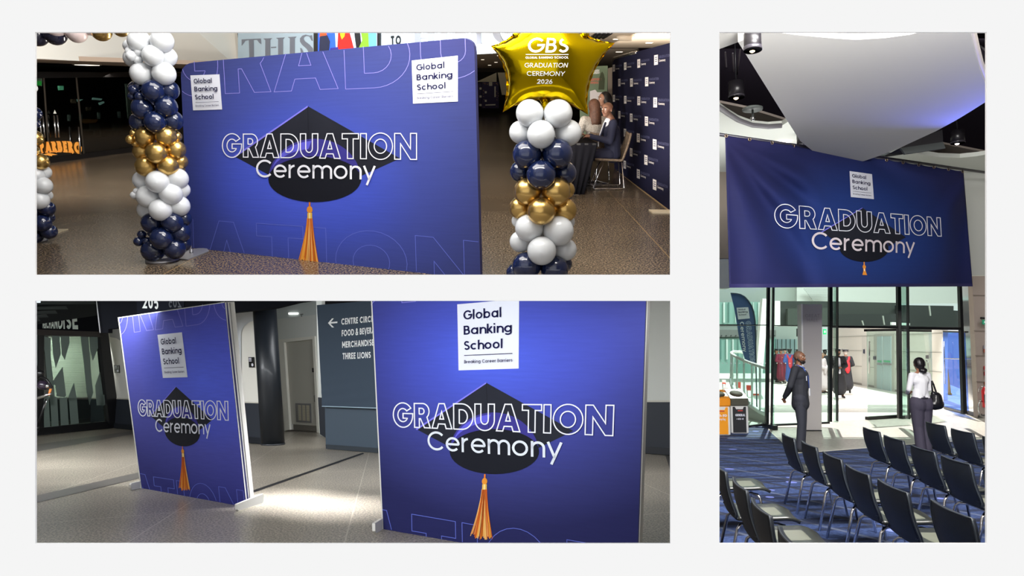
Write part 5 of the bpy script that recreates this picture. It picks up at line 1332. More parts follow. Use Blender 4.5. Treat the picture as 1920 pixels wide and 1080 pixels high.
MB().prism(dp([(521, 637), (590, 630), (590, 635.5), (532, 642), (543, 806), (534, 807.5)], .05), -DP.n*.13).build('door_frame', M_fr2, t)
MB().prism(dp([(585.5, 635), (590, 630.5), (598, 811.5), (594, 811)], .05), -DP.n*.13).build('door_frame', M_fr2, t)
leaf = MB().prism(dp([(532, 642.5), (586, 635.8), (594.5, 809), (543, 806)], -.03), -DP.n*.05).build('leaf', mat('door_grey', (178, 176, 166), .6), t)
MB().prism(dp([(542.3, 795), (593.5, 798.5), (594.3, 808.5), (543, 805.8)], -.015), -DP.n*.012).build('kick_plate', M_steel, t)
g = MB().prism(dp([(553.5, 756), (582.5, 757), (583.5, 793), (555.5, 791)], -.01), -DP.n*.018).build('grille_frame', mat('grille_grey', (128, 128, 130), .5, metal=.3), t)
MB().prism(dp([(556.5, 759), (580.5, 760), (581.5, 790), (558, 788)], 0), -DP.n*.01).build('grille_back', mat('grille_cream', (196, 190, 168), .7), t)
for k in range(4):
    x = 557+k*7.6; MB().prism(dp([(x, 758), (x+1.2, 758), (x+2.2, 790), (x+1, 790)], .012), -DP.n*.01).build('grille_bar', mat('grille_grey', (128, 128, 130), .5, metal=.3), t)
for k in range(12):
    y = 760+k*2.5; MB().prism(dp([(556.5, y), (581, y+.9), (581, y+1.7), (556.5, y+.9)], .008), -DP.n*.006).build('grille_louvre', mat('grille_shade', (150, 146, 132), .6), t)
MB().prism(dp([(588.3, 741), (591, 741), (591.8, 753), (589, 753)], .01), -DP.n*.03).build('pull_handle', M_steel, t)
MB().prism(dp([(585, 690), (588.5, 690), (588.8, 698), (585.3, 698)], .03), -DP.n*.03).build('card_reader', mat('reader_black', (24, 24, 26), .5), t)
# narrow white return and dado by the door
rl = fl(603, 842); 
RP = Pl(DP(604, 800)+V((0, -1.2, 0)), V((0, -1, 0)))
struct('wall_return', MB().prism([RP(593, 564), RP(603, 563), RP(613, 822), RP(599, 815)], (0, .3, 0)), M_wall2)
struct('wall_return_dado', MB().prism([RP(596, 745, .03), RP(610, 746, .03), RP(614, 823, .03), RP(600, 814, .03)], (0, .01, 0)), M_dado)
t = thing('ceiling_light', 'slim white light in the corridor ceiling by the pillar', 'light', DP(549, 588, .05))
MB().prism(dp([(540.5, 586.5), (558, 586.3), (558, 589.3), (541, 589.6)], .06), -DP.n*.02).build('diffuser', mat('lamp_white', (255, 255, 250), .5, emit=2), t)
t = thing('sprinkler', 'tiny sprinkler head hanging beside the corridor light', 'sprinkler', DP(565.5, 590, .1))
MB().tube([DP(565.5, 588.5, .1), DP(565.5, 594, .1)], .012, 6).build('stem', mat('sprinkler_grey', (110, 112, 112), .5), t)
MB().tube([DP(563.5, 589.5, .1), DP(568, 589.2, .1)], .014, 6).build('deflector', mat('sprinkler_grey', (110, 112, 112), .5), t)
# ---- slate directional sign wall
g0 = fl(611, 841.5); g1 = fl(722, 850.5); GP = vplane(g0, g1)
def gp(pts, off=0): return [GP(x, y, off) for x, y in pts]
t = thing('directional_sign', 'slate blue freestanding sign wall listing directions in white capitals', 'sign', g0)
MB().prism(gp([(609, 763), (735, 765.5), (735, 851.5), (611, 841.5)]), -GP.n*.2).build('lower_panel', M_dado2, t)
MB().prism(gp([(610.5, 833.5), (735, 842.5), (735, 851.5), (611, 841.5)], .03), -GP.n*.028).build('plinth', mat('plinth_slate', (40, 48, 56), .6), t)
mb = MB()
def drape(u, v):
    x = 594+(10)*v+u*(735-594-10*v); y = (572-u*11.5)+v*((761+u*5)-(572-u*11.5)); q = GP(x, y, .08)
    w = .012*max(0, v-.55)*sin(v*60+u*7)+.01*max(0, v-.8)*sin(u*18)
    return q+GP.n*w
mb.grid(drape, 30, 60).build('fabric_panel', mat('sign_fabric', (60, 72, 86), .8, spec=.2), t)
MB().prism(gp([(594, 572), (735, 560.5), (735, 765), (604, 761)], .06), -GP.n*.2).build('panel_core', M_dado2, t)
MB().prism(gp([(603.5, 761), (735, 765.4), (735, 767), (603.5, 762.5)], .1), -GP.n*.05).build('shelf_edge', mat('edge_pale', (150, 172, 186), .4), t)
A = Art(lambda x, y, o: GP(x, y, .085+o), t)
M_st = mat('sign_text_white', (228, 232, 232), .7)
A.out('arrow', [[(616, 604.2), (632.5, 602.8), (632.5, 605.8), (616, 607.2)], [(615, 605.8), (622.5, 597), (626, 597), (618.5, 605.8)], [(615, 605.8), (618.5, 605.8), (626.5, 614), (622.5, 614)]], M_st, .006)
for s, x1, y0, dy in (('CENTRE CIRCLE', 704, 597.3, -6), ('FOOD & BEVERAGE', 713, 619, -7.2), ('MERCHANDISE', 701, 640.6, -4.6), ('THREE LIONS', 695.5, 662, -2.6)):
    x0 = 640+(y0-597)*.035
    A.text('sign_lettering', s, [(x0, y0), (x1, y0+dy), (x1, y0+dy+11.8), (x0, y0+11.8)], .21, M_st, .006, .09)
# ---- white wall on the right
r0 = fl(1180, 848); r1 = fl(1300, 857.5); RW = vplane(r0, r1)
def rw(pts, off=0): return [RW(x, y, off) for x, y in pts]
struct('wall_concourse_right', MB().prism(rw([(1150, 845.6), (1300, 857.5), (1300, 545), (1150, 545)]), -RW.n*.1), mat('wall_right_white', (206, 208, 202), .85))
struct('wall_right_dado', MB().prism(rw([(1150, 845), (1300, 857), (1300, 754), (1150, 754)], .02), -RW.n*.018), M_dado)
struct('baseboard_right', MB().prism(rw([(1150, 845), (1300, 857), (1300, 842.5), (1150, 834)], .05), -RW.n*.028), mat('skirting_dark', (28, 31, 38), .5))
struct('trim_8', MB().prism(rw([(1150, 754), (1300, 754), (1300, 750.5), (1150, 751)], .035), -RW.n*.03), mat('dado_rail', (196, 192, 180), .6))
struct('trim_9', MB().prism([RW(1257, 842, 1.6), RW(1300, 842, 1.6), RW(1300, 905, 1.6), RW(1247, 905, 1.6)][:0] or fq((1247, 853), (1300, 857), (1300, 893), (1258, 886)), (0, 0, -.004)), mat('floor_dark_tile', (70, 66, 62), .3))
# ---- left panel
QL = [(221, 596), (421, 566.6), (462, 951), (264, 915)]
PL_, e0, e1 = px_plane_panel(QL, (264, 915), (462, 951))
t = thing('graduation_backdrop', 'narrower blue printed panel on white feet left of the pillar', 'backdrop', PL_(360, 932))
HL = homog(QL, [(0, 1), (1, 1), (1, 0), (0, 0)])
GL = grad_mat('print_glow_left', (.72, .60), 1.0, .62, [(0, (94, 112, 242)), (.3, (88, 100, 218)), (.6, (82, 86, 178)), (1, (54, 56, 130))])
front_fabric(QL, PL_, HL, GL, t, th=.04)
bk = aty(421, 567, PL_(421, 567).y+.16)
yb0 = PL_(461, 944).y+.16; yt0 = PL_(421, 567).y+.16
M_frm = mat('frame_white', (226, 224, 218), .5)
MB().add([PL_(421.5, 566.6, -.002), PL_(462, 946, -.002), aty(476.5, 934, yb0), aty(439.5, 566, yt0)], [(0, 1, 2, 3)]).build('side_frame', M_frm, t)
MB().add([PL_(421.5, 566.6, -.002), aty(439.5, 566, yt0), aty(231, 594.5, PL_(221, 596).y+.16), PL_(221, 596, -.002)], [(0, 1, 2, 3)]).build('top_frame', M_frm, t)
MB().tube([aty(430.8, 568, (yt0+PL_(421, 567).y)/2-.03), aty(469, 940, (yb0+PL_(461, 944).y)/2-.03)], .006, 6).build('frame_groove', mat('groove_grey', (150, 148, 144), .6), t)
MB().add([PL_(221, 596, .003), PL_(223, 596, .003), PL_(265.5, 915.3, .003), PL_(263.5, 915, .003)], [(0, 1, 2, 3)]).build('edge_seam', M_frm, t)
MB().add([PL_(221, 595.2, .003), PL_(421, 566, .003), PL_(421, 567.6, .003), PL_(221, 596.8, .003)], [(0, 1, 2, 3)]).build('edge_seam', M_frm, t)
a, b = fl(446.5, 958), fl(493, 943); FP = vplane(a, b)
MB().prism([FP(x, y) for x, y in [(444.5, 945.5), (493, 926), (494.8, 929), (494.6, 940), (491.5, 943.5), (448.5, 958.5), (445.5, 955.5)]], -FP.n*.03).build('foot', M_frm, t)
a, b = fl(247, 919), fl(264, 915.5); FP = vplane(a, b)
MB().prism([FP(x, y) for x, y in [(247, 906), (263.8, 902), (263.8, 915.5), (248.5, 919.2), (245.8, 915), (245.3, 909)]], -FP.n*.03).build('foot', M_frm, t)
A = Art(lambda x, y, o: PL_(x, y, o), t, QL)
for ch, bl_, br, ln in (('G', (206, 628), (243, 624), .10), ('R', (251.7, 623), (288, 618.2), .10), ('A', (291, 618.6), (343, 611.4), .10), ('D', (349, 611.5), (397, 605), .09), ('U', (404, 603), (452, 596), .09)):
    big(A, ch, bl_, br, 84, ln, M_line2, 1.0)
for ch, tl, tr in (('A', (240, 884), (290, 893)), ('T', (287.6, 894), (325.3, 899.8)), ('I', (330.5, 901), (343, 902.5)), ('O', (352, 904), (404, 912)), ('N', (409.7, 912.4), (456, 920))):
    big(A, ch, (tl[0]+8, tl[1]+80), (tr[0]+8, tr[1]+80), 80, .10, M_line3, 1.0)
A.cap([(329.5, 724.8), (281.7, 779.5), (398.4, 787), (345, 837)], (342, 837, 347.5, 920, .52))
A.outline('printed_title', 'GRADUATION', [(258, 750), (427, 752.5), (428, 788), (260, 779)], 1.7, M_line, .009)
A.text('printed_subtitle', 'Ceremony', [(291, 785), (394, 789), (395, 815), (291.5, 809.5)], .12, M_line, .009, .06)
A.logo([(295.2, 627.8), (341.1, 623), (351.7, 707.2), (305.4, 708.7)])
# ---- right panel
QR = [(695.6, 546), (1211.6, 546), (1194, 1075), (717.6, 992)]
PR, e0, e1 = px_plane_panel(QR, (717.6, 992), (1194, 1075))
t = thing('graduation_backdrop', 'large blue printed panel filling the right of the concourse', 'backdrop', PR(900, 1023))
HR = homog([(695.6, 490), (1213, 440), (1194, 1075), (717.6, 992)], [(0, 1), (1, 1), (1, 0), (0, 0)])
GR = grad_mat('print_glow_right', (.47, .64), .92, .56, [(0, (78, 98, 222)), (.28, (70, 82, 186)), (.55, (62, 68, 146)), (.8, (52, 56, 116)), (1, (40, 42, 92))])
front_fabric(QR, PR, HR, GR, t, th=.05)
MB().add([PR(694.8, 546, .003), PR(697, 546, .003), PR(718.8, 992.3, .003), PR(716.6, 992, .003)], [(0, 1, 2, 3)]).build('edge_seam', M_frm, t)
MB().add([PR(1211.6, 546, .003), PR(1213.2, 546, .003), PR(1195.6, 1075, .003), PR(1194, 1075, .003)], [(0, 1, 2, 3)]).build('edge_seam', mat('edge_dark', (30, 26, 50), .6), t)
MB().prism([PR(1213.2, 546, -.01), PR(1215, 546, -.01), PR(1198, 1060, -.01), PR(1195.6, 1060, -.01)], -PR.n*.05).build('side_frame', M_frm, t)
a, b = fl(705.5, 1000), fl(718, 992); FP = vplane(a, b)
MB().prism([FP(x, y) for x, y in [(703.4, 981), (717, 972.5), (717.6, 992), (706.5, 1000), (703.6, 996)]], -FP.n*.03).build('foot', M_frm, t)
A = Art(lambda x, y, o: PR(x, y, o), t, [(696, 546), (1211, 546), (1196, 1021), (1194, 1075), (718, 992)])
for ch, bl_, br, ln in (('G', (640, 582), (722, 570), .05), ('R', (753.5, 567.6), (835, 560), .05)):
    big(A, ch, bl_, br, 150, ln, M_line2, 1.2)
for ch, tl, tr in (('A', (660, 945), (762, 964)), ('T', (771.8, 964), (853.8, 978)), ('I', (866.2, 980), (894.5, 985)), ('O', (905, 984), (1034, 1004)), ('N', (1062.8, 1012), (1190, 1033))):
    big(A, ch, (tl[0]+3, tl[1]+150), (tr[0]+3, tr[1]+150), 150, .02, M_line3, 1.2)
A.cap([(911.5, 717.5), (781, 804.9), (1075, 808), (929.5, 889)], (909, 889, 905, 1011, 1.0))
A.outline('printed_title', 'GRADUATION', [(737, 756), (1151, 760), (1149, 817), (738, 799.5)], 2.3, M_line, .009)
A.text('printed_subtitle', 'Ceremony', [(801, 808), (1054, 819), (1054, 860), (802, 843.5)], .115, mat('print_offwhite', (226, 232, 242), .7), .009, .06)
A.logo([(857.3, 570.6), (973.4, 560.5), (972.5, 691), (859.8, 694.5)])
# ---- lighting gear cut by the left edge
LGp = Pl(V((0, fl(80, 812).y-3.0, 0)), V((0, -1, 0)))
g = lambda x, y, o=0: LGp(x, y, o)
t = thing('tripod_light', 'black and chrome tripod lamp gear cut off by the left edge', 'tripod', g(66, 830))
M_bk = mat('gear_black', (18, 18, 20), .3); k_ = (g(67, 700)-g(66, 700)).length
MB().ball(g(74, 700), 9*k_, 14, (1, .8, .8)).build('lamp_head', M_bk, t)
MB().lathe([(.0, -10*k_), (7*k_, -9*k_), (9*k_, 2*k_), (6*k_, 8*k_), (0, 9*k_)], g(80, 722), 14, (-.6, -.5, .3)).build('lamp_housing', mat('gear_plum', (44, 36, 50), .25, coat=.5), t)
MB().ball(g(89, 724), 4.5*k_, 12).build('knob', M_steel, t)
MB().tube([g(66, 712), g(76, 706), g(88, 712), g(98, 727)], 2.2*k_, 10).build('cable_loop', M_bk, t)
MB().tube([g(95, 729), g(92, 741)], 2.2*k_, 10).build('orange_clip', mat('gear_orange', (222, 130, 60), .4), t)
MB().tube([g(64, 742), g(72, 746), g(84, 742), g(96, 738)], [3*k_, 3.4*k_, 3*k_, 2*k_], 10).build('clamp', M_steel, t)
MB().tube([g(87, 748), g(79, 772), g(70, 798)], 1.8*k_, 10).build('leg', M_bk, t)
MB().tube([g(88.5, 748), g(83, 765)], .8*k_, 8).build('leg_highlight', M_steel, t)
MB().lathe([(0, 0), (4*k_, 0), (4*k_, 6*k_), (0, 7*k_)], g(69, 806), 12).build('leg_joint', M_bk, t)
MB().tube([g(66, 803), V((g(60, 812).x, g(60, 812).y, 0.0))], 1.8*k_, 8).build('leg', M_bk, t)
MB().tube([g(70, 806), V((g(64, 830).x, g(64, 830).y, 0.0))], 1.8*k_, 8).build('leg', M_bk, t)

# ================================================================= HALL (right)
use(HALL)
YG = 17.2
M_carpet = floor_mat('hall_carpet', (30, 44, 86), (66, 88, 138), 20, [(-.20, .98, .42, .10, .1), (.86, .52, .50, .06, .3), (-.06, 1, 1.26, .16, .0), (.86, .52, 1.0, .10, .65)], [(12, 16, 36), (104, 112, 132), (14, 18, 40), (12, 16, 36)], rough=.9, dots=(1.25, .10, (120, 134, 210)), contrast=(.3, .7), blend=.5)
M_tile = floor_mat('hall_tiles', (150, 146, 136), (176, 172, 160), 14, [(1, .05, 1.2, .02, .2), (0, 1, 1.6, .02, .3)], (120, 116, 108), rough=.3, blend=.2)
pt_ = lambda *p: [(fl(*q).x, fl(*q).y) for q in p]
floorpoly('floor_carpet', [(.95, 3.5), (6, 3.5)]+pt_((1900, 818), (1828, 825), (1712, 833), (1600, 842), (1533, 847.5), (1484, 851), (1469, 832), (1443, 809), (1436, 797), (1304, 797)), M_carpet)
floorpoly('floor_tiles', pt_((1443, 809), (1469, 832), (1484, 851), (1533, 847.5), (1600, 842), (1712, 833), (1828, 825), (1900, 818), (1900, 770), (1436, 797)), M_tile, z=0)
M_out = floor_mat('atrium_floor', (196, 192, 182), (214, 210, 200), 10, [(1, .05, 2.4, .02, .2), (0, 1, 3, .03, .3)], (160, 156, 148), rough=.4, blend=.15)  # paler than the hall tiles: sun brightness put into the colour
floorpoly('floor_atrium', pt_((1304, 797), (1436, 797), (1900, 770))+[(40, 70), (17, 78)], M_out)
mb = MB(); strip = [(1436, 797), (1443, 808.3), (1469, 831), (1484, 850)]
for a, b in zip(strip, strip[1:]): mb.add(fq(a, (a[0]+3, a[1]+1.5), (b[0]+3, b[1]+1), b, z=.006), [(0, 1, 2, 3)])
strip = [(1484, 849.6), (1533, 846.5), (1600, 841), (1712, 832), (1828, 824), (1900, 817)]
for a, b in zip(strip, strip[1:]): mb.add(fq(a, (a[0], a[1]+1.8), (b[0], b[1]+1.8), b, z=.006), [(0, 1, 2, 3)])
struct('trim_10', mb, mat('threshold_pale', (214, 210, 200), .4))
# ---- glazed front
GZ = Pl(V((0, YG, 0)), V((0, -1, 0)))
def gz(pts, off=0): return [GZ(x, y, off) for x, y in pts]
M_blk = mat('frame_black2', (16, 18, 22), .35)
GLZ = glass('clear_glass', (232, 244, 240), .05)
def bar(par, name, pts, off=.05, th=.1, m=None): return MB().prism(gz(pts, off), (0, th, 0)).build(name, m or M_blk, par)
t = thing('glazed_front', 'tall black framed glass entrance front below the hanging banner', 'glazing', GZ(1560, 797))
bar(t, 'mullion', [(1440, 520), (1444.5, 520), (1442, 799), (1436.5, 799)]); bar(t, 'mullion', [(1451, 520), (1452.8, 520), (1449, 800), (1447, 800)], .3)
MB().box(GZ(1443.5, 803, .25)+V((0, 0, .05)), (.12, .7, .1)).build('post_shoe', M_blk, t)
bar(t, 'mullion', [(1555.5, 520), (1561.5, 520), (1560.5, 791), (1555, 791)]); bar(t, 'mullion', [(1571, 520), (1572.2, 520), (1572.2, 790), (1570.8, 790)], .35)
bar(t, 'mullion', [(1683.3, 520), (1689.6, 520), (1692.5, 785), (1686, 785)]); bar(t, 'mullion', [(1703, 520), (1704.3, 520), (1707, 786), (1705.6, 786)], .35)
bar(t, 'mullion', [(1798.8, 520), (1803.3, 520), (1813.5, 776), (1806.5, 776)])
bar(t, 'transom', [(1304, 609), (1440, 608.8), (1440, 610.3), (1304, 610.5)]); bar(t, 'transom', [(1452, 609.6), (1556, 609.8), (1556, 611.3), (1452, 611)])
bar(t, 'transom', [(1561, 610.5), (1684, 611.5), (1684, 616), (1561, 614.5)]); bar(t, 'transom', [(1689, 612), (1803, 614), (1803, 618.8), (1689, 617.5)])
bar(t, 'bottom_rail', [(1403, 798), (1438, 794), (1438, 798.5), (1403, 801)]); bar(t, 'bottom_rail', [(1450, 795.5), (1556, 791), (1556, 794.5), (1450, 799)])
bar(t, 'bottom_rail', [(1304, 799), (1403, 797.5), (1403, 801), (1304, 802)])
for nm, q in (('pane', [(1304, 520), (1440, 520), (1437, 797), (1304, 799)]), ('pane', [(1453, 520), (1556, 520), (1555, 793), (1449, 796)]), ('pane', [(1561, 520), (1684, 520), (1684, 611), (1561, 611)]), ('pane', [(1689, 520), (1799, 520), (1800, 613), (1689, 613)])):
    MB().prism(gz(q, -.02), (0, .012, 0)).build(nm, GLZ, t)
# dots manifest on the glass
mb = MB()
for x in list(range(1355, 1437, 8))+list(range(1457, 1503, 8)): mb.poly([gz([(x+1.1*cos(radians(a)), 681+1.1*sin(radians(a))) for a in range(0, 360, 60)], .01)])
d_ = mb.build('manifest_dots', mat('dot_white', (240, 244, 244), .5), t); d_['kind'] = 'stuff'
# fins of glass (green edge panes turned toward us)
GLF = glass('fin_glass', (226, 242, 236), .06)
for (xa, xb, y1) in ((1445, 1451, 800), (1562, 1571, 792), (1690, 1703, 786)):
    a = GZ(xa, 520); MB().prism([GZ(xa, 520, .02), GZ(xb, 520, .32), GZ(xb, y1, .32), GZ(xa, y1, .02)], (.01, 0, 0)).build('glass_fin', GLF, t)
# door leaves
def leaf(label, tl, tr, br, bl, off, rail_t, rail_b, tint=None, frame=True):
    a = V((0, 0, 0)); P = vplane(fl(*bl), fl(*br))
    d = thing('glass_door', label, 'door', fl(*bl), group=None)
    MB().prism([P(*tl), P(*tr), P(*br), P(*bl)], -P.n*.02).build('glass_leaf', tint or GLZ, d)
    MB().prism([P(tl[0], tl[1], .04), P(tr[0], tr[1], .04), P(tr[0], tr[1]+rail_t, .04), P(tl[0], tl[1]+rail_t, .04)], -P.n*.1).build('top_rail', M_blk, d)
    MB().prism([P(bl[0], bl[1]-rail_b, .04), P(br[0], br[1]-rail_b, .04), P(*br, .04), P(*bl, .04)], -P.n*.1).build('bottom_rail', M_blk, d)
    return d, P
d, P = leaf('open glass door leaf standing in the middle of the entrance', (1626, 617), (1686, 616), (1690, 783), (1628, 787), 0, 4.5, 5.5)
MB().tube([P(1630, 640, .1), P(1630, 700, .1)], .02, 8).build('pull_handle', M_steel, d)
d, P = leaf('narrow glass door leaf behind the woman in white', (1694, 617), (1747, 618), (1749, 778), (1692, 785), 0, 4.5, 5)
d, P = leaf('glass door leaf with a painted blue reflection, folded open near the right wall', (1768, 620), (1799, 621), (1806, 776), (1769, 766.5), 0, 3, 4.5, glass('blue_reflection_glass', (160, 186, 240), .02))  # blue tint of the glass stands in for a reflection
MB().tube([P(1771, 672, .12), P(1800, 673, .12)], .014, 8).build('push_bar', M_steel, d)
MB().tube([P(1770, 640, .12), P(1772, 720, .12)], .014, 8).build('pull_handle', M_steel, d)
# right return pane of glass
P = vplane(fl(1811, 776), fl(1833, 781.5))
t = thing('side_glass', 'pale green glass side pane between entrance and right wall', 'glazing', fl(1811, 776))
MB().prism([P(1803.3, 520), P(1823, 520), P(1833, 779), P(1812.5, 773)], -P.n*.02).build('pane', glass('side_glass_m', (206, 228, 220), .35, .1), t)
MB().prism([P(1812, 771, .05), P(1833.5, 775, .05), P(1834.5, 783, .05), P(1812.5, 777.5, .05)], -P.n*.1).build('base_rail', M_blk, t)
# ---- bulkhead over the glazing and side pieces
M_bulk = mat('hall_bulkhead', (190, 192, 186), .85)
struct('wall_bulkhead', MB().prism([GZ(1304, 516, -.02), GZ(1990, 516, -.02), GZ(1990, 318, -.02), GZ(1304, 318, -.02)], (0, .2, 0)), M_bulk)
struct('wall_void', MB().prism([GZ(1200, 318, -.02), GZ(2400, 318, -.02), GZ(2400, -60, -.02), GZ(1200, -60, -.02)], (0, .2, 0)), mat('ceiling_void_black', (14, 10, 16), .9, spec=.05))
struct('trim_11', MB().prism([GZ(1304, 486, .06), GZ(1372, 484, .06), GZ(1372, 320, .06), GZ(1304, 320, .06)], (0, .06, 0)), mat('hall_taupe', (160, 148, 134), .85))
struct('trim_12', MB().prism([GZ(1304, 540, .3), GZ(1368, 540, .3), GZ(1368, 486, .3), GZ(1304, 486, .3)], (0, .28, 0)), mat('hall_pale_green', (206, 212, 204), .85))
# right wall with joints
yw = 16.4
RWL = Pl(V((0, yw, 0)), V((0, -1, 0)))
M_rw = mat('hall_wall_panel', (160, 147, 139), .75)
w0 = fl(1834, 780).y
W3 = vplane(fl(1834, 783.5), fl(1900, 776))
def w3(pts, off=0): return [W3(x, y, off) for x, y in pts]
struct('wall_hall_right', MB().prism(w3([(1813, 360), (1910, 372), (1910, 775), (1834.5, 783), (1823, 520)]), (0, .2, 0)), M_rw)
M_jt = mat('panel_joint', (128, 118, 110), .8)
for k, (y, x) in enumerate(((398, 1816), (472, 1820), (553, 1824), (620, 1826), (666.5, 1828.5), (715.5, 1831))):
    struct('trim_%d' % (20+k), MB().prism(w3([(x, y-.5), (1910, y-.5+2), (1910, y+.5+2), (x, y+.5)], .012), (0, .01, 0)), M_jt)
struct('baseboard_right', MB().prism(w3([(1834, 779), (1910, 770), (1910, 775.5), (1834, 784)], .02), (0, .015, 0)), M_blk)
# wall fittings
t = thing('exit_sign', 'green and white exit sign with a left arrow on the right wall', 'sign', W3(1846, 604, .02))
MB().tube([W3(1840, 596.5, .08), W3(1870, 597, .08)], .035, 10).build('light_bar', M_blk, t)
MB().prism(w3([(1843, 599.5), (1875, 601), (1875, 610), (1843, 608)], .05), (0, .03, 0)).build('sign_plate', mat('exit_teal', (20, 150, 110), .5, emit=.35), t)
A = Art(lambda x, y, o: W3(x, y, .055+o), t)
A.out('arrow', [[(1846, 603.3), (1856, 603.8), (1856, 604.9), (1846, 604.4)], [(1844.8, 603.9), (1848, 601), (1849, 601.2), (1846.2, 604)], [(1844.8, 603.9), (1846.2, 604), (1849, 607), (1848, 607)]], mat('exit_white', (240, 250, 245), .5, emit=.4), .004)
for k, (y0, y1, c) in enumerate(((648, 654, (150, 150, 160)), (654.5, 661, (170, 90, 70)), (686.5, 693, (186, 34, 44)), (697, 704, (170, 26, 40)), (716, 722, (186, 96, 60)))):
    t = thing('wall_plate', ['grey notice plate on the right wall', 'brown notice plate right under the grey one', 'upper red call point on the right wall', 'lower red call point on the right wall', 'orange notice plate above the extinguisher'][k], 'plate', W3(1848, y1, .02), group='small plates on the right wall')
    MB().prism(w3([(1844.5+k*.5, y0), (1870, y0+.5), (1870, y1+.5), (1844.5+k*.5, y1)], .03), (0, .025, 0)).build('plate', mat('plate_%d' % k, c, .5), t)
ex = fl(1847, 782); t = thing('fire_extinguisher', 'red fire extinguisher on a chrome stand by the right wall', 'extinguisher', V((ex.x, ex.y-.35, 0)))
ey = ex.y-.35; k_ = ey/FPX
c0 = aty(1848, 764, ey); c1_ = aty(1847.5, 733, ey)
MB().lathe([(0, 0), (5.2*k_, 0), (5.4*k_, .03), (5.4*k_, (c1_-c0).length), (3.4*k_, (c1_-c0).length+.07), (1.5*k_, (c1_-c0).length+.11), (0, (c1_-c0).length+.12)], c0, 20).build('cylinder', mat('ext_red', (200, 22, 34), .3, coat=.5), t)
MB().box(aty(1844.5, 748, ey)+V((0, -.06, 0)), (.05, .03, .25)).build('hose', M_blk, t)
MB().box(aty(1847.5, 728, ey), (.09, .04, .04)).build('valve_handle', M_blk, t)
MB().prism([aty(1846, 742, ey)+V((0, -.075, 0)), aty(1851, 742, ey)+V((0, -.075, 0)), aty(1851, 752, ey)+V((0, -.075, 0)), aty(1846, 752, ey)+V((0, -.075, 0))], (0, .006, 0)).build('label_band', mat('ext_label', (230, 225, 215), .5), t)
MB().tube([aty(1835.5, 735, ey), aty(1835.3, 730, ey), aty(1838, 725.5, ey), aty(1843, 725, ey), aty(1847, 727, ey)], .013, 8).build('stand_hook', M_steel, t)
MB().tube([aty(1843, 753, ey), aty(1837, 752, ey), aty(1835, 758, ey), aty(1835, 770, ey), aty(1838, 780, ey), aty(1850, 782, ey)], .02, 8).build('stand_tube', M_steel, t)
# ---- ceilings
M_sail = mat('sail_grey', (196, 196, 192), .8); M_sofm = mat('soffit_pale', (208, 212, 204), .8); M_voidm = mat('ceiling_void_black', (14, 10, 16), .9, spec=.05)
ZV = 9.6
vx = [aty(1304, 500, 3.48), aty(2400, 500, 3.48)]
struct('ceiling_void', MB().prism([V((.9, 3.48, ZV)), V((20, 3.48, ZV)), V((20, YG, ZV)), V((.9, YG, ZV))], (0, 0, .1)), M_voidm)
def sail(name, px, z, m, th=.12, bow=0.0, rim=None):
    pts = [atz(x, y, z) for x, y in px]; return struct(name, MB().prism(pts, (0, 0, th)), m)
S1 = [(1384, 79), (1426, 61), (1432, 48), (1445, 60), (1500, 66), (1560, 71.5), (1605, 74.5), (1660, 71), (1705, 65), (1740, 58), (1770, 48), (1818, 48), (1820, 60), (1827, 92), (1837, 130), (1850, 163), (1875, 205), (1850, 190), (1815, 213), (1790, 227), (1755, 246), (1720, 262), (1683, 279), (1655, 290), (1620, 302), (1590, 306), (1545, 300), (1500, 264), (1476, 226)]
S1 = [(1384, 79), (1426, 60.5), (1450, 60), (1500, 66), (1560, 71.5), (1605, 74.5), (1660, 71), (1705, 65), (1740, 57), (1780, 40), (1817, 40), (1820, 60), (1827, 92), (1837, 130), (1850, 163), (1862, 183), (1850, 190), (1815, 212), (1790, 227), (1755, 246), (1720, 262), (1683, 279), (1655, 290), (1620, 302), (1590, 306), (1545, 300), (1500, 264), (1476, 226)]
sail('ceiling_sail', S1, 5.6, M_sail)
rimp = [atz(x, y, 5.6) for x, y in [(1445, 58), (1500, 64.5), (1560, 70), (1605, 73), (1660, 69.5), (1705, 63.5), (1740, 55)]]
mbr = MB().tube([p+V((0, 0, .1)) for p in rimp], .03, 8); struct('trim_30', mbr, mat('rim_pale', (226, 218, 206), .6))
rimp = [atz(x, y, 5.6) for x, y in [(1818, 40), (1820.5, 60), (1827.5, 92), (1837.5, 130), (1850.5, 163), (1862, 183)]]
struct('trim_31', MB().tube([p+V((0, 0, .1)) for p in rimp], .045, 8), mat('rim_pale', (226, 218, 206), .6))
sail('ceiling_sail_left', [(1304, 40), (1430, 58.5), (1384, 79), (1349, 92), (1304, 108)], 5.75, M_sail)
SOF = [(1304, 178), (1349, 202), (1365, 213), (1385, 225.5), (1410, 234.5), (1440, 237.5), (1466, 235.5), (1478, 228), (1560, 240), (1690, 276), (1700, 281), (1730, 290), (1760, 294.5), (1800, 296), (1830, 293), (1862, 288), (1930, 270), (1930, 372), (1304, 372)]
sail('ceiling_soffit_hall', SOF, 6.35, M_sofm, .1)
struct('trim_32', MB().tube([atz(x, y, 6.33) for x, y in [(1330, 190), (1349, 202), (1365, 213), (1385, 225.5), (1410, 234.5), (1440, 237.5), (1466, 235.5)]], .05, 8), mat('rim_grey', (110, 108, 112), .5))
sail('ceiling_cove', [(1304, 178), (1349, 192.5), (1400, 203), (1475, 226), (1470, 238), (1440, 242), (1304, 240)], 6.75, mat('cove_taupe', (158, 146, 138), .85), .05)
sail('ceiling_cove_right', [(1690, 276), (1768, 270), (1850, 286), (1900, 292), (1900, 306), (1690, 300)], 6.75, mat('cove_taupe', (158, 146, 138), .85), .05)
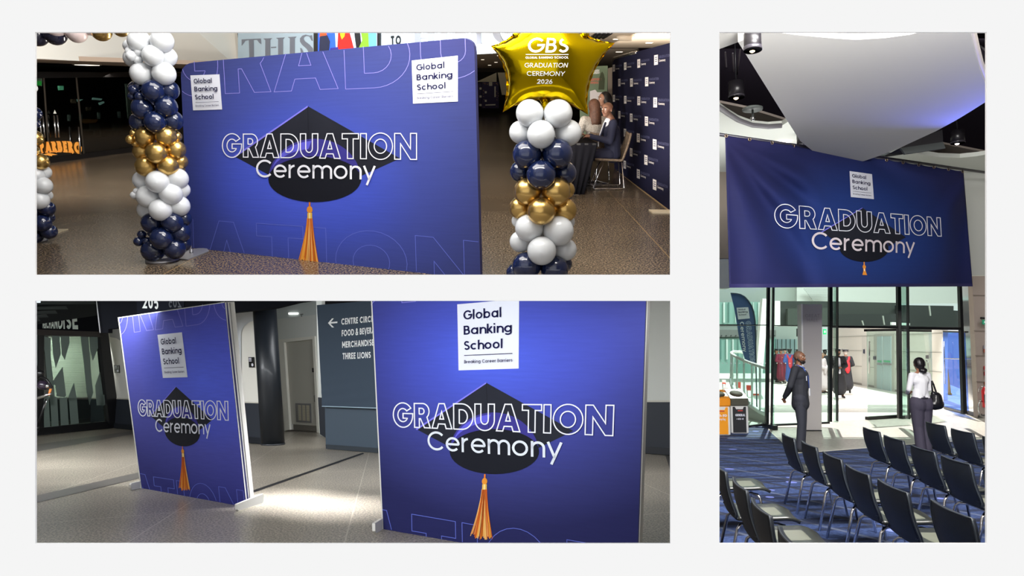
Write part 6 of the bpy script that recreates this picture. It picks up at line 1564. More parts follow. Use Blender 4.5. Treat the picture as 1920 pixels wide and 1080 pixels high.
# struts in the void
t = thing('ceiling_rods', 'thin rods and braces in the black ceiling void at upper left', 'rods', atz(1410, 130, 8.8))
for a, b in (((1388, 92), (1382, 140)), ((1420, 140), (1404, 172)), ((1425, 196), (1450, 188)), ((1374, 100), (1376, 150)), ((1360, 98), (1366, 190))):
    MB().tube([atz(*a, 9.2), atz(*b, 8.9)], .02, 6).build('rod', mat('rod_grey', (70, 64, 68), .6), t)
t = thing('ceiling_rods', 'dim braces in the black ceiling void at the right edge', 'rods', atz(1840, 240, 8.8))
for a, b in (((1812, 258), (1843, 234)), ((1818, 262), (1850, 245)), ((1838, 86), (1852, 98)), ((1838, 120), (1852, 132)), ((1790, 224), (1850, 212))):
    MB().tube([atz(*a, 8.2), atz(*b, 8.0)], .02, 6).build('rod', mat('rod_dim', (90, 88, 92), .6), t)
def downlight(label, cx, cyb, rpx, hpx, z, warm=True, tilt=0):
    c = atz(cx, cyb, z); d = c.y/FPX; r = rpx*d; h = hpx*d*1.0
    t = thing('downlight', label, 'ceiling light', c, group='black cylinder downlights')
    MB().lathe([(r, 0), (r, h), (0, h)], c, 28).build('housing', mat('downlight_black', (26, 24, 28), .35), t)
    MB().lathe([(r*1.06, -.01), (r*1.06, .03), (r*.93, .03), (r*.93, -.01), (r*1.06, -.01)], c, 28).build('rim', mat('downlight_rim', (50, 48, 54), .3), t)
    MB().lathe([(r*.92, 0), (r*.75, r*.12), (r*.45, r*.24), (.0, r*.26)], c, 28).build('reflector', mat('reflector', (210, 190, 205), .12, metal=1, bump=(14, .5)), t)
    MB().ball(c+V((0, r*.2, r*.10)), r*.38, 14).build('bulb', mat('bulb_warm' if warm else 'bulb_cool', (255, 214, 170) if warm else (255, 240, 230), .5, emit=6), t)
    MB().tube([c+V((0, 0, h)), c+V((0, 0, h+1.2))], .012, 6).build('hanging_rod', M_blk, t)
    return t
downlight('black cylinder downlight with a warm lamp at the very top of the hall', 1411.5, 93, 16.5, 32, 5.0)
downlight('black cylinder downlight hanging in the dark void, upper left', 1381, 182, 14.5, 30, 6.4)
downlight('half hidden downlight poking up behind the banner\'s top edge', 1504, 273.5, 9.5, 22, 6.1, False)
downlight('black cylinder downlight at upper right beside the black speaker', 1796, 268, 11.8, 24, 6.1, False)
t = thing('downlight', 'tiny recessed lamp just over the banner\'s top edge', 'ceiling light', atz(1469, 270, 6.3)); MB().lathe([(0, 0), (.09, .0), (.12, .04), (0, .05)], atz(1469, 270, 6.3)-V((0, 0, .03)), 16).build('lens', mat('bulb_cool', (255, 240, 230), .5, emit=6), t)
t = thing('downlight', 'recessed round lamp in the soffit at the banner\'s right end', 'ceiling light', atz(1839, 330.5, 6.33)); MB().lathe([(0, -.01), (.10, -.01), (.12, .04), (0, .05)], atz(1839, 330.5, 6.3), 16).build('lens', mat('bulb_warm', (255, 214, 170), .5, emit=6), t); MB().lathe([(.10, -.02), (.19, -.02), (.19, .01), (.1, .01)], atz(1839, 330.5, 6.33), 20).build('ring', mat('rim_pale', (226, 218, 206), .6), t)
for lb, cx, cy_, r, z in (('round dark sprinkler plate at upper left under the void', 1411, 206, 19, 6.2), ('round dark sprinkler plate above the middle of the banner', 1655.5, 292, 14.5, 6.2)):
    c = atz(cx, cy_, z); d = c.y/FPX; t = thing('sprinkler_plate', lb, 'sprinkler', c, group='sprinkler plates')
    MB().lathe([(0, 0), (r*d, 0), (r*d, .03), (0, .04)], c, 28).build('plate', mat('plate_green_grey', (88, 94, 92), .5), t)
    MB().lathe([(0, -.2), (.03, -.2), (.05, -.14), (.02, -.12), (.02, 0), (0, 0)], c, 12).build('sprinkler_head', M_steel, t)
# loudspeaker box
t = thing('loudspeaker', 'black angled loudspeaker box hanging right of the pale sail', 'speaker', atz(1735, 275, 6.0))
ys_ = atz(1735, 262, 6.0).y; sp_ = Pl(V((0, ys_, 0)), V((0, -1, 0)))
MB().prism([sp_(x, y) for x, y in [(1689, 277.5), (1768.5, 266), (1773, 278), (1697, 289)]], (0, .05, 0)).build('front_face', mat('speaker_grey', (64, 68, 68), .5), t)
MB().prism([sp_(x, y, -.06) for x, y in [(1684, 279), (1740, 252), (1767, 243), (1768.5, 267), (1690, 279)]], (0, .6, 0)).build('cabinet', mat('speaker_black', (30, 28, 32), .6), t)
# ---- hanging banner
a = aty(1360, 253, 11.6); b = aty(1806, 320, 15.2)
BP = vplane(a, b)
Q3 = [(1359.5, 253), (1806, 320.5), (1823.5, 537), (1367.5, 539.5)]
H3 = homog(Q3, [(0, 1), (1, 1), (1, 0), (0, 0)]); H3i = homog([(0, 1), (1, 1), (1, 0), (0, 0)], Q3)
def disp(x, y):
    u, v = H3(x, y); v = 1-v
    u = min(max(u, 0), 1); v = min(max(v, 0), 1)
    th = atan2(v*.6+.001, u*1.0+.02); d = .0
    w1 = max(0, 1-abs(u-.25)/.42)
    d += .14*sin(th*15+1.0)*w1*min(1, v*2.2+.15)*min(1, (u*1.1+v)*2)
    th2 = atan2(v*.6+.001, (1-u)+.06)
    d += .10*sin(th2*8.5+.3)*max(0, 1-(1-u)/.38)*min(1, v*2)
    d += .05*sin(u*46+v*4)*max(0, v-.55)*max(0, 1-u/.4)
    d += .02*sin(u*60)*max(0, .12-v)*4
    k = min(1, max(0, (abs(u-.585)-.23)/.13)); k = k*k*(3-2*k)
    return d*k
def bsurf(x, y, o=0): return BP(x, y, disp(x, y)+o)
def brow(v): return v
t = thing('hanging_banner', 'big navy fabric banner slung from a pipe above the glass entrance', 'banner', BP(1590, 300))
mb = MB()
top_w = lambda u: 1.6*abs(sin(u*pi*13))
mb.grid(lambda u, v: bsurf(*(lambda p: (p[0], p[1]+top_w(u)*max(0, 1-v*12)))(H3i(u, 1-v))), 150, 70)
G3 = grad_mat('print_glow_banner', (.55, .42), .62, .85, [(0, (40, 66, 134)), (.35, (36, 58, 122)), (.7, (34, 40, 86)), (1, (34, 34, 72))], .03)
fab = mb.build('fabric', G3, t)
uvl = fab.data.uv_layers.new(name='uv')
for lp in fab.data.loops:
    i = lp.vertex_index % 151; j = lp.vertex_index//151; uvl.data[lp.index].uv = (i/150, 1-j/70)
fab.modifiers.new('th', 'SOLIDIFY').thickness = .006
mb = MB().grid(lambda u, v: bsurf(*H3i(u, .024*(1-v)), .016), 120, 1); mb.build('hem', mat('hem_navy', (36, 34, 84), .7), t)
A = Art(lambda x, y, o: bsurf(x, y, o+.014), t)
A.cap([(1617, 389.5), (1541, 435), (1698.8, 445), (1621, 491)], (1620, 491, 1622, 516, .0))
M_tas = mat('print_tassel_0', (232, 150, 52), .7, spec=.1)
o = A.shape('printed_tassel', [(1619.2, 491), (1621, 491), (1621.4, 497), (1623.6, 499), (1623.4, 502), (1622.5, 503.5), (1623, 508), (1625.8, 515.8), (1617, 515.3), (1618.8, 508), (1618.4, 503), (1617.3, 501), (1617.8, 498), (1619.4, 496.6)], M_tas, .004)
A.shape('tassel_ferrule', [(1619.6, 503.5), (1621.6, 503.6), (1621.9, 508.6), (1619.7, 508.4)], mat('print_gold_light', (255, 236, 180), .6), .008)
A.outline('printed_title', 'GRADUATION', [(1452, 382), (1763, 408.5), (1765, 443), (1453, 425.5)], 1.5, M_line, .022)
A.text('printed_subtitle', 'Ceremony', [(1522, 434), (1715, 447), (1715, 475.5), (1522, 467)], .12, mat('print_pinkish', (226, 216, 222), .7), .022, .06)
A.logo([(1592.9, 320.7), (1635, 326.5), (1638.6, 373.4), (1595.3, 369.3)])
for k in range(14):
    u = (k+.05)/13.1; x, y = H3i(u, 1.0)
    c = BP(x, y+1.5, .02); MB().tube([c+V((.025*cos(radians(a_)), 0, .025*sin(radians(a_)))) for a_ in range(0, 360, 45)], .008, 6, closed=True).build('eyelet', mat('eyelet_brass', (150, 130, 110), .3, metal=.8), t)
    MB().tube([BP(x, y+1.5, .03), BP(x, y-2.2, .01)], .012, 6).build('tie', mat('tie_black', (20, 18, 22), .6), t)
t = thing('banner_pipe', 'thin dark pipe carrying the navy banner across the hall', 'pipe', BP(1590, 290, -.03))
MB().tube([BP(1336, 250.5, -.04), BP(1880, 328, -.04)], .03, 10).build('pipe', mat('pipe_dark', (30, 28, 44), .4), t)
# ---- atrium beyond the glass
def far(name, px, y, m, th=.3, kind=True):
    P = Pl(V((0, y, 0)), V((0, -1, 0))); mb = MB().prism([P(*p) for p in px], (0, th, 0))
    if kind: return struct(name, mb, m)
    return mb
M_wht = mat('atrium_white', (226, 228, 224), .8); M_gg = mat('atrium_grey_green', (40, 44, 40), .7); M_gg2 = mat('atrium_dark_green', (26, 30, 29), .7); M_teal = mat('atrium_teal_glass', (150, 190, 180), .3, spec=.6)
t = thing('office_building', 'teal glazed building far beyond the entrance glass on the left', 'building', aty(1400, 720, 46))
P = Pl(V((0, 46, 0)), V((0, -1, 0)))
def pb(name, px, m, off=0, th=.2): return MB().prism([P(x, y, off) for x, y in px], (0, th, 0)).build(name, m, t)
pb('wall', [(1304, 520), (1500, 520), (1500, 690), (1304, 690)], mat('bld_grey', (166, 174, 170), .7))
pb('glazing', [(1304, 567), (1436, 566), (1436, 608), (1304, 608)], M_teal, .3)
pb('glazing', [(1304, 634), (1455, 633), (1455, 700), (1304, 700)], M_teal, .3)
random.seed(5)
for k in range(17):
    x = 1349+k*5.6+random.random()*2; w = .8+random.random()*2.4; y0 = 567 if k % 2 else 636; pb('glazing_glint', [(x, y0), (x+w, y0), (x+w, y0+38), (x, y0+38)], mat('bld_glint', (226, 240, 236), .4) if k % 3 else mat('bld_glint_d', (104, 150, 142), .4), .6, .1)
pb('spandrel', [(1304, 618), (1455, 619), (1455, 631), (1304, 632)], mat('bld_spandrel', (122, 126, 124), .6), .7)
for k in range(12): pb('spandrel_bolt', [(1352+k*9, 628.5), (1354+k*9, 628.5), (1354+k*9, 630.2), (1352+k*9, 630.2)], M_blk, .85, .05)
pb('glazing', [(1455, 636), (1494, 636), (1494, 690), (1455, 690)], mat('bld_blue_grey', (132, 156, 160), .4), .5)
for k in range(5): pb('window_bar', [(1458+k*8, 636), (1459+k*8, 636), (1459+k*8, 668), (1458+k*8, 668)], mat('bld_bar', (84, 96, 98), .5), .8, .1)
far('wall_atrium_white', [(1494, 500), (1900, 500), (1900, 568), (1494, 568)], 44, M_wht)
far('trim_40', [(1430, 560), (1442, 560), (1430, 700), (1418, 700)], 30, M_wht)
t = thing('louvre_screen', 'white louvred panel high behind the entrance glass', 'louvre', aty(1545, 565, 43))
P = Pl(V((0, 43, 0)), V((0, -1, 0)))
for k in range(9): MB().prism([P(1508+k*2, 541+k*2.6), P(1554, 541+k*2.6), P(1554, 542+k*2.6), P(1508+k*2, 542+k*2.6)], (0, .1, 0)).build('louvre_slat', mat('louvre_grey', (196, 200, 198), .7), t)
far('ceiling_canopy', [(1463, 564.5), (1556, 565), (1690, 568), (1690, 614), (1463, 611)], 26, M_gg, .4)
far('trim_41', [(1453, 564), (1463, 564.5), (1463, 611), (1453, 611)], 25.9, M_wht)
far('trim_42', [(1477, 579), (1556, 577), (1556, 611), (1477, 611)], 25.7, mat('atrium_mid_green', (54, 60, 54), .7), .2)
far('trim_43', [(1562, 589), (1684, 588), (1684, 612), (1562, 611)], 25.7, M_gg2, .2)
far('trim_44', [(1686, 572), (1788, 573.5), (1788, 582), (1804, 583), (1804, 616), (1686, 614)], 25.6, M_gg2, .3)
far('trim_45', [(1672, 604), (1706, 606), (1706, 610), (1672, 609)], 25.3, M_wht, .1)
for k, (a, b) in enumerate((((1655, 592), (1658, 609)), ((1742, 573), (1744.5, 592)), ((1616, 601), (1619, 610)))): far('trim_%d' % (46+k), [a, (a[0]+2, a[1]), (b[0]+1.5, b[1]), b], 25.2, mat('canopy_strut', (150, 152, 146), .6), .05)
# corridor side wall with doors
c0 = fl(1592, 718); c1_ = fl(1800, 757); CW = vplane(c0, c1_)
def cw(pts, off=0): return [CW(x, y, off) for x, y in pts]
struct('wall_atrium_side', MB().prism(cw([(1560, 712), (1766, 750), (1766, 600), (1560, 600)]), -CW.n*.2), mat('atrium_side_white', (232, 230, 222), .7))
struct('trim_50', MB().prism(cw([(1560, 712), (1766, 750), (1766, 746), (1560, 709)], .03), -CW.n*.02), mat('atrium_skirting', (150, 146, 138), .6))
for k, (ya_, yb_) in enumerate(((656, 662), (683, 702), (632, 622))):
    struct('trim_%d' % (51+k), MB().prism(cw([(1560, ya_), (1766, ya_+(yb_-ya_)*.76), (1766, ya_+(yb_-ya_)*.76+1), (1560, ya_+.8)], .02), -CW.n*.015), mat('joint_grey', (170, 168, 160), .6))
t = thing('double_door', 'pale blue double doors with green push bars beyond the entrance', 'door', CW(1657, 737))
MB().prism(cw([(1638, 627), (1677, 626), (1677, 741), (1639, 731.5)], .05), -CW.n*.04).build('door_frame', mat('door_frame_grey', (190, 188, 180), .5), t)
for (xa, xb) in ((1644, 1653.5), (1655.5, 1670)):
    y0_, y1_ = 732+(xa-1640)*.26, 732+(xb-1640)*.26
    l = MB().prism(cw([(xa, 631), (xb, 630.5), (xb, y1_), (xa, y0_)], .08), -CW.n*.03).build('leaf', mat('leaf_blue', (176, 198, 202), .45), t)
    MB().prism(cw([(xa, 681), (xb, 682), (xb, 685), (xa, 684)], .12), -CW.n*.03).build('push_bar', M_steel, t)
    MB().prism(cw([(xa+1, 675.5), (xb-1, 676.5), (xb-1, 679.5), (xa+1, 678.5)], .1), -CW.n*.01).build('green_notice', mat('notice_green', (60, 186, 130), .5), t)
t = thing('white_door', 'plain white door on the far corridor wall left of the double doors', 'door', CW(1622, 724))
MB().prism(cw([(1616, 631), (1627, 630.5), (1627, 727), (1616, 723.5)], .05), -CW.n*.04).build('leaf', mat('door_white_far', (214, 212, 206), .6), t)
MB().prism(cw([(1618, 655), (1620, 655), (1620, 663), (1618, 662.5)], .1), -CW.n*.03).build('door_notice', mat('notice_black', (30, 30, 60), .5), t)
for lb, px in (('small black notice beside the pale blue double doors', [(1637, 668), (1641, 668.3), (1641, 674.5), (1637, 674)]), ('small black notice beside the woman in white', [(1735.5, 666), (1739.5, 666), (1739.5, 672.5), (1735.5, 672.5)])):
    t = thing('door_notice', lb, 'notice', CW(*px[3]), group='black notices on the atrium wall'); MB().prism(cw(px, .1), -CW.n*.03).build('plate', mat('notice_black', (30, 30, 60), .5), t)
t = thing('grab_rail', 'looped steel pull handle on the atrium wall right of the woman\'s head', 'handle', CW(1737, 700)); MB().tube([CW(1735, 712, .1), CW(1735, 680, .1), CW(1737, 676, .1), CW(1740, 678, .1), CW(1741, 712, .1)], .025, 8).build('handle', M_steel, t)
t = thing('exit_sign', 'small green exit sign hanging right of the grey totem', 'sign', aty(1547, 627, 30)); P = Pl(V((0, 30, 0)), V((0, -1, 0)))
MB().prism([P(1544, 617), (P(1549.5, 617)), P(1549.5, 627), P(1544, 627)], (0, .05, 0)).build('sign_plate', mat('exit_green_far', (40, 190, 110), .5, emit=.5), t); MB().prism([P(1545.5, 620, .02), P(1548, 620, .02), P(1548, 624, .02), P(1545.5, 624, .02)], (0, .01, 0)).build('sign_symbol', mat('exit_white', (240, 250, 245), .5, emit=.4), t)
t = thing('hanging_sign', 'black and white hanging washroom sign left of the grey totem', 'sign', aty(1498, 630, 30))
MB().prism([P(1494, 616), P(1502, 616), P(1502, 631), P(1494, 631)], (0, .05, 0)).build('sign_plate', mat('sign_black', (18, 18, 22), .5), t)
for x in (1496, 1499.3): MB().prism([P(x, 621, .02), P(x+1.6, 621, .02), P(x+1.6, 628, .02), P(x, 628, .02)], (0, .01, 0)).build('sign_symbol', M_wht, t); MB().lathe([(0, 0), (.022, .0), (.02, .02), (0, .03)], P(x+.8, 619.6, .03), 8).build('sign_symbol', M_wht, t)
cb_ = fl(1779.5, 740); t = thing('traffic_cone', 'tall orange cone seen through the bluish glass door', 'cone', cb_)
k_ = cb_.y/FPX; MB().lathe([(0, 0), (5*k_, 0), (5*k_, .05), (3.4*k_, .07), (1.0*k_, 44*k_), (1.3*k_, 46*k_), (0, 48*k_)], cb_, 14).build('cone_body', mat('cone_orange', (244, 160, 30), .5), t)
MB().lathe([(2.85*k_, 12*k_), (2.35*k_, 20*k_)], cb_, 14).build('cone_stripe', mat('cone_stripe', (250, 200, 110), .5), t)
# feather flag
YF = 21.0; P = Pl(V((0, YF, 0)), V((0, -1, 0)))
fo = [(1370, 550), (1378, 549.6), (1388, 551.5), (1396, 556), (1403, 563.5), (1409, 573), (1413.5, 585), (1416, 602), (1417, 630), (1417.5, 683), (1408, 683), (1400, 680), (1395, 668), (1390, 652), (1385, 628), (1381, 602), (1376, 574), (1372, 558)]
t = thing('feather_flag', 'blue curved feather flag outside the glass with sideways lettering', 'flag', V((aty(1417, 684, YF).x, YF, 0)))
mb = MB(); mb.prism([P(*p) for p in fo], (0, .012, 0)); mb.build('flag_fabric', mat('flag_blue', (66, 92, 140), .7), t)
pole = [(1417.5, 715), (1417.5, 683), (1417, 630), (1416, 602), (1413.5, 585), (1409, 573), (1403, 563.5), (1396, 556), (1388, 551.5), (1378, 549.6), (1370, 550)]
pp_ = [P(*p) for p in pole]; pp_[0].z = .05; MB().tube(pp_, .02, 8).build('flag_pole', mat('flag_pole', (70, 84, 96), .5), t)
MB().lathe([(0, 0), (.3, 0), (.3, .04), (0, .06)], V((pp_[0].x, YF, 0)), 16).build('flag_base', M_blk, t)
A = Art(lambda x, y, o: P(x, y, o+.006), t)
A.logo([(1381, 577), (1403, 576), (1406, 597), (1384, 599)], False)
A.text('printed_word', 'Ceremony', [(1394.5, 603), (1400.5, 659), (1393.5, 660), (1387, 604)], .15, M_line, .004, .07)
A.outline('printed_title', 'GRADUATION', [(1407, 602), (1416, 681), (1407.5, 682), (1398, 603)], .8, mat('flag_line', (180, 196, 220), .6), .004)
# balcony with curved rail
t = thing('balcony_rail', 'curved white balcony railing outside the left glass pane', 'railing', aty(1400, 760, 19.5))
def bp(x, y, yy): return aty(x, y, yy)
RP_ = [(1437, 691, 18.2), (1425, 687, 18.5), (1410, 682, 19), (1395, 676, 19.6), (1382, 670, 20.4), (1373, 665, 21.2), (1371, 661.5, 22), (1376, 659.3, 22.8), (1388, 659.5, 23.5), (1398, 662, 24)]
M_rl = mat('rail_white', (226, 232, 230), .4)
MB().tube([bp(*p) for p in RP_], .045, 8).build('top_rail', M_rl, t)
LP_ = [(1437, 777, 18.2), (1425, 772, 18.5), (1410, 762, 19), (1395, 750, 19.6), (1382, 738, 20.4), (1373, 724, 21.2), (1370, 712, 22), (1373, 704, 22.8)]
MB().tube([bp(*p) for p in LP_], .06, 8).build('bottom_rail', M_rl, t)
mb = MB()
for a, b in zip(LP_, LP_[1:]):
    A_, B_ = bp(*a), bp(*b); mb.add([A_, B_, V((B_.x, B_.y, 0)), V((A_.x, A_.y, 0))], [(0, 1, 2, 3)])
mb.build('curved_apron', mat('apron_grey', (186, 186, 182), .7), t)
for a, b in zip(RP_[:8], LP_): MB().tube([bp(*a), bp(*b)], .03, 8).build('post', M_rl, t)
mb = MB()
for k in range(7):
    A_, B_, C_, D_ = bp(*RP_[k]), bp(*RP_[k+1]), bp(*LP_[k+1]), bp(*LP_[k]); mb.add([A_, B_, C_, D_], [(0, 1, 2, 3)])
mb.build('infill_glass', glass('rail_glass', (214, 236, 232), .08), t)
# red and white furniture seen below the balcony
random.seed(11)
M_redf = mat('stall_red', (206, 74, 60), .6); M_whf = mat('stall_white', (226, 228, 228), .6)
for k, (x, y, w, h) in enumerate([(1356, 726, 10, 12), (1362, 740, 14, 5), (1380, 716, 9, 16), (1388, 732, 10, 10), (1400, 722, 10, 14), (1412, 738, 14, 9), (1354, 712, 7, 10), (1424, 752, 9, 8)]):
    yy = min(fl(x, y+h).y, 44) if y+h > 700 else 40
    yy = 24.5+k*.9; P = Pl(V((0, yy, 0)), V((0, -1, 0)))
    b0_ = P(x+w/2, y+h); t = thing('red_chair', 'red and white seat seen through the left glass, ' + ['by the bins\' left edge', 'flat one over the orange bin', 'upright one under the flag', 'second one under the flag', 'right under the curved rail', 'low one near the black mullion', 'topmost small one at the edge', 'lowest one by the apron'][k], 'chair', V((b0_.x, yy, 0)), group='red and white seats beyond the balcony')
    MB().prism([P(x, y), P(x+w, y+.5), P(x+w, y+h*.55), P(x, y+h*.5)], (0, .05, 0)).build('backrest', M_redf if k % 3 else M_whf, t)
    MB().prism([P(x, y+h*.5, .4), P(x+w, y+h*.55, .4), P(x+w, y+h*.55), P(x, y+h*.5)], (0, 0, -.06)).build('seat', M_redf, t)
    for dx in (.8, w-.8):
        q = P(x+dx, y+h*.55); MB().tube([q, V((q.x, q.y, 0))], .025, 6).build('leg', M_whf, t)
# ---- waste bins
def bin_(label, x0, x1, yt, yb, col, word1, word2, lid):
    yy = fl((x0+x1)/2, yb).y; P = Pl(V((0, yy, 0)), V((0, -1, 0))); w = P(x1, yb).x-P(x0, yb).x; c = fl((x0+x1)/2, yb)
    t = thing('waste_bin', label, 'bin', c, group='recycling bins')
    dep = .42; H_ = P(x0, yt+21).z; base = V((c.x, yy+dep/2, 0))
    MB().bevbox(base+V((0, 0, H_/2)), (w, dep, H_), .02).build('body', mat('bin_white', (222, 222, 220), .5), t)
    L_ = P(x0, yt).z
    MB().bevbox(base+V((0, 0, H_+.08)), (w+.03, dep+.03, .18), .03).build('lid_rim', lid, t)
    MB().prism([base+V((-w/2, -dep/2, H_+.17)), base+V((w/2, -dep/2, H_+.17)), base+V((w/2-.01, dep/2, L_+.1)), base+V((-w/2, dep/2, L_+.1))], (0, 0, -.03)).build('lid', lid, t)
    zf, zb = H_+.17, L_+.1; nrm_ = V((0, -(zb-zf), dep)).normalized()
    MB().lathe([(0, 0), (.15, 0), (.15, .006), (0, .006)], base+V((0, 0, (zf+zb)/2+.003)), 20, nrm_).build('opening', mat('bin_hole', (60, 52, 36), .8), t)
    f = lambda u, v: base+V((-w/2+u*w, -dep/2-.004, v*H_))
    MB().prism([f(.1, .04), f(.86, .04), f(.86, .97), f(.74, .97), f(.68, .88), f(.3, .88), f(.22, .97), f(.1, .97)], (0, -.004, 0)).build('front_panel', col, t)
    A = Art(lambda x, y, o: P(x, y, .012+o), t)
    ww = x1-x0
    A.text('bin_lettering', word1, [(x0+ww*.22, yt+36), (x0+ww*.78, yt+36), (x0+ww*.78, yt+40.5), (x0+ww*.22, yt+40.5)], .24, M_line, .003)
    A.text('bin_lettering', word2, [(x0+ww*.3, yt+43), (x0+ww*.7, yt+43), (x0+ww*.7, yt+47), (x0+ww*.3, yt+47)], .2, M_line, .003)
    A.out('bin_mark', [[(x0+ww*.36, yt+29), (x0+ww*.64, yt+29), (x0+ww*.64, yt+31), (x0+ww*.36, yt+31)]], mat('bin_mark_red', (200, 70, 60), .6), .003)
bin_('orange topped recycling bin cut by the left edge of the hall', 1337, 1370.5, 741, 816.5, mat('bin_orange', (244, 158, 10), .5), 'MIXED', 'recycling', mat('bin_orange_lid', (240, 150, 14), .4))
bin_('black panelled general waste bin with a grey lid', 1371.5, 1404.5, 740, 813, mat('bin_black', (32, 33, 38), .5), 'GENERAL', 'waste', mat('bin_grey_lid', (78, 78, 66), .4))
# ---- grey totem
yy = fl(1520, 808).y; P = Pl(V((0, yy, 0)), V((0, -1, 0)))
t = thing('totem_sign', 'tall plain grey totem slab standing behind the suited man', 'sign', fl(1522, 808))
MB().prism([P(1503, 570.5), P(1541.5, 570.5), P(1540.5, 808), P(1506, 808)], (0, .22, 0)).build('slab', mat('totem_grey', (178, 174, 174), .5), t)
MB().prism([P(1502, 570, .01), P(1505, 570, .01), P(1508, 808, .01), P(1505.4, 808, .01)], (0, .22, 0)).build('edge_strip', mat('totem_edge', (232, 232, 230), .5), t)
MB().prism([P(1505.5, 806.5, .03), P(1541, 806.5, .03), P(1541, 809, .03), P(1505.5, 809, .03)], (0, .27, 0)).build('foot', M_blk, t)
A = Art(lambda x, y, o: P(x, y, o), t); M_tt = mat('totem_text', (150, 144, 144), .5)
A.text('totem_lettering', 'GREAT', [(1510, 589), (1537, 589), (1537, 595), (1510, 595)], .12, M_tt, .004, .12)
A.text('totem_lettering', 'HALL', [(1513, 597), (1534, 597), (1534, 603), (1513, 603)], .12, M_tt, .004, .12)
# ---- the two people in the hall
mb_ = fl(1504, 847); d = mb_.y; Hm = (847-661)*d/FPX
t = thing('person', 'man in a dark suit and blue lanyard standing with hands clasped behind him', 'person', mb_, radians(62), None, Hm/1.75)
J = stand_joints('back'); J['f'] = V((-.42, -.9, -.02)).normalized(); SK = (132, 90, 66)
J['elL'] = V((.25, .13, 1.14)); J['wrL'] = V((.075, .24, .95)); J['hdL'] = V((-.7, .25, -.55)); J['elR'] = V((-.25, .13, 1.14)); J['wrR'] = V((-.06, .25, .93)); J['hdR'] = V((.7, .2, -.55))
for n in 'LR': J['sh'+n].y = .05
blob('body', body_caps(J), mat('skin_%d_%d_%d' % SK, SK, .45), t, .008, 3); face_bits(t, J['head'], J['f'], J['up'], beard=True, hairc=(28, 22, 20))
M_ds = mat('suit_charcoal', (38, 40, 48), .8)
blob('jacket', jacket_caps(J, J['pelvis']-V((0, 0, .14)), 1.17), M_ds, t, .011, 3)
blob('trousers', trouser_caps(J, .072, 1.12), mat('trouser_charcoal', (46, 48, 58), .8), t, .013, 3)
blob('shirt', [(J['neck'], .06, J['neck']-V((0, .02, .07)), .066), (V((0, -.08, 1.40)), .035, V((0, -.115, 1.24)), .03)], mat('shirt_pale', (206, 216, 232), .7), t, .01, 2)
for s in (-1, 1): blob('lapel', [(V((s*.05, -.075, 1.43)), .02, V((s*.03, -.125, 1.18)), .017)], M_ds, t, .008, 1)
for s in (-1, 1): MB().tube([V((s*.07, .03, 1.50)), V((s*.07, -.075, 1.45)), V((s*.05, -.142, 1.30)), V((.0, -.15, 1.10))], .009, 6).build('lanyard', mat('lanyard_blue', (60, 90, 170), .6), t, local=True)
MB().box(V((0, -.158, 1.03)), (.085, .012, .13)).build('badge', mat('badge_white', (230, 232, 240), .5), t, local=True)
MB().box(V((-.115, -.125, 1.27)), (.07, .01, .08)).build('pocket_label', mat('label_pale', (190, 194, 204), .6), t, local=True)
for s in shoe_caps(J): blob('shoe', s, mat('shoe_black', (20, 20, 22), .35), t, .01, 2)
blob('hair', [(J['head']+V((0, .022, .025)), .0845, J['head']+V((0, .01, .034)), .083)], mat('shaved_hair', (104, 74, 58), .6), t, .01, 2)
wb_ = fl(1732, 850); d = wb_.y; Hw = (850-673.5)*d/FPX
t = thing('person', 'woman with a low dark bun in a white top and grey trousers, seen from behind', 'person', wb_, radians(188), None, Hw/1.75)
J = stand_joints('front'); SK = (156, 108, 82)
for n, s in (('L', 1), ('R', -1)): J['sh'+n] = V((s*.16, .0, 1.42)); J['el'+n] = V((s*.22, -.02, 1.16)); J['wr'+n] = V((s*.10, -.22, 1.08)); J['hip'+n] = V((s*.09, 0, .92)); J['kn'+n] = V((s*.075, -.01, .5)); J['an'+n] = V((s*.065, .02, .085)); J['toe'+n] = V((s*.08, -.12, .045))
blob('body', body_caps(J), mat('skin_%d_%d_%d' % SK, SK, .5), t, .009, 3); face_bits(t, J['head'], J['f'], J['up'], hairc=(20, 16, 16))
M_tw = mat('top_white', (226, 226, 230), .8)
c = [(V((.06, 0, 1.33)), .105, V((-.06, 0, 1.33)), .105), (J['chest'], .125, V((0, 0, 1.10)), .11), (V((.05, 0, 1.12)), .09, V((.065, .0, .98)), .105), (V((-.05, 0, 1.12)), .09, V((-.065, .0, .98)), .105), (J['neck']-V((0, 0, .02)), .062, J['chest'], .1)]
for n in 'LR': c += [(J['neck']-V((0, 0, .05)), .045, J['sh'+n], .056), (J['sh'+n], .057, J['el'+n], .045), (J['el'+n], .044, J['wr'+n], .034)]
blob('top', c, M_tw, t, .010, 3)
M_tr = mat('trousers_grey', (62, 58, 74), .8)
c = [(V((0, .0, 1.0)), .10, J['pelvis'], .12), (V((.07, .02, .90)), .13, V((.07, .02, .86)), .13), (V((-.07, .02, .90)), .13, V((-.07, .02, .86)), .13)]
for n in 'LR': c += [(J['hip'+n], .13, J['kn'+n], .095), (J['kn'+n], .092, J['an'+n], .088)]
blob('trousers', c, M_tr, t, .012, 3)
MB().tube([V((.118*cos(a_), .118*sin(a_)*.95+.0, 1.005)) for a_ in [k*pi/10 for k in range(20)]], .013, 6, closed=True).build('waistband', mat('waistband', (44, 42, 54), .7), t, local=True)
for s in shoe_caps(J): blob('shoe', s, mat('shoe_black', (20, 20, 22), .35), t, .01, 2)
h = J['head']; M_hb = mat('hair_black_gloss', (20, 17, 20), .35)
blob('hair', [(h+V((0, .02, .03)), .096, h+V((0, .03, -.005)), .094), (h+V((0, .05, -.03)), .07, h+V((0, .07, -.09)), .05)], M_hb, t, .009, 2)
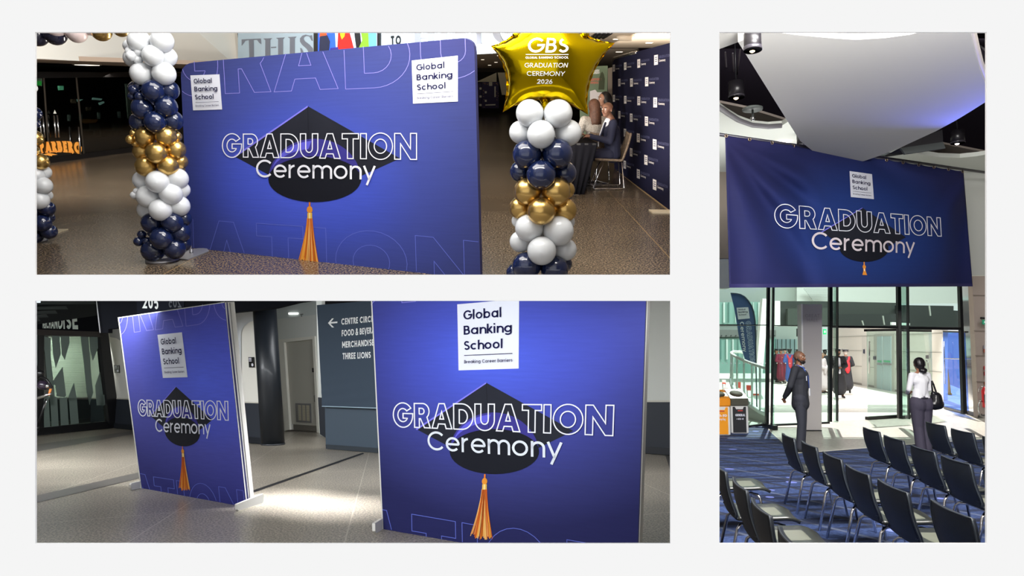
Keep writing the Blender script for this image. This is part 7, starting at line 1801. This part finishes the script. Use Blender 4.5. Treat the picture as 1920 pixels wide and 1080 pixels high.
blob('hair_bun', [(h+V((.03, .105, -.115)), .045, h+V((-.03, .11, -.115)), .045), (h+V((0, .12, -.125)), .048, h+V((0, .10, -.10)), .048)], M_hb, t, .009, 2)
t2 = thing('handbag', 'black leather shoulder bag hanging at the woman\'s right side', 'bag', fl(1755, 850))
hy = d-.02; g = lambda x, y, o=0: aty(x, y, hy-o)
mbb = [(g(1755, 745), .10, g(1755, 755), .12), (g(1752, 758), .11, g(1759, 758), .10), (g(1750, 738), .045, g(1756, 745), .08)]
o = blob('bag_body', [(a_-BASE[t2.name], r0, b_-BASE[t2.name], r1) for a_, r0, b_, r1 in mbb], mat('bag_black', (22, 22, 26), .3), t2, .01, 3)
MB().tube([g(1747, 714), g(1750, 720), g(1755, 735), g(1757, 748)], .016, 8).build('strap', mat('bag_black', (22, 22, 26), .3), t2)
MB().tube([g(1747, 714), g(1747, 722), g(1749, 738)], .014, 8).build('strap', mat('bag_black', (22, 22, 26), .3), t2)
# ---- graduates and staff beyond the glass
def gp_(label, px, ytop, yfoot, rz, **k):
    b = fl(px, yfoot); H_ = min(2.05, (yfoot-ytop)*b.y/FPX)/1.06
    return gown_person(label, b, radians(rz), H_, **k)
BK = (30, 30, 36)
gp_('person in a black gown at the left end of the robed group', 1457, 651, 717, 60, gown=BK, hairc=(60, 44, 32))
gp_('person in a maroon gown with a bright yellow collar facing us', 1466, 651, 718, 10, gown=(122, 28, 56), hood=(240, 170, 40), cap='round', trim=(150, 30, 60), skin=(168, 118, 92))
gp_('person in a pink and maroon gown standing behind the yellow collar', 1473.5, 649, 713, -20, gown=(176, 44, 92), trim=(200, 60, 110), skin=(214, 170, 146), cap='square')
gp_('person in a blue gown with red sleeves, back turned, in a flat bonnet', 1482.5, 651, 721, 165, gown=(56, 84, 156), hood=(202, 44, 62), cap='round', trim=(200, 48, 60))
gp_('person in a black gown just left of the grey totem', 1497.5, 652, 722, 80, gown=BK, cap='square', hairc=(90, 70, 54))
gp_('long haired person in a patterned pale dress just right of the totem', 1543.5, 657, 737, 30, gown=(196, 176, 180), cap=None, long_hair=True, hairc=(50, 30, 30))
gp_('person in a black gown cut by the black mullion, back turned', 1549.5, 652, 728, 170, gown=BK, cap='square')
gp_('bearded man in an open black gown, dark suit and tie', 1574.5, 648.5, 746, -14, gown=BK, hood=(170, 36, 54), cap='square', beard=True, inner=(214, 216, 228), skin=(140, 98, 76))
gp_('person in a black gown with a red and blue hood, back turned', 1588.5, 651.5, 737, 168, gown=BK, hood=(220, 34, 44), cap='round', hairc=(180, 170, 160))
# ---- auditorium chairs
M_cb = mat('chair_shell', (26, 32, 42), .55, spec=.4, var=(60, .15)); M_cs = mat('chair_leather', (112, 114, 100), .3, spec=.6); M_edge_hl = mat('chair_edge_highlight', (56, 62, 68), .35); M_crm = mat('chrome', (225, 225, 228), .08, metal=1)
M_sl = mat('chair_seat_black', (46, 48, 44), .28, spec=.7)
def chair_proto():
    t = thing('auditorium_chair', 'x', 'chair', (0, 0, 0), 0, 'black chairs in rows facing the right of the hall')
    w = .30
    def prof(v):    # v 0 seat front .. 1 back top : y, z
        if v < .42:
            s = v/.42; return (.31-.50*s, .455-.012*sin(s*pi)+.02*(1-s)-.05*max(0, 1-s/.25)**2)
        s = (v-.42)/.58
        a = min(1, s/.22); y = -.19-.055*sin(a*pi/2); z = .455+.055*(1-cos(a*pi/2))
        if s > .22: q = (s-.22)/.78; y = -.245-.075*q-.018*sin(q*pi); z = .51+.35*q
        return (y, z)
    def half(v, u):
        ww = w
        if v < .40: ww = w*.87*(1-.22*max(0, 1-v/.10)**2)
        if v > .9: ww = w*(.93+.07*cos((v-.9)/.1*pi/2))
        if .36 < v < .58: ww = w*.97
        return (2*u-1)*ww*(1-.05*max(0, v-.5))
    def shell(off):
        def f(u, v):
            y, z = prof(v); y2, z2 = prof(min(1, v+.01)); y1, z1 = prof(max(0, v-.01)); ty, tz = y2-y1, z2-z1; L = math.hypot(ty, tz) or 1
            ny, nz = tz/L, -ty/L
            e = (2*u-1)**2; cu = .028*e if v > .5 else .012*e
            return V((half(v, u), y+ny*(off+cu), z+nz*(off+cu)))
        return f
    sh = MB().grid(lambda u, v: shell(0)(u, .40+.60*v), 14, 26).build('backrest', M_cb, t, local=True); sh.modifiers.new('th', 'SOLIDIFY').thickness = .022
    st_ = MB().grid(lambda u, v: shell(0)(u, .44*v), 12, 14).build('seat', M_sl, t, local=True); st_.modifiers.new('th', 'SOLIDIFY').thickness = .03
    pad = MB().grid(lambda u, v: (lambda q: q+V((0, 0, .03*max(0, 1-(2*u-1)**6)*max(0, 1-(2*v-1)**6))))(shell(.002)(.04+.92*u, .02+.38*v)), 14, 14).build('seat_pad', M_cs, t, local=True)
    bp_ = MB().grid(lambda u, v: (lambda q: q+V((0, .026*max(0, 1-(2*u-1)**6)*max(0, 1-(2*v-1)**6), 0)))(shell(.0)(.04+.92*u, .56+.42*v)), 14, 14).build('back_pad', M_sl, t, local=True)
    pts = [shell(.0)(0, v) for v in [.5+.05*k for k in range(10)]]+[shell(.0)(u, 1.0) for u in [k/10 for k in range(11)]]+[shell(.0)(1, v) for v in [.95-.05*k for k in range(10)]]
    MB().tube(pts, .006, 6).build('edge_highlight', M_edge_hl, t, local=True)  # thin lighter tube stands in for the highlight along the shell edge
    for s in (-1, 1):
        MB().tube([(s*.17, -.12, .425), (s*.225, -.17, .42), (s*.245, -.20, .39), (s*.275, -.29, .0)], .014, 8).build('leg', M_crm, t, local=True)
        MB().tube([(s*.17, .14, .425), (s*.225, .19, .42), (s*.245, .21, .39), (s*.27, .27, .0)], .014, 8).build('leg', M_crm, t, local=True)
        MB().tube([(s*.17, -.12, .425), (s*.17, .14, .425)], .0115, 8).build('under_frame', M_crm, t, local=True)
    MB().tube([(-.17, -.12, .425), (.17, -.12, .425)], .0115, 8).build('under_frame', M_crm, t, local=True)
    return t
proto = chair_proto(); used = False
ROWS = {
 'C': ('in the row nearest the entrance', [(1732, 790.7, 1770, 798.7), (1783, 802.5, 1819, 813.5), (1837.6, 817.5, 1880, 830)]),
 'B': ('in the second row from the entrance', [(1616, 801, 1645, 810), (1654, 816, 1690, 826.5), (1703, 834.7, 1750, 847.6), (1760.5, 853.5, 1816, 872), (1838, 879.5, 1905, 902)]),
 'A': ('in the long middle row', [(1463, 812, 1486, 823), (1499, 826, 1528, 840.5), (1540, 846.5, 1573, 863), (1582, 870, 1624, 892), (1640.6, 898, 1697, 925), (1739, 934.6, 1819, 976), (1844, 992, 1960, 1045)]),
 'D': ('in the nearest row at lower left', [(1311, 831, 1327, 846), (1331, 866, 1363, 886), (1366, 893.5, 1399, 923), (1399, 932, 1443, 970), (1446, 985, 1510, 1040)]),
}
ORD = ['farthest', 'second from far end', 'third from far end', 'fourth from far end', 'fifth from far end', 'sixth from far end', 'cut by the frame']
for key, (lab, L) in ROWS.items():
    for i, (x0, y0, x1, y1) in enumerate(L):
        a = atz(x0, y0, .86); b = atz(x1, y1, .86); m_ = (a+b)/2
        dirv = (b-a); ang = radians(-98)
        f = V((-sin(ang), cos(ang), 0)); base = V((m_.x, m_.y, 0))+f*.31
        if False: base = V((atz(x0, y0, .86).x, atz(x0, y0, .86).y, 0))+V((cos(ang), sin(ang), 0))*.3+f*.31
        if key != 'D' and i == len(L)-1: base = V((a.x, a.y, 0))+V((cos(ang), sin(ang), 0))*.3+f*.31
        o = proto if not used else dup(proto); used = True
        place(o, base, ang, 1.0); BASE[o.name] = base
        o['label'] = 'black chair %s, %s' % (lab, ORD[i] if i < len(L)-1 else ORD[6] if key != 'D' else 'nearest, at bottom edge')
        o['group'] = 'black chairs in rows facing the right of the hall'
